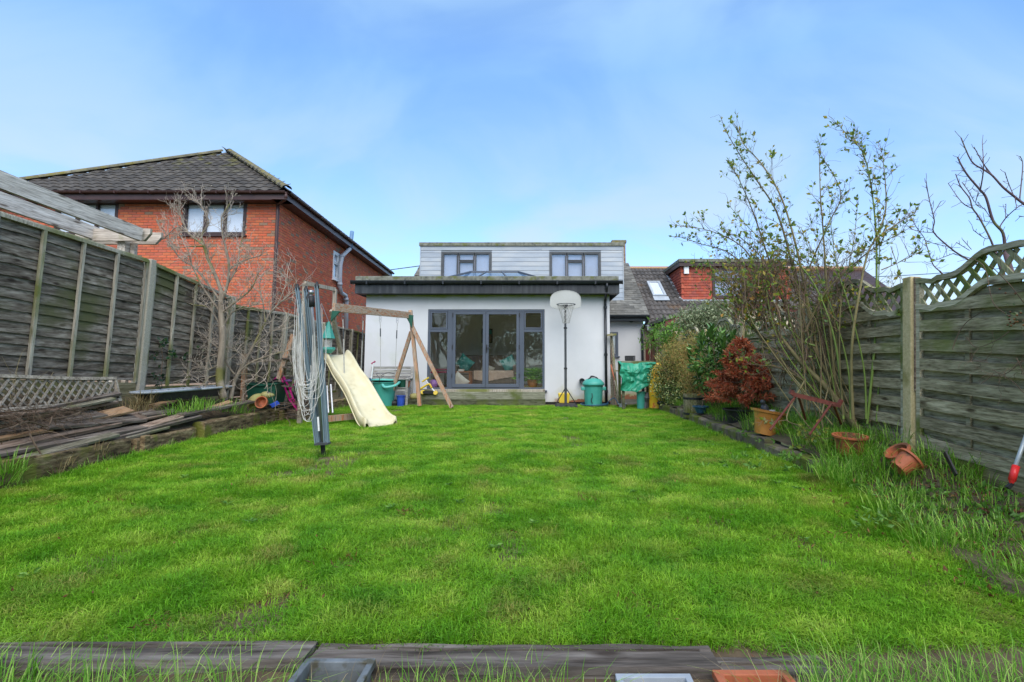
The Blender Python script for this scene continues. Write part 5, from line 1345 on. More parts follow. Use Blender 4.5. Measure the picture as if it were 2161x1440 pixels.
# yellow scooter
ys = W(905, 838, 12.98)
sc_ = thing('toy_scooter', 'yellow and black toy scooter lying on the step', 'scooter', (ys.x, 13.05, zc))
MB().tube([W(891, 806, 13.1), W(905, 797, 13.1)], .022, 8).build('handlebar', m['yellow'], sc_)
MB().tube([W(898, 801, 13.1), W(905, 812, 13.1)], .018, 8).build('stem', m['white_pvc'], sc_)
MB().tube(smooth_path([W(886, 822, 13.1), W(897, 815, 13.1), W(906, 811, 13.1), W(911, 820, 13.1)], 3), .026, 8).build('neck', m['yellow'], sc_, smooth=True)
MB().tube([W(910, 818, 13.1), W(919, 829, 13.08)], .018, 8).build('fork', m['white_pvc'], sc_)
MB().beam(W(893, 828, 13.06), W(915, 828.5, 13.06), .10, .07).build('deck', m['black'], sc_)
for q in ((892, 828), (919, 829.5)):
    MB().lathe([(.001, -.02), (.05, -.02), (.06, 0), (.05, .02), (.001, .02)], W(*q, 13.04), 14, mtx=Matrix.Rotation(R(75), 4, 'X')).build('wheel', m['yellow'], sc_)
q_ = W(871, 832, 13.0)
MB().lathe([(.03, 0), (.12, .03), (.11, .12), (.05, .15), (.001, .15)], (q_.x, 13.15, zc), 14).build('toy_ball', m['stone'], None, loc=(q_.x, 13.15, zc), smooth=True, label='dull yellow-green toy ball on the end of the step', cat='ball')
# basketball hoop
hb = G(1192, 855); Yh = 12.7
hp_ = thing('basketball_hoop', 'free-standing basketball hoop with off-white fan backboard right of the doors', 'basketball hoop', (W(1192, 850, Yh).x, Yh, .05))
FH = Frame((W(1193, 650, Yh).x, Yh - .12, 0), (1, 0, 0))
hz0, hz1, hz2 = W(1193, 653, Yh - .12).z, W(1193, 634, Yh - .12).z, W(1193, 613, Yh - .12).z
hw = (W(1226, 640, Yh - .12).x - W(1160.5, 640, Yh - .12).x) / 2
poly = [(-.2, hz0), (.2, hz0), (hw * .93, hz0 + .05), (hw, hz0 + .10), (hw, hz1 + .0)]
for i in range(1, 12):
    a = math.pi * i / 12; poly.append((hw * math.cos(a), hz1 + (hz2 - hz1) * math.sin(a) ** .8))
poly += [(-hw, hz1), (-hw, hz0 + .10), (-hw * .93, hz0 + .05)]
bd = MB().prism(poly, FH, -.02, .02).build('backboard', m['board_w'], hp_)
MB().strip([(a * 1.0, b) for a, b in poly[3:16]], [(a * .965, lerp(b, hz1, .035)) for a, b in poly[3:16]], FH, .0205, .026).build('board_rim', m['board_w'], bd)
hx = FH.o.x; rz_ = W(1193, 643, Yh - .35).z; rc = Vector((hx, Yh - .37, rz_)); rr_ = .225
MB().tube([rc + Vector((math.cos(a) * rr_, math.sin(a) * rr_, 0)) for a in [i * math.pi / 12 for i in range(25)]], .009, 6).build('ring', m['dark_metal'], hp_)
MB().beam((hx, Yh - .1, rz_ - .02), (hx, Yh - .17, rz_ - .02), .12, .08).build('ring_bracket', m['black'], hp_)
nt_m = MB()
for k in range(12):
    for sgn in (1, -1):
        pts_ = []
        for j in range(9):
            t = j / 8; a = 2 * math.pi * (k / 12) + sgn * t * math.pi * .75; rad = lerp(rr_, .08, t ** .7); pts_.append(rc + Vector((math.cos(a) * rad, math.sin(a) * rad, -.46 * t + rnd(-.006, .006))))
        nt_m.tube(pts_, .0038, 3, cap=False)
nt_m.build('net', m['rope'], hp_)
MB().tube([(hx, Yh, .08), (hx, Yh, 1.0)], .033, 10).build('pole', m['dark_metal'], hp_)
MB().tube([(hx, Yh, 1.0), (hx, Yh, 2.0)], .029, 10).build('pole', m['dark_metal'], hp_)
MB().tube([(hx, Yh, 2.0), (hx, Yh, hz0 + .25)], .026, 10).build('pole', m['dark_metal'], hp_)
for z in (1.0, 2.0): MB().lathe([(.042, -.02), (.042, .02)], (hx, Yh, z), 10).build('joint_ring', m['black'], hp_)
for s_ in (-1, 1):
    MB().tube([(hx, Yh - .02, W(1193, 818, Yh).z), (hx + s_ * .26, Yh - .1, .12)], .012, 6).build('brace', m['black'], hp_)
MB().hexa([(hx - .27, Yh - .25, .05), (hx + .27, Yh - .25, .05), (hx + .27, Yh + .3, .05), (hx - .27, Yh + .3, .05), (hx - .24, Yh - .22, .14), (hx + .24, Yh - .22, .14), (hx + .24, Yh + .25, .14), (hx - .24, Yh + .25, .14)]).build('base', m['black'], hp_, bevel=.02)
for s_ in (-.24, -.12, .0, .12, .24): MB().lathe([(.001, -.03), (.05, -.03), (.055, 0), (.05, .03), (.001, .03)], (hx + s_, Yh - .28, .08), 12, mtx=Matrix.Rotation(R(90), 4, 'X' if s_ == 0 else 'Y')).build('wheel', m['black'], hp_)
q0, q1 = W(1178, 840, 13.0).x, W(1203, 840, 13.0).x
MB().hexa([(q0 + .03, 13.0, .12), (q1 - .03, 13.0, .12), (q1 - .03, 13.25, .12), (q0 + .03, 13.25, .12), (q0, 13.0, W(1190, 830, 13).z), (q1, 13.0, W(1190, 830, 13).z), (q1, 13.25, W(1190, 830, 13).z), (q0, 13.25, W(1190, 830, 13).z)]).build('container', m['yellow'], None, bevel=.02, loc=(q0, 13, .1), label='yellow plastic container behind the basketball hoop base', cat='container')
# big green bin
Yg = 12.95; gx = (W(1231, 820, Yg).x + W(1273, 820, Yg).x) / 2; gr_ = .25
gb = thing('garden_bin', 'ribbed green plastic bin with domed lid by the black downpipe', 'bin', (gx, Yg, .03))
gz1 = W(1250, 812, Yg).z
mb = MB(); n = 48; mb.lathe([(gr_ * .84, 0), (gr_ * .9, gz1 * .4), (gr_ * .97, gz1 - .03), (gr_, gz1 - .03)], (gx, Yg, .03), n)
for i, v in enumerate(mb.v):
    if (i % n) % 4 == 0 and v.z > .05 and v.z < gz1 - .02: v.x += (v.x - gx) * -.02; v.y += (v.y - Yg) * -.02
mb.build('body', m['teal_pl'], gb)
MB().lathe([(gr_ + .02, gz1 - .02), (gr_ + .03, gz1 + .02), (gr_ + .0, gz1 + .07), (gr_ * .75, gz1 + .13), (gr_ * .4, gz1 + .16), (.001, gz1 + .165)], (gx, Yg, 0), 32).build('lid', m['teal_pl'], gb, smooth=True)
for s_ in (-1, 1):
    B(gx + s_ * (gr_ + .01) - .05, gx + s_ * (gr_ + .01) + .05, Yg - .12, Yg + .06, gz1 - .14, gz1 - .05).build('handle', m['teal_pl'], gb, bevel=.02)
MB().tube(smooth_path([(gx - .06, Yg - .235, gz1 - .2), (gx - .05, Yg - .25, gz1 - .3), (gx - .08, Yg - .24, gz1 - .36), (gx - .05, Yg - .235, gz1 - .45)], 3), .01, 5).build('strap', m['black'], gb)
mb = MB()
for k in range(3): mb.tube(smooth_path([(gx - .14 + .03 * k, Yg - .1, gz1 + .13), (gx - .05, Yg - .05 + .03 * k, gz1 + .19 + .01 * k), (gx + .07, Yg - .08, gz1 + .18), (gx + .13, Yg - .02 * k, gz1 + .12)], 4), .016, 6)
mb.build('black_hose', m['black'], None, loc=(gx, Yg, gz1 + .1), label='crumpled black tubing lying on the green bin lid', cat='tube')
mb = MB()
for k in range(4):
    rr2 = .27 + .02 * (k % 2) + .01 * k
    mb.tube([(gx + .03 + math.cos(a) * rr2 * 1.1, Yg + math.sin(a) * rr2, .045 + .022 * k + .01 * math.sin(a * 2 + k)) for a in [i * math.pi / 14 for i in range(29)]], .012, 6)
mb.tube(smooth_path([(gx + .28, Yg - .1, .08), (gx + .4, Yg - .15, .22), (gx + .52, Yg - .1, .26), (gx + .6, Yg - .2, .1), (gx + .5, Yg - .3, .05)], 5), .012, 6)
mb.build('garden_hose', m['hose'], None, loc=(gx, Yg, .04), smooth=True, label='dark blue garden hose coiled round the foot of the green bin', cat='hose')
# leaning timbers and broom
for i, (a, b, Yq, w, h, mt, lab) in enumerate((((1285, 712), (1295, 850), 13.4, .09, .03, 'plank_grey', 'tall grey board leaning nearest the corner of the white wall'),
    ((1291, 735), (1301, 853), 13.3, .07, .04, 'plank_brown', 'brown board leaning between the two grey boards at the wall corner'),
    ((1290, 703), (1304, 852), 13.15, .05, .05, 'plank_grey', 'slim grey batten leaning furthest right at the wall corner'))):
    p, q = W(*b, Yq), W(*a, Yq + .3); p.z = .03
    MB().beam(p, q, w, h, up=(0, 1, 0)).build('board', m[mt], None, loc=tuple(p), label=lab, cat='board', group='timbers leaning by the wall corner')
p = W(1299, 783, 13.2); MB().beam(W(1294, 783, 13.15), W(1310, 783, 13.15), .1, .03).build('board', m['gravel_board'], None, loc=tuple(p), label='short mossy crosspiece jammed among the leaning boards', cat='board')
p = W(1290, 708, 13.25); MB().beam(W(1281, 708, 13.3), W(1300, 706, 13.3), .16, .05).build('board', m['gravel_board'], None, loc=tuple(p), label='mossy board end jutting out above the leaning timbers', cat='board')
brm = thing('broom', 'broom with orange upper handle and red head leaning by the downpipe', 'broom', tuple(W(1312, 853, 12.7)))
pa, pm, pb2 = W(1289, 770, 13.1), W(1297, 803, 12.95), W(1311, 850, 12.7); pb2.z = .09
MB().tube([pa, pm], .016, 8).build('handle', m['terra'], brm); MB().tube([pm, pb2], .015, 8).build('handle', m['batten_l'], brm)
MB().beam(pb2 + Vector((-.1, 0, -.0)), pb2 + Vector((.13, .0, 0)), .05, .04).build('head', m['maroon'], brm)
MB().beam(pb2 + Vector((-.1, 0, -.045)), pb2 + Vector((.13, .0, -.045)), .06, .05).build('bristles', m['magenta'], brm)
# tarp-covered rack
Yk = 12.3; kx0, kx1 = W(1307, 760, Yk).x, W(1374, 760, Yk).x; kz = W(1340, 763, Yk).z
rk = thing('potting_table', 'mossy wooden potting table under a green tarpaulin', 'table', ((kx0 + kx1) / 2, Yk, .03))
B(kx0, kx1, Yk - .3, Yk + .3, kz - .03, kz).build('table_top', m['step_low'], rk, bevel=.006)
B(kx0, kx1, Yk - .31, Yk - .302, kz - .07, kz + .01).build('front_edge', m['step'], rk)
for x in (kx0 + .04, kx1 - .04):
    for y in (Yk - .27, Yk + .27): MB().beam((x, y, .03), (x, y, kz - .031), .06, .06, up=(0, 1, 0)).build('leg', m['step_low'], rk)
tx_ = []
nu, nv = 56, 34
for j in range(nv + 1):
    v = j / nv; row = []
    for i in range(nu + 1):
        u = i / nu
        x = lerp(kx0 - .06, kx1 + .03, u) + .05 * math.sin(v * 3 + u * 5) * v
        edge = W(1340, lerp(828, 800, max(0, (u - .45) / .55)) if u > .45 else 826, Yk - .35).z
        if .52 < u < .62: edge += -.0
        topz = kz - .03 - .17 * max(0, math.sin(u * math.pi * 1.9 - .2)) * (1 - v)
        z = lerp(topz, edge, v)
        nn_ = lambda f, o: mnoise.noise(Vector((u * f, v * f * .8, o)))
        y = Yk - .36 - .10 * abs(nn_(3.2, 2)) - .07 * abs(nn_(7, 5)) - .025 * abs(nn_(16, 8)) - .05 * math.sin(u * 9 + v * 3)
        x += .05 * nn_(5, 11); z += .03 * nn_(5, 14) * (1 if j else 0)
        if j == 0: y = Yk - .3; z = kz - .02
        row.append((x, y, z))
    tx_.append(row)
tx_.insert(0, [(p[0], Yk - .05, kz + .008) for p in tx_[0]])
MB().grid(list(reversed(tx_))).build('tarpaulin', m['tarp'], None, smooth=True, loc=(kx0, Yk - .3, .5), label='crumpled green tarpaulin hanging over the potting table', cat='tarpaulin')
cx0, cx1 = W(1321, 755, Yk).x, W(1338, 755, Yk).x; cr = MB()
cr.box(cx0, cx1, Yk - .1, Yk + .1, kz + .002, kz + .02)
for x in [cx0 + (cx1 - cx0) * i / 4 for i in range(5)]: cr.box(x - .012, x + .012, Yk - .1, Yk - .08, kz + .021, kz + .11)
cr.box(cx0 - .013, cx1 + .013, Yk - .102, Yk - .08, kz + .111, kz + .135); cr.box(cx0 - .013, cx1 + .013, Yk + .08, Yk + .1, kz + .02, kz + .135)
cr.build('crate', m['black'], None, loc=(cx0, Yk, kz), label='small black plastic crate on top of the potting table', cat='crate')
x_ = W(1350, 840, 12.2).x; bucket(x_, 12.05, .03, .1, .42, 'teal_pl', 'tall narrow green bin under the hanging tarpaulin', name='garden_bin', cat='bin', taper=.9)
x_ = W(1361, 838, 12.0).x
MB().lathe([(.05, 0), (.09, .06), (.07, .2), (.10, .3), (.04, .42), (.001, .43)], (x_, 12.05, .03), 8, mtx=Matrix.Rotation(R(9), 4, 'Y')).build('bag', m['dark_metal'], None, loc=(x_, 12, .03), label='crumpled dark grey bag beside the yellow sack', cat='bag')
x_ = W(1312, 836, 12.6).x; bucket(x_, 12.5, .05, .09, .09, 'pale_metal', 'small pale tub on the ground left under the tarpaulin', name='tub', cat='tub', taper=.9)
sx0, sx1 = W(1369, 800, 12.0).x, W(1408, 800, 12.0).x; szt = W(1385, 766, 12).z
rows = []
for j in range(13):
    v = j / 12; row = []
    for i in range(25):
        a = 2 * math.pi * i / 24; w = (sx1 - sx0) / 2 * (1 - .35 * max(0, v - .8) / .2 * 1.2) * (1 + .03 * math.sin(v * 40)); dpt = .15 * (1 + .12 * math.sin(v * 22 + a * 2)) * (1 - .6 * max(0, v - .7))
        row.append(((sx0 + sx1) / 2 + math.cos(a) * w, 12.0 + math.sin(a) * dpt, lerp(.1, szt, v)))
    rows.append(row)
mb = MB().grid(rows); mb.f.append(tuple(len(mb.v) - 25 + i for i in range(24))); mb.f = [tuple(f) for f in mb.f]
mb.build('yellow_sack', m['sack'], None, smooth=True, loc=(sx0, 12, .1), label='bulging yellow sack with red print between tarpaulin and holly', cat='sack')

# ============================================================ INSIDE THE ROOM
def cushion(c, w, h, t, mt, lab, rot):
    mb = MB(); P = []
    for sgn in (1, -1):
        g2 = []
        for j in range(9):
            r_ = []
            for i in range(9):
                u, v = i / 4 - 1, j / 4 - 1; th = (1 - u ** 4) * (1 - v ** 4)
                pin = 1 - .12 * (1 - abs(abs(u) - abs(v))) * 0 - .08 * (1 - u * u if abs(v) == 1 else 0) - .08 * (1 - v * v if abs(u) == 1 else 0)
                r_.append(rot @ Vector((u * w / 2 * pin, sgn * t / 2 * th ** .6, v * h / 2 * pin)) + Vector(c))
            g2.append(r_ if sgn < 0 else list(reversed(r_)))
        mb.grid(g2)
    mb.build('cushion', m[mt], None, smooth=True, loc=tuple(c), label=lab, cat='cushion', group='cushions seen through the doors')
Rm = Matrix.Rotation
Ys = 16.2
so0, so1 = W(960, 780, Ys).x, W(1092, 780, Ys).x
sf = thing('sofa', 'brown fabric sofa inside the room behind the patio doors', 'sofa', ((so0 + so1) / 2, Ys, .42))
szt, szs = W(1000, 750, Ys + .5).z, W(1000, 783, Ys - .2).z
B(so0 + .15, so1 - .15, Ys + .3, Ys + .62, .5, szt).build('backrest', m['sofa'], sf, bevel=.08)
B(so0 + .12, so1 - .12, Ys - .42, Ys + .35, .5, szs - .12).build('base', m['sofa'], sf, bevel=.03)
for a, b in ((so0 + .14, (so0 + so1) / 2 - .005), ((so0 + so1) / 2 + .005, so1 - .14)): B(a, b, Ys - .43, Ys + .3, szs - .118, szs).build('seat_cushion', m['sofa'], sf, bevel=.04)
for a, b in ((so0 - .02, so0 + .13), (so1 - .13, so1 + .02)): B(a, b, Ys - .42, Ys + .6, .48, szs + .2).build('arm', m['sofa'], sf, bevel=.05)
for x in (so0 + .06, so1 - .08): B(x - .03, x + .03, Ys - .4, Ys - .33, .42, .49).build('foot', m['table_wood'], sf)
thr = []
ta, tb_ = W(1000, 790, Ys - .4).x, W(1083, 790, Ys - .4).x
for j in range(13):
    v = j / 12; row = []
    for i in range(31):
        u = i / 30; x = lerp(ta, tb_, u) + .04 * v * math.sin(u * 9)
        if v < .55: y = Ys + .28 - v / .55 * .72; z = szs + .012
        else: y = Ys - .45 - .012 * math.sin(u * 50); z = szs + .01 - (v - .55) / .45 * (.26 + .06 * math.sin(u * 5))
        row.append((x, y, z + .006 * math.sin(u * 60 + v * 5)))
    thr.append(row)
MB().grid(list(reversed(thr))).build('throw_blanket', m['throw'], None, smooth=True, loc=(ta, Ys, szs), label='creased beige throw spread over the sofa seat', cat='blanket')
def cq(px, py): p = W(px, py, Ys + .05); return p
cushion(cq(980, 768), .50, .50, .18, 'teal_cloth', 'teal cushion tilted on the left end of the sofa', Rm(R(38), 4, 'Y') @ Rm(R(15), 4, 'X'))
cushion(cq(1074, 768), .46, .46, .18, 'teal_cloth', 'teal cushion tilted on the right end of the sofa', Rm(R(-28), 4, 'Y') @ Rm(R(15), 4, 'X'))
cushion(cq(1029, 780), .42, .34, .14, 'cream_cloth', 'small cream cushion in the middle of the sofa', Rm(R(20), 4, 'Y') @ Rm(R(35), 4, 'X'))
p = W(969, 806, 14.5); p.z = .60
cushion(p, .46, .46, .16, 'cream_cloth', 'striped cream cushion leaning on the floor inside the left door', Rm(R(40), 4, 'Y') @ Rm(R(20), 4, 'X'))
t_ = thing('side_table', 'small orange-brown side table in front of the sofa', 'side table', (W(976, 800, 15).x, 15, .42))
a, b = W(955, 785, 15.0).x, W(995, 785, 15.0).x; tz = W(975, 784, 14.8).z
B(a, b, 14.8, 15.3, tz - .03, tz).build('top', m['table_wood'], t_)
for x in (a + .03, b - .03):
    for y in (14.85, 15.25): B(x - .022, x + .022, y - .022, y + .022, .42, tz - .031).build('leg', m['table_wood'], t_)
p = W(975, 781, 15); B(p.x - .1, p.x + .06, 14.95, 15.1, tz + .001, tz + .06).build('book_pile', m['cream_cloth'], None, loc=(p.x, 15, tz), label='few pale books lying on the side table', cat='books')
a, b = W(1016, 710, 17.3).x, W(1039, 710, 17.3).x; za_, zb3 = W(1020, 724, 17.3).z, W(1020, 694, 17.3).z
pic = thing('wall_picture', 'small framed teal picture on the wall above the sofa', 'picture', (a, 17.36, za_))
B(a, b, 17.36, 17.39, za_, zb3).build('frame', m['black'], pic); B(a + .03, b - .03, 17.352, 17.359, lerp(za_, zb3, .62), zb3 - .03).build('canvas_top', m['teal_cloth'], pic); B(a + .03, b - .03, 17.352, 17.359, za_ + .03, lerp(za_, zb3, .61)).build('canvas_bottom', m['plank_brown'], pic)
# palm
pp = W(1124, 812, 14.0)
pl = thing('potted_palm', 'bushy green palm in a tan pot behind the right-hand side light', 'houseplant', (pp.x, 14.05, RZ))
MB().lathe([(.10, 0), (.15, .2), (.155, .26), (.14, .26), (.13, .22), (.001, .22)], (pp.x, 14.05, RZ), 18).build('pot', m['terra_glaze'], pl, smooth=True)
lm_ = MB()
for i in range(64):
    a = rnd(0, 6.28); el = rnd(.2, 1.4); L = rnd(.32, .52)
    d = Vector((math.cos(a) * math.cos(el), math.sin(a) * math.cos(el), math.sin(el))); p = Vector((pp.x, 14.05, RZ + .22))
    st_ = [p + d * L * t - Vector((0, 0, .16 * t * t)) for t in (0, .3, .6, .85, 1)]
    lm_.tube(st_, .004, 3, cap=False)
    for j in range(9):
        bd_ = Vector((math.cos(a + (j - 4) * .35), math.sin(a + (j - 4) * .35), .25 - .05 * abs(j - 4))).normalized()
        leaf_quad(lm_, st_[-1 if j % 2 else -2], bd_, rnd(.14, .24), .24, .1, Vector((0, 0, 1)))
lm_.build('fronds', m['palm'], pl)
# chairs and toy behind the left side light
for i, (q, mt, lab) in enumerate((((910, 795), 'magenta', 'magenta dining chair nearest the left side light'), ((930, 790), 'magenta', 'magenta dining chair second from the left inside'))):
    X_ = W(q[0], q[1], 14.6 + .5 * i).x; Yc_ = 14.6 + .5 * i
    c_ = thing('dining_chair', lab, 'chair', (X_, Yc_, RZ), 'dining chairs inside')
    B(X_ - .19, X_ + .19, Yc_ - .2, Yc_ + .2, RZ + .42, RZ + .47).build('seat', m[mt], c_, bevel=.02)
    B(X_ - .19, X_ + .19, Yc_ + .19, Yc_ + .23, RZ + .5, W(910, 779, Yc_).z).build('backrest', m[mt], c_, bevel=.015)
    for sx_ in (-.16, .16):
        for sy_ in (-.17, .17): B(X_ + sx_ - .015, X_ + sx_ + .015, Yc_ + sy_ - .015, Yc_ + sy_ + .015, RZ, RZ + .42).build('leg', m['black'], c_)
p = W(914, 810, 13.95); MB().lathe([(.001, -.13)] + [(.13 * math.cos(a), .13 * math.sin(a)) for a in [R(-70 + 20 * i) for i in range(8)]] + [(.001, .13)], (p.x, 13.95, RZ + .14), 14).build('toy_ball', m['purple'], None, smooth=True, loc=(p.x, 13.95, RZ), label='lilac toy ball on the floor behind the left side light', cat='ball')
# curtain left
cr_ = [[(W(908 + i * 1.3, 700, 13.75).x, 13.78 + .02 * math.sin(i * 1.3), z) for i in range(28)] for z in (RZ + .02, 2.4)]
MB().grid(cr_[:]).build('curtain', m['blind'], None, loc=(W(908, 700, 13.7).x, 13.8, RZ), smooth=True, label='pale net curtain hanging behind the left side light', cat='curtain') if False else None
B(W(906, 700, 13.72).x, W(910, 700, 13.72).x, 13.68, 13.70, RZ, 2.1).build('curtain_edge', m['blind'], wh)

# ============================================================ LEFT BED THINGS
# bare magnolia
mg = thing('bare_tree', 'small bare tree with pale upright branches in the left bed', 'tree', tuple(PX(468, 838, -5.0)))
Ym = mg.location.y
def Pm(px, py, dy=0): return W(px, py, Ym + dy)
tr = MB(); nodes = []
tr.tube(smooth_path([Pm(472, 842), Pm(463, 800), Pm(466, 760), Pm(470, 710), Pm(466, 650), Pm(468, 615)], 4), [.062 - .0013 * i for i in range(21)], 9)
tw = MB()
stems = [([(468, 618), (456, 585), (438, 545), (432, 520), (400, 495), (385, 465), (378, 440)], .030, 0),
         ([(438, 545), (425, 500), (440, 470), (428, 440), (415, 425)], .016, .1),
         ([(466, 640), (480, 600), (483, 560), (478, 530), (470, 495), (468, 460), (485, 430)], .024, -.15),
         ([(468, 640), (440, 600), (410, 565), (380, 545), (355, 510)], .02, .2),
         ([(466, 660), (430, 610), (405, 560), (400, 540)], .018, -.3),
         ([(483, 570), (505, 555), (530, 545), (552, 540)], .016, 0),
         ([(480, 600), (500, 565), (505, 530), (512, 500)], .016, .25),
         ([(468, 660), (500, 635), (530, 610), (545, 575)], .018, -.1),
         ([(466, 700), (490, 660), (520, 650), (545, 640)], .014, .2),
         ([(466, 690), (440, 650), (400, 640), (370, 600)], .012, -.35),
         ([(400, 495), (375, 480), (350, 500), (345, 505)], .012, 0),
         ([(432, 520), (405, 520), (370, 520), (348, 490)], .012, -.2),
         ([(468, 765), (440, 780), (410, 775), (395, 800)], .012, -.3), ([(466, 740), (435, 715), (400, 700), (375, 705)], .010, .2),
         ([(466, 790), (440, 798), (425, 815)], .010, -.4)]
buds = MB()
for pts_, r0, dy in stems:
    P = smooth_path([Pm(a, b, dy * i / len(pts_)) for i, (a, b) in enumerate(pts_)], 4)
    tr.tube(P, [max(.004, r0 * (1 - .7 * i / len(P))) for i in range(len(P))], 6, cap=False)
    for i in range(3, len(P)):
        for _ in range(2 if i % 2 else 1):
            d = ((P[i] - P[i - 1]).normalized() * .7 + rdir() * .9 + Vector((0, 0, .35))).normalized()
            branch(tw, P[i], d, rnd(.13, .32), .005, 2, .3, .12, nodes, (2, 3), .9, .6, 4, .0022)
tr.build('trunk', m['bark'], mg, smooth=True); tw.build('twigs', m['twig_pale'], mg, kind='stuff')
for p, d in rng.sample(nodes, min(500, len(nodes))): buds.tube([p, p + (d + rdir() * .5) * .012, p + d * .03], [.002, .0045, .001], 4, cap=False)
buds.build('buds', m['bud'], mg, kind='stuff')
# second leaning bare tree
b2 = thing('bare_tree', 'thinner leaning bare tree with twiggy low branches behind the mossy ornament', 'tree', tuple(PX(487, 840, -4.95)))
Ym = b2.location.y + .1; tr = MB(); tw = MB(); nodes = []
for pts_, r0, dy in (([(487, 842), (495, 805), (510, 775), (535, 730), (555, 690), (570, 660)], .034, .5), ([(570, 660), (590, 640), (612, 622), (632, 605)], .016, .3),
                     ([(505, 785), (530, 765), (570, 750), (600, 742), (630, 735)], .016, .2), ([(495, 790), (480, 770), (470, 740), (462, 690), (475, 640)], .016, -.2),
                     ([(560, 680), (555, 640), (548, 600), (560, 570)], .012, .2), ([(520, 760), (500, 740), (480, 735), (450, 750)], .009, -.2),
                     ([(500, 790), (530, 790), (560, 800)], .009, -.3), ([(585, 645), (600, 610), (605, 590)], .009, .3), ([(540, 725), (570, 700), (600, 690)], .008, -.1)):
    P = smooth_path([Pm(a, b, dy * i / len(pts_)) for i, (a, b) in enumerate(pts_)], 4)
    tr.tube(P, [max(.004, r0 * (1 - .6 * i / len(P))) for i in range(len(P))], 7, cap=False)
    for i in range(4, len(P)):
        for _ in range(2):
            d = ((P[i] - P[i - 1]).normalized() * .6 + rdir() + Vector((0, 0, .2))).normalized()
            branch(tw, P[i], d, rnd(.2, .5), .005, 2, .4, .06, nodes, (1, 3), .9, .6, 4, .002)
tr.build('trunk', m['bark'], b2, smooth=True); tw.build('twigs', m['twig_pale'], b2, kind='stuff')
# ivy on the fence
iv = thing('ivy', 'dark ivy climbing the left fence beyond the concrete post', 'ivy', tuple(PX(345, 830, -5.4)))
sm_ = MB(); lv = MB()
for pts_ in ([(345, 835), (340, 800), (343, 760), (342, 730), (350, 715)], [(343, 735), (360, 745), (372, 752)], [(343, 745), (325, 752)], [(345, 760), (395, 758), (430, 752)], [(342, 790), (325, 790)]):
    P = smooth_path([PX(a, b, -5.42) for a, b in pts_], 5); sm_.tube(P, .005, 4, cap=False)
for (a, b, n) in ((346, 726, 16), (366, 749, 14), (327, 750, 10), (345, 770, 5), (393, 754, 10), (325, 790, 6), (338, 815, 10), (345, 795, 5), (425, 742, 5), (345, 832, 6), (500, 728, 6), (540, 735, 4)):
    for _ in range(n):
        p = PX(a + rnd(-9, 9), b + rnd(-9, 9), -5.40 + rnd(0, .05)); leaf_quad(lv, p, rdir(), rnd(.045, .075), .95, .2, Vector((1, rnd(-.4, .4), rnd(-.4, .4))))
sm_.build('stem', m['brown_twig'], iv); lv.build('leaves', m['leaf_ivy'], iv)
# long plastic tray
a, b = PX(300, 838, -5.2), PX(480, 830, -5.2)
ty = thing('plastic_tray', 'long pale-rimmed black plastic tray lying along the left fence', 'tray', tuple(a))
zt_ = a.z + .05; yc, hl = (a.y + b.y) / 2 - .1, (b.y - a.y) / 2 + .05
ring = lambda s_, z, xs=1: [(-5.17 + .19 * s_ * xs * math.copysign(abs(math.cos(t)) ** .6, math.cos(t)), yc + hl * s_ * math.copysign(abs(math.sin(t)) ** .6, math.sin(t)), z) for t in [i * math.pi / 18 for i in range(37)]]
MB().grid([ring(.8, zt_ - .12), ring(.96, zt_)]).build('bowl', m['black'], ty, smooth=True)
MB().tube(ring(1, zt_ + .01), .018, 6).build('rim', m['pale_metal'], ty, smooth=True)
mb = MB().grid([[(-5.05 - i * .04, a.y + .25 + j * .08, zt_ - .02 + .05 * abs(mnoise.noise(Vector((i * .9, j * .8, 0)))) + .02 * (j % 2)) for i in range(7)] for j in range(12)])
mb.build('plastic_sheet', m['pale_metal'], None, smooth=True, loc=tuple(a), label='crumpled clear plastic sheet lying in the long tray', cat='plastic sheet')
# green crate, ornament
p = PX(548, 850, -4.9)
cr = thing('plastic_tub', 'dark green plastic garden tub behind the mossy ornament', 'tub', tuple(p))
x0, x1, zt_ = W(520, 830, p.y).x, W(584, 830, p.y).x, W(550, 810, p.y).z
mb = MB(); zb5 = zt_ - .36
mb.hexa([(x0 + .05, p.y, zb5), (x1 - .05, p.y, zb5), (x1 - .05, p.y + .35, zb5), (x0 + .05, p.y + .35, zb5), (x0, p.y - .03, zt_), (x1, p.y - .03, zt_), (x1, p.y + .4, zt_), (x0, p.y + .4, zt_)]); mb.f = [f for f in mb.f if f != (4, 5, 6, 7)]
o_ = mb.build('body', m['green_pl'], cr); sm = o_.modifiers.new('s', 'SOLIDIFY'); sm.thickness = .012
MB().tube([(x0 - .01, p.y - .04, zt_), ((x0 + x1) / 2, p.y - .06, zt_ - .03), (x1 + .01, p.y - .04, zt_), (x1 + .01, p.y + .41, zt_), (x0 - .01, p.y + .41, zt_), (x0 - .01, p.y - .04, zt_)], .016, 6).build('rim', m['green_pl'], cr)
MB().hexa([(x0 + .04, p.y + .01, zt_ - .14), (x1 - .04, p.y + .01, zt_ - .14), (x1 - .04, p.y + .33, zt_ - .14), (x0 + .04, p.y + .33, zt_ - .14), (x0 + .06, p.y + .02, zt_ - .06), (x1 - .1, p.y + .03, zt_ - .08), (x1 - .08, p.y + .3, zt_ - .04), (x0 + .08, p.y + .3, zt_ - .07)]).build('soil_fill', m['soil'], cr)
p = PX(548, 852, -4.72); Yo = p.y
og = thing('frog_ornament', 'mossy yellow-green stone frog ornament beside an orange pot', 'ornament', tuple(p))
mb = MB(); C_ = W(548, 845, Yo)
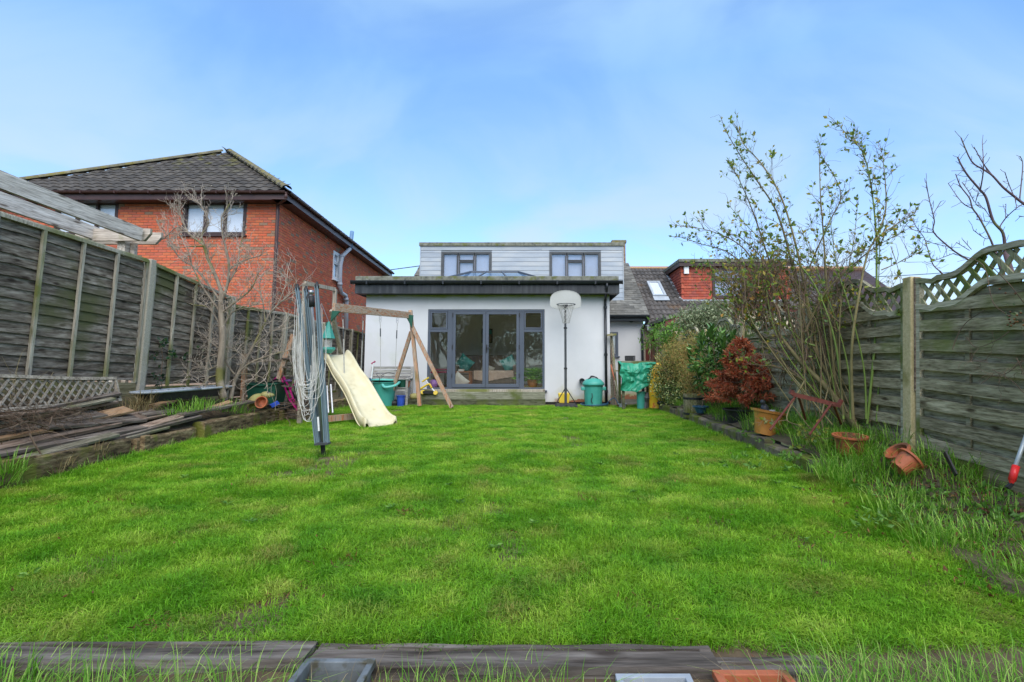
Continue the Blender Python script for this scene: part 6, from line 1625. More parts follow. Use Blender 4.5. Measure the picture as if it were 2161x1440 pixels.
def blob(c, rx, ry, rz, n=12, mtx=None):
    mb2 = MB(); mb2.lathe([(.001, -rz)] + [(math.cos(a) , math.sin(a) * rz) for a in [R(-70 + 17.5 * i) for i in range(9)]] + [(.001, rz)], c, n, sx=rx, sy=ry, mtx=mtx); return mb2
body = MB()
for (q, rx, ry, rz, rot) in (((543, 843), .135, .12, .095, -18), ((562, 834), .09, .08, .06, 8), ((573, 834), .045, .05, .03, 10), ((531, 855), .05, .07, .07, 0), ((527, 850), .04, .05, .08, 10)):
    bb_ = blob(W(*q, Yo), rx, ry, rz, 14, Rm(R(rot), 4, 'Y')); k = len(body.v); body.v += bb_.v; body.f += [tuple(k + i for i in f) for f in bb_.f]
body.build('body', m['stone'], og, smooth=True)
e_ = blob(W(566, 828, Yo - .04), .016, .016, .016, 8); e_.build('eye', m['black'], og)
q = W(559, 852, Yo - .14); MB().lathe([(.001, 0), (.055, .0), (.085, .10), (.1, .10), (.1, .13), (.085, .13), (.075, .04), (.001, .03)], q, 18, mtx=Rm(R(75), 4, 'X')).build('terracotta_pot', m['terra'], None, loc=tuple(q), label='small terracotta pot on its side in front of the mossy frog', cat='plant pot')
p = W(582, 856, Yo); mb = MB(); mb.beam(W(574, 858, Yo - .05), W(588, 851, Yo - .05), .04, .05); mb.beam(W(570, 855, Yo - .02), W(586, 847, Yo), .02, .02)
mb.build('toy_part', m['blue'], None, loc=tuple(p), label='broken blue plastic toy next to the mossy frog ornament', cat='toy')
# pink bicycle
Yb_ = 9.3
bk = thing('childs_bicycle', 'pink child\'s bicycle dumped behind the rotary airer', 'bicycle', tuple(W(610, 868, Yb_)))
def Bp_(px, py, dy=0): return W(px, py, Yb_ + dy)
fr = MB()
for a, b in (((588, 782), (610, 842)), ((594, 786), (612, 822)), ((612, 822), (625, 860)), ((577, 803), (592, 790)), ((610, 842), (629, 868)), ((620, 812), (645, 790)), ((612, 822), (620, 812)), ((610, 842), (640, 846))): fr.tube([Bp_(*a), Bp_(*b)], .017, 8)
fr.build('frame', m['pink'], bk, smooth=True)
for q, dy in (((597, 842), .12), ((650, 838), .0)):
    c = Bp_(*q, dy); M_ = Rm(R(80), 4, 'X') @ Rm(R(14), 4, 'Y')
    w_ = MB().tube([c + M_ @ Vector((math.cos(a) * .19, math.sin(a) * .19, 0)) for a in [i * math.pi / 12 for i in range(25)]], .02, 6).build('wheel', m['black'], bk, smooth=True)
    sp_ = MB()
    for i in range(10): sp_.tube([c, c + M_ @ Vector((math.cos(i * .628) * .18, math.sin(i * .628) * .18, 0))], .002, 3, cap=False)
    sp_.tube([c + M_ @ Vector((0, 0, -.03)), c + M_ @ Vector((0, 0, .03))], .02, 8)
    sp_.build('spokes', m['steel'], w_)
MB().tube([Bp_(571, 808), Bp_(577, 803), Bp_(586, 800, -.2)], .014, 6).build('handlebar', m['black'], bk)
MB().lathe([(.001, 0), (.07, .0), (.06, .03), (.001, .04)], Bp_(608, 805), 10, sy=.6).build('saddle', m['purple'], bk)
MB().beam(Bp_(622, 806), Bp_(632, 806), .05, .05).build('reflector_box', m['red'], bk)
MB().beam(Bp_(612, 797, .3), Bp_(655, 804, .3), .02, .05).build('frame_tube', m['steel'], None, loc=tuple(Bp_(612, 797, .3)), label='loose grey metal bar lying over the pink bicycle', cat='metal bar')
# loose junk between airer and trees
jk = MB()
for i in range(60):
    p = W(rnd(575, 660), rnd(845, 885), rnd(8.6, 9.6)); p.z = max(p.z, .06); d = rdir(); d.z *= .3
    jk.tube([p, p + d * rnd(.1, .3), p + d * rnd(.3, .5) + Vector((0, 0, rnd(-.05, .08)))], .005, 4, cap=False)
jk.build('dead_stalks', m['brown_twig'], None, kind='stuff', label='tangle of dead brown stalks on the ground round the bicycle', cat='dead stalks')
B(-4.65, -4.25, 9.5, 9.9, .02, .5).build('wooden_box', m['plank_dark'], None, bevel=.01, loc=(-4.4, 9.7, 0), label='dark rotten wooden box in the gloom behind the bicycle', cat='box')
# brush heap on the planks
br_ = MB()
for i in range(420):
    p = PX(rnd(-40, 200), rnd(862, 905) + rnd(0, 12), rnd(-5.25, -4.95)); d = rdir(); d.z = d.z * .25 + .02; d.y += rnd(-.8, .8); d.normalize()
    branch(br_, p + Vector((0, 0, .02)), d, rnd(.15, .45), rnd(.002, .0045), 1, .35, -.05, None, (0, 2), .8, .6, 5, .0015, 4)
for pts_ in ([(62, 915), (75, 940), (92, 970), (95, 1000)], [(20, 905), (60, 890), (100, 900), (110, 880)], [(95, 985), (90, 1010)], [(110, 885), (150, 878), (170, 870)]):
    br_.tube(smooth_path([PX(a, b, -4.68 - .12 * (960 - min(b, 960)) / 60) for a, b in pts_], 4), .008, 5, cap=False)
br_.build('twig_heap', m['brown_twig'], None, kind='stuff', label='heap of dead brown twigs on the left timber pile', cat='dead twigs')

# ============================================================ RIGHT BED THINGS
def GR(px, py, dz=0):
    """point on the right bed surface"""
    d = ray(px, py); best = None; Y = 3.0
    while Y < 13:
        p = Vector((0, 0, CAM_H)) + d * (Y / d.y)
        if p.z <= bedR(p.x, p.y) + dz: return p
        Y += .01
    return p
p = GR(1567, 880)
x0_, x1_ = W(1533, 868, 7.5).x, W(1592, 868, 7.5).x; r_ = (x1_ - x0_) / 2; cx_ = (x0_ + x1_) / 2 + .05; zt_ = W(1560, 864, 7.5).z
tg = bucket(cx_, 7.6, zt_ - .26, r_ * 1.15, .24, 'black', 'wide black planter holding the dead red conifer', name='planter', cat='planter', taper=.7, lip=.03)
MB().lathe([(r_ * 1.1, 0), (.001, .05)], (cx_, 7.6, zt_ - .06), 18).build('soil_fill', m['soil'], tg)
# dead red conifer
rc_ = thing('dead_conifer', 'dead rust-red conifer in the wide black planter', 'conifer', (cx_, 7.6, zt_ - .03))
Yc2 = 7.7; tpz = W(1565, 712, Yc2); tr = MB(); lv = MB(); X0 = W(1568, 860, Yc2).x
H_ = tpz.z - zt_
tr.tube([(X0, Yc2, zt_ - .05), (X0 - .01, Yc2, zt_ + H_ * .5), (tpz.x, Yc2, tpz.z + .05)], [.022, .014, .004], 6)
tr.tube([(X0, Yc2, zt_ + H_ * .8), W(1565, 680, Yc2)], .006, 5)
n = 0
for i in range(175):
    t = rng.random() ** .8; z = zt_ + .06 + t * H_ * .92
    Lb = (1 - t) ** .75 * .56 * rnd(.7, 1.1) + .04
    a = rnd(0, 6.28); d = Vector((math.cos(a), math.sin(a), rnd(-.15, .2))).normalized()
    p0 = Vector((X0, Yc2, z)); pts_ = [p0 + d * Lb * s_ + Vector((0, 0, -.08 * s_ * s_ * Lb * (1 if t > .3 else -.6))) for s_ in (0, .25, .5, .75, 1)]
    tr.tube(pts_, [.004, .003, .0025, .002, .0015], 3, cap=False)
    for s_ in range(int(Lb * 120)):
        u = rnd(.25, 1) ** .8; k = min(3, int(u * 4)); p = pts_[k].lerp(pts_[k + 1], u * 4 - k)
        dd = (d * .6 + rdir() * .7 + Vector((0, 0, -.1))).normalized()
        leaf_quad(lv, p, dd, rnd(.05, .10), .22, .3)
tr.build('trunk', m['bark'], rc_); lv.build('needles', m['leaf_red'], rc_, kind='stuff')
mb = MB()
for i in range(260):
    p = Vector((X0 + rnd(-.02, .28), Yc2 - .2 + rnd(-.12, .12), zt_ - .02 + rnd(0, .22))); leaf_quad(mb, p, (rdir() + Vector((0, 0, .6))).normalized(), rnd(.03, .06), .4)
mb.build('weed_clump', m['leaf_dark'], None, kind='stuff', label='dark green moss and weeds round the foot of the red conifer', cat='weeds')

def shrub(name, label, cat, c, rad, n, size, mt, stem_mt='brown_twig', w=.5, clump=9, gaps=.0, base=None, stems=14, hang=0, twigs=70, sq=1.0, fold=.2):
    t = thing(name, label, cat, tuple(base or (c[0], c[1], c[2] - rad[2])))
    c = Vector(c); sm = MB(); lv = MB(); root = Vector(base or (c.x, c.y, c.z - rad[2]))
    cl = []
    while len(cl) < n // clump:
        v = rdir() * (rng.random() ** .45)
        if mnoise.noise(v * 1.7 + c) < -.18 + gaps: continue
        cl.append(c + Vector((v.x * rad[0], v.y * rad[1], v.z * rad[2])))
    for q in cl[:stems + twigs]:
        mid = root.lerp(q, .5) + rdir() * rad[0] * .15
        sm.tube(smooth_path([root + rdir() * .04, mid, q], 3), [.009, .008, .007, .006, .005, .004, .0025], 4, cap=False)
    for q in cl:
        out = (q - root).normalized()
        for j in range(clump):
            p = q + rdir() * size * 1.6; d = (out * .7 + rdir() + Vector((0, 0, -hang))).normalized()
            leaf_quad(lv, p, d, size * rnd(.6, 1.2), w, fold)
    sm.build('stems', m[stem_mt], t); lv.build('foliage', m[mt], t, kind='stuff')
    return t
def AT(px, py, Y): return W(px, py, Y)
# variegated holly
c = AT(1424, 800, 11.4); shrub('variegated_shrub', 'variegated green and cream shrub beside the yellow sack', 'shrub', c, (.52, .4, .62), 6500, .055, 'leaf_holly', base=(c.x, c.y, .2), w=.55)
c = AT(1400, 845, 11.6)
# heath-like brown green shrub above/behind
c = AT(1455, 765, 11.0); shrub('heather_shrub', 'twiggy olive-brown shrub behind the variegated one', 'shrub', c, (.66, .5, .64), 12000, .06, 'leaf_heath', base=(c.x, c.y, .2), w=.2, clump=14)
c = AT(1480, 800, 10.0); shrub('drooping_shrub', 'greyish drooping twiggy shrub over the half barrel', 'shrub', c, (.44, .4, .52), 5200, .07, 'leaf_heath', base=(c.x, c.y, .3), w=.14, clump=10, hang=.8)
c = AT(1445, 835, 10.9); shrub('holly_bush', 'low dark variegated bush at the end of the block edging', 'shrub', c, (.38, .3, .32), 2600, .055, 'leaf_holly', base=(c.x, c.y, .2), w=.55)
# laurel, leaves as parts
c = AT(1512, 765, 8.7)
lr = thing('laurel_bush', 'glossy dark green laurel behind the dead red conifer', 'shrub', (c.x, c.y, .3))
lm2 = MB(); k = 7; ring_ = []
for i in range(k):
    t = i / (k - 1); w_ = .5 * math.sin(math.pi * min(1, t * .92 + .08)) ** .8 * .42
    ring_.append([(-w_ * 1, t, .10 * math.sin(t * 2.2) + w_ * .25), (0, t, .10 * math.sin(t * 2.2)), (w_, t, .10 * math.sin(t * 2.2) + w_ * .25)])
lm2.grid(ring_); lme = lm2.mesh('leaf', m['leaf_dark']); lme.shade_smooth()
sm = MB()
def place_leaf(par, p, d, s_):
    d = d.normalized(); x = d.cross(Vector((0, 0, 1)))
    if x.length < .01: x = Vector((1, 0, 0))
    x.normalize(); z = x.cross(d); M_ = Matrix((x, d, z)).transposed().to_4x4() @ Matrix.Scale(s_, 4); M_.translation = p
    inst('leaf', lme, par, M_)
cnt = 0
for i in range(25):
    v = rdir(); q = c + Vector((v.x * .40, v.y * .34 - .1, v.z * .62)); root = Vector((c.x, c.y, .3))
    sm.tube(smooth_path([root, root.lerp(q, .6) + rdir() * .06, q], 3), [.012, .01, .009, .008, .007, .006, .005], 5, cap=False)
    out = (q - root).normalized()
    for j in range(12):
        a = j * 2.4; side = Vector((math.cos(a), math.sin(a), .1)); place_leaf(lr, q - out * .018 * j * .9, (side * (.5 + .04 * j) + out * .7 + Vector((0, 0, .15))), rnd(.10, .17)); cnt += 1
sm.build('stems', m['rose_stem'], lr)
fol = MB()
for i in range(800):
    v = rdir() * rng.random() ** .35; p = c + Vector((v.x * .46, v.y * .34, v.z * .55)); leaf_quad(fol, p, (v + rdir() * .8 + Vector((0, 0, .3))).normalized(), rnd(.09, .14), .42, .25)
fol.build('foliage', m['leaf_dark'], lr, kind='stuff')
c = AT(1430, 715, 13.0); shrub('leafy_climber', 'fresh green leafy shrub in front of the cream wall', 'shrub', (c.x, c.y, c.z - .05), (.5, .4, .5), 1100, .13, 'leaf_fresh', base=(c.x, c.y, .3), w=.34, clump=7, hang=.3)
c = AT(1382, 715, 14.2); shrub('leafy_climber', 'small fresh green shrub in front of the maroon window', 'shrub', c, (.28, .3, .42), 260, .14, 'leaf_fresh', base=(c.x, c.y, .3), w=.3, clump=6, hang=.5)
c = AT(1500, 678, 11.6); shrub('climbing_shrub', 'grey-green climber heaped over the trellis near the maroon bargeboard', 'climber', (c.x, c.y, c.z), (.78, .45, .40), 6500, .08, 'leaf_grey', base=(c.x, c.y, .9), w=.38, clump=9, hang=.3)
c = AT(1580, 730, 9.0); shrub('climbing_shrub', 'brown tangled climber on the fence behind the laurel', 'climber', (c.x + .1, c.y, c.z), (.55, .5, .55), 3200, .06, 'leaf_grey', base=(c.x, c.y, .4), w=.3, clump=7, gaps=.1, twigs=120)
# half barrel
Yh_ = 9.4; x0_, x1_ = W(1443, 850, Yh_).x, W(1491, 850, Yh_).x; zt_, zb6 = W(1465, 832, Yh_).z, .16; cx_ = (x0_ + x1_) / 2; r_ = (x1_ - x0_) / 2
hbr = thing('half_barrel', 'wooden half-barrel planter with dark hoop on the right bed', 'planter', (cx_, Yh_, zb6))
for i in range(22):
    a0, a1 = 2 * math.pi * i / 22 + .015, 2 * math.pi * (i + 1) / 22 - .015
    P = []
    for a, in ((a0,), (a1,)):
        for rr3 in (r_ - .02, r_): P.append((cx_ + math.cos(a) * rr3, Yh_ + math.sin(a) * rr3))
    (ai, bi), (ao, bo), (ci, di), (co, do) = P
    MB().hexa([(ai, bi, zb6), (ao, bo, zb6), (co, do, zb6), (ci, di, zb6), (ai, bi, zt_), (ao, bo, zt_), (co, do, zt_), (ci, di, zt_)]).build('stave', m['gravel_board'], hbr)
for z in (zt_ - .07, zb6 + .07): MB().lathe([(r_ + .001, -.018), (r_ + .006, -.018), (r_ + .006, .018), (r_ + .001, .018)], (cx_, Yh_, z), 32).build('hoop', m['black'], hbr)
MB().lathe([(r_ - .02, 0), (.001, .01)], (cx_, Yh_, zt_ - .04), 20).build('soil_fill', m['soil'], hbr)
p = W(1477, 868, 8.9); bucket(p.x + .02, 8.9, p.z - .03, .12, .10, 'hose', 'small teal-blue glazed bowl below the half barrel', name='bowl', cat='bowl', taper=.6)
tr_ = thing('hand_trowel', 'orange-topped stick standing between barrel and teal bowl', 'garden stick', tuple(W(1481, 858, 8.8)))
MB().tube([W(1481, 860, 8.8), W(1486, 833, 8.8)], .008, 6).build('stick', m['brown_twig'], tr_)
MB().beam(W(1472, 834, 8.8), W(1487, 829, 8.8), .03, .02, w2=.015, h2=.012).build('tip', m['terra_glaze'], tr_)
p = GR(1490, 868); blob(p + Vector((0, 0, .03)), .07, .06, .05, 10).build('stone', m['white_stone'], None, smooth=True, loc=tuple(p), label='pale rounded stone beside the teal bowl', cat='stone')
p = GR(1392, 850); blob(W(1398, 851, 11.8), .13, .1, .05, 12).build('bin_bag', m['black'], None, smooth=True, loc=tuple(W(1398, 855, 11.8)), label='small black bag at the far end of the block edging', cat='bag')
# glazed pot, leaning
Yp = 6.4; x0_, x1_ = W(1584, 880, Yp).x, W(1662, 880, Yp).x; r_ = (x1_ - x0_) / 2 * .86; cx_ = (x0_ + x1_) / 2 - .04
gp = thing('glazed_pot', 'large tilted orange pot with raised leaves on the right bed', 'plant pot', (cx_, Yp, .3)); M_ = Rm(R(10), 4, 'Y')
z0_ = W(1615, 912, Yp).z - .03; hh = W(1600, 866, Yp).z - z0_
MB().lathe([(r_ * .72, 0), (r_ * .80, hh * .5), (r_ * .92, hh * .88), (r_ * 1.02, hh * .9), (r_ * 1.04, hh), (r_ * .94, hh), (r_ * .8, hh * .8), (.001, hh * .78)], (cx_, Yp, z0_), 30, mtx=M_).build('body', m['terra_glaze'], gp)
for a in (-2.25, -1.75, -1.25, -.8):
    for k in range(2):
        z = hh * (.62 - .1 * k); rr4 = r_ * .86 + .004; aa = a + .12 * k
        c_ = Vector((math.cos(aa) * rr4, math.sin(aa) * rr4, z)); tn = Vector((-math.sin(aa), math.cos(aa), 0)); nn = Vector((math.cos(aa), math.sin(aa), 0))
        d = (Vector((0, 0, 1)) * .8 + tn * (.6 if k else -.3)).normalized(); s_ = d.cross(nn)
        q = [c_ - d * .035, c_ + s_ * .016, c_ + d * .035, c_ - s_ * .016, c_ + nn * .008]
        mb = MB(); mb.v = [M_ @ v + Vector((cx_, Yp, z0_)) for v in q]; mb.f = [(0, 1, 4), (1, 2, 4), (2, 3, 4), (3, 0, 4)]
        mb.build('leaf_relief', m['stone'], gp)
cat_ = W(1616, 862, Yp + .05)
st2 = thing('cat_statue', 'small dark weathered figurine with a stone on the orange pot', 'figurine', (cx_, Yp, z0_ + hh * .8))
blob(Vector((cx_ - .01, Yp, z0_ + hh * .8 + .07)), .05, .05, .07, 10).build('body', m['dark_metal'], st2, smooth=True); blob(Vector((cx_ - .04, Yp - .02, z0_ + hh * .8 + .16)), .032, .03, .03, 10).build('head', m['dark_metal'], st2, smooth=True)
MB().beam((cx_ + .02, Yp - .08, z0_ + hh * .8 + .03), (cx_ + .07, Yp - .05, z0_ + hh * .8 + .05), .07, .04).build('stone_chip', m['white_stone'], st2)
# rusty trestle
ts = thing('rusty_trestle', 'rusty red metal trestle standing in the weeds of the right bed', 'trestle', tuple(GR(1690, 915)))
Yt_ = 4.95
MB().beam(W(1672, 832, Yt_), W(1771, 856, Yt_ - .1), .03, .04).build('top_bar', m['rust'], ts)
for a, b in (((1669, 833), (1673, 824)), ((1768, 858), (1776, 844))): MB().beam(W(*a, Yt_ - .02), W(*b, Yt_ - .02), .03, .03).build('hook', m['rust'], ts)
MB().tube([W(1681, 834, Yt_), W(1625, 908, Yt_ - .05)], .011, 8).build('leg', m['rust'], ts); MB().tube([W(1755, 852, Yt_ - .1), W(1708, 918, Yt_ - .1)], .011, 8).build('leg', m['rust'], ts)
MB().tube([W(1684, 834, Yt_), W(1700, 885, Yt_ + .35)], .012, 8).build('leg', m['rust'], ts); MB().tube([W(1758, 852, Yt_ - .1), W(1775, 895, Yt_ + .3)], .012, 8).build('leg', m['rust'], ts)
# terracotta pots
Yp = 4.95; x0_, x1_ = W(1759, 930, Yp).x, W(1826, 930, Yp).x; r_ = (x1_ - x0_) / 2; cx_ = (x0_ + x1_) / 2; zt_ = W(1792, 920, Yp).z
bucket(cx_, Yp, zt_ - .19, r_ * .9, .18, 'terra', 'terracotta-coloured plastic pot sunk in grass below the fence post', name='plant_pot', cat='plant pot', taper=.75, lip=.018, tilt=(R(4), 'X'))
p = W(1898, 972, 4.25)
for i, (q, rot, lab) in enumerate((((1893, 975), ((R(55), 'Y')), 'terracotta pot lying on its side near the fence post'), ((1915, 966), ((R(-35), 'Y')), 'broken terracotta pot resting against the fallen pot'))):
    c_ = W(*q, 4.25 + i * .12)
    t = bucket(c_.x, c_.y, c_.z - .06, .085, .13, 'terra', lab, name='plant_pot', cat='plant pot', taper=.8, tilt=rot)
mb = MB().beam(W(1994, 955, 3.95), W(2018, 1003, 3.85), .045, .012, up=(1, 0, .5)); mb.build('board_offcut', m['black'], None, loc=tuple(W(2018, 1003, 3.85)), label='short dark stake poking out of the grass by the fence', cat='stake')
pt = thing('telescopic_pole', 'grey tool pole with red grip leaning on the fence at far right', 'tool pole', tuple(W(2133, 1030, 3.35)))
MB().tube([W(2142, 986, 3.37), W(2175, 895, 3.5)], .013, 10).build('tube', m['alu'], pt, smooth=True)
MB().tube([W(2135.5, 1014, 3.35), W(2144, 984, 3.37)], .021, 12).build('grip', m['red'], pt, smooth=True)
MB().tube([W(2134, 1022, 3.35), W(2135.5, 1013, 3.35)], [.008, .02], 12).build('red_tip', m['red'], pt); MB().beam(W(2126, 1030, 3.35), W(2136, 1020, 3.35), .02, .02).build('foot', m['black'], pt)
# half-buried bricks / clods in the weeds
for q, lab, s_ in (((1935, 1005), 'pale clay lump in the weeds below the broken pots', .07), ((1975, 1040), 'orange-brown clay lump beside the lawn edge at right', .09)):
    p = G(q[0], q[1]); blob(p + Vector((0, 0, .03)), s_ * 1.3, s_, s_ * .5, 9).build('clay_lump', m['terra_glaze'] if s_ > .08 else m['white_stone'], None, loc=tuple(p), label=lab, cat='clay lump')

# big rose shrub
rs = thing('rose_shrub', 'tall straggly shrub with arching stems and sparse leaves on the right', 'shrub', tuple(W(1790, 905, 5.5)))
st_m, gs_m, tw, lv, nodes = MB(), MB(), MB(), MB(), []
S = [  # pixel polyline, start depth, end depth, radius, green?
 ([(1812, 912), (1750, 825), (1690, 765), (1640, 700), (1600, 640)], 5.3, 5.9, .042, 0),
 ([(1795, 905), (1740, 850), (1680, 795), (1630, 740), (1585, 690)], 5.4, 6.2, .034, 0),
 ([(1775, 845), (1735, 770), (1700, 690), (1672, 560), (1640, 450), (1600, 385), (1560, 325), (1527, 268)], 5.5, 6.0, .019, 0),
 ([(1735, 800), (1705, 640), (1680, 520), (1650, 420), (1610, 350), (1570, 305), (1555, 268)], 5.6, 5.9, .016, 0),
 ([(1765, 840), (1748, 650), (1738, 500), (1731, 400), (1729, 310)], 5.5, 5.7, .014, 0),
 ([(1830, 895), (1848, 700), (1850, 560), (1848, 480), (1838, 390), (1822, 325), (1798, 295), (1768, 263)], 5.15, 5.4, .013, 1),
 ([(1800, 885), (1797, 740), (1815, 610), (1838, 520), (1885, 478), (1930, 452)], 5.2, 5.0, .017, 2),
 ([(1842, 515), (1868, 450), (1868, 380), (1860, 315)], 5.2, 5.3, .010, 0),
 ([(1650, 680), (1610, 600), (1570, 525), (1500, 488), (1425, 476)], 5.9, 6.3, .013, 0),
 ([(1660, 650), (1620, 540), (1590, 450), (1560, 380), (1537, 342)], 5.9, 6.1, .012, 0),
 ([(1640, 690), (1590, 590), (1540, 535), (1480, 515), (1432, 500)], 6.0, 6.4, .011, 0),
 ([(1720, 720), (1700, 600), (1745, 480), (1775, 410), (1740, 340)], 5.6, 5.8, .012, 0),
 ([(1780, 885), (1762, 720), (1718, 600), (1660, 535), (1600, 500), (1535, 430)], 5.2, 5.9, .012, 1),
 ([(1795, 885), (1790, 780), (1765, 680), (1735, 600), (1690, 480)], 5.2, 5.6, .010, 1),
 ([(1828, 885), (1822, 770), (1790, 640), (1765, 560), (1750, 440)], 5.15, 5.4, .010, 1),
 ([(1850, 890), (1856, 760), (1853, 640), (1856, 520), (1850, 400)], 5.1, 5.3, .009, 1),
 ([(1780, 890), (1772, 760), (1775, 640), (1800, 520), (1810, 430)], 5.2, 5.4, .010, 2),
 ([(1700, 700), (1740, 620), (1800, 560), (1850, 520), (1905, 490)], 5.6, 5.1, .012, 0),
 ([(1620, 720), (1560, 660), (1535, 600), (1500, 580), (1465, 560)], 6.1, 6.4, .010, 0),
 ([(1760, 850), (1690, 800), (1640, 775), (1600, 770), (1560, 745)], 5.5, 6.0, .014, 0),
 ([(1700, 760), (1655, 640), (1620, 560), (1560, 500), (1530, 500)], 5.7, 6.1, .012, 0),
 ([(1700, 800), (1660, 880), (1690, 900), (1740, 935)], 5.5, 5.2, .010, 0),
 ([(1620, 690), (1600, 650), (1560, 640), (1520, 610)], 6.0, 6.2, .014, 0),
 ([(1720, 730), (1700, 720), (1730, 690), (1715, 650), (1690, 600)], 5.5, 5.7, .012, 1),
 ([(1860, 570), (1895, 555), (1940, 532)], 5.1, 5.0, .006, 0), ([(1880, 520), (1900, 600), (1860, 640)], 5.1, 5.1, .004, 0),
]
for pts_, ya_, yb_2, r0, g_ in S:
    n = len(pts_); P = smooth_path([W(a, b, lerp(ya_, yb_2, i / (n - 1))) for i, (a, b) in enumerate(pts_)], 6)
    L = len(P); (gs_m if g_ == 1 else st_m).tube(P, [max(.0028, r0 * (1 - .85 * i / L)) for i in range(L)], 7, cap=False)
    for i in range(int(L * .38), L):
        for _ in range(rng.choice((1, 1, 2)) if i > L * .5 else 1):
            a = (P[i] - P[i - 1]).normalized(); d = (a * .8 + rdir() * .8 + Vector((0, 0, .15))).normalized()
            frac = i / L
            branch(tw, P[i], d, rnd(.10, .34) * (1.25 - .75 * frac), .0035, 1 if frac > .8 else 2, .35, .08, nodes, (1, 3), .9, .6, 4, .0013, 3)
        if i > L * .55:
            for _ in range(2 if i > L * .8 else 1): leaf_quad(lv, P[i] + rdir() * .01, (rdir() + Vector((0, 0, .3))).normalized(), rnd(.03, .058), .55)
# dense inner tangle
for i in range(270):
    px_ = rnd(1540, 1775); p = W(px_, rnd(600, 700 if px_ < 1640 else 840), rnd(5.5, 6.3)); d = Vector((rnd(-.6, .3), rnd(-.3, .3), 1)).normalized()
    branch(tw, p, d, rnd(.3, .7), rnd(.003, .007), 2, .35, .0, nodes if p.z > 1.4 else None, (1, 3), .9, .6, 5, .0014, 4)
for i in range(26):
    a = W(rnd(1700, 1810), rnd(850, 905), rnd(5.3, 5.7)); b = W(rnd(1540, 1800), rnd(560, 720), rnd(5.4, 6.2)); mid = a.lerp(b, .5) + Vector((rnd(-.3, .25), 0, rnd(0, .3)))
    (gs_m if i % 4 == 0 else st_m).tube(smooth_path([a, mid, b], 5), [.008 - .0006 * k for k in range(11)], 5, cap=False)
for p, d in rng.sample(nodes, min(len(nodes), 1900)):
    for _ in range(rng.choice((1, 1, 2, 3))): leaf_quad(lv, p, (d + rdir() * .9).normalized(), rnd(.03, .062), .6)
st_m.build('stems', m['rose_stem'], rs, smooth=True); gs_m.build('green_canes', m['green_stem'], rs, smooth=True)
tw.build('twigs', m['brown_twig'], rs, kind='stuff'); lv.build('leaves', m['leaf_rose'], rs, kind='stuff')
lv = MB()
for i in range(800):
    c_ = rng.choice(((1590, 590, 45), (1560, 620, 40), (1640, 570, 50), (1620, 620, 50), (1580, 655, 35)))
    p = W(c_[0] + rng.gauss(0, c_[2] * .6), c_[1] + rng.gauss(0, c_[2] * .45), rnd(5.7, 6.4)); leaf_quad(lv, p, rdir(), rnd(.035, .07), .6)
lv.build('yellowing_leaves', m['leaf_yellow'], rs, kind='stuff')
# vines hanging on the near fence panel
vn = thing('dry_vine', 'dry curling vine with brown seed heads hanging on the near right fence panel', 'vine', tuple(W(2130, 760, 3.45)))
vm, vl, vh = MB(), MB(), MB()
def PF(px, py, off=.05):
    o = FRf.P(0, 0, off); d = ray(px, py); c = Vector((0, 0, CAM_H)); t = (o - c).dot(FRf.n) / d.dot(FRf.n); return c + d * t
for pts_ in ([(2030, 540), (2075, 560), (2090, 620), (2100, 645), (2130, 668)], [(2080, 620), (2120, 620), (2161, 615)], [(2078, 655), (2040, 680), (2020, 710), (2010, 738)], [(2040, 712), (2060, 733), (2100, 720), (2130, 700)],
              [(2161, 760), (2120, 790), (2095, 780)], [(2161, 830), (2130, 800), (2100, 792), (2070, 810)], [(2161, 790), (2145, 755)], [(2090, 560), (2130, 600), (2161, 640)]):
    vm.tube(smooth_path([PF(a, b, .05 + rnd(0, .06)) for a, b in pts_], 5), .0028, 4, cap=False)
for i in range(26):
    branch(vm, PF(rnd(2070, 2200), rnd(730, 800), .08), rdir(), rnd(.1, .22), .0018, 1, .4, 0, None, (1, 2), .9, .6, 5, .001, 3)
for i in range(14):
    p = PF(rnd(2120, 2161), rnd(655, 690), .08); vh.lathe([(.001, -.008), (.009, 0), (.001, .008)], p, 5); 
for i in range(22): leaf_quad(vl, PF(rnd(2120, 2175), rnd(640, 700), .07), rdir(), rnd(.02, .04), .7)
for q in ((2110, 610), (2122, 619), (2143, 620)): vh.lathe([(.001, -.008), (.01, 0), (.001, .008)], PF(*q), 5)
vm.build('stems', m['brown_twig'], vn); vh.build('seed_heads', m['litter'], vn); vl.build('leaves', m['leaf_grey'], vn)
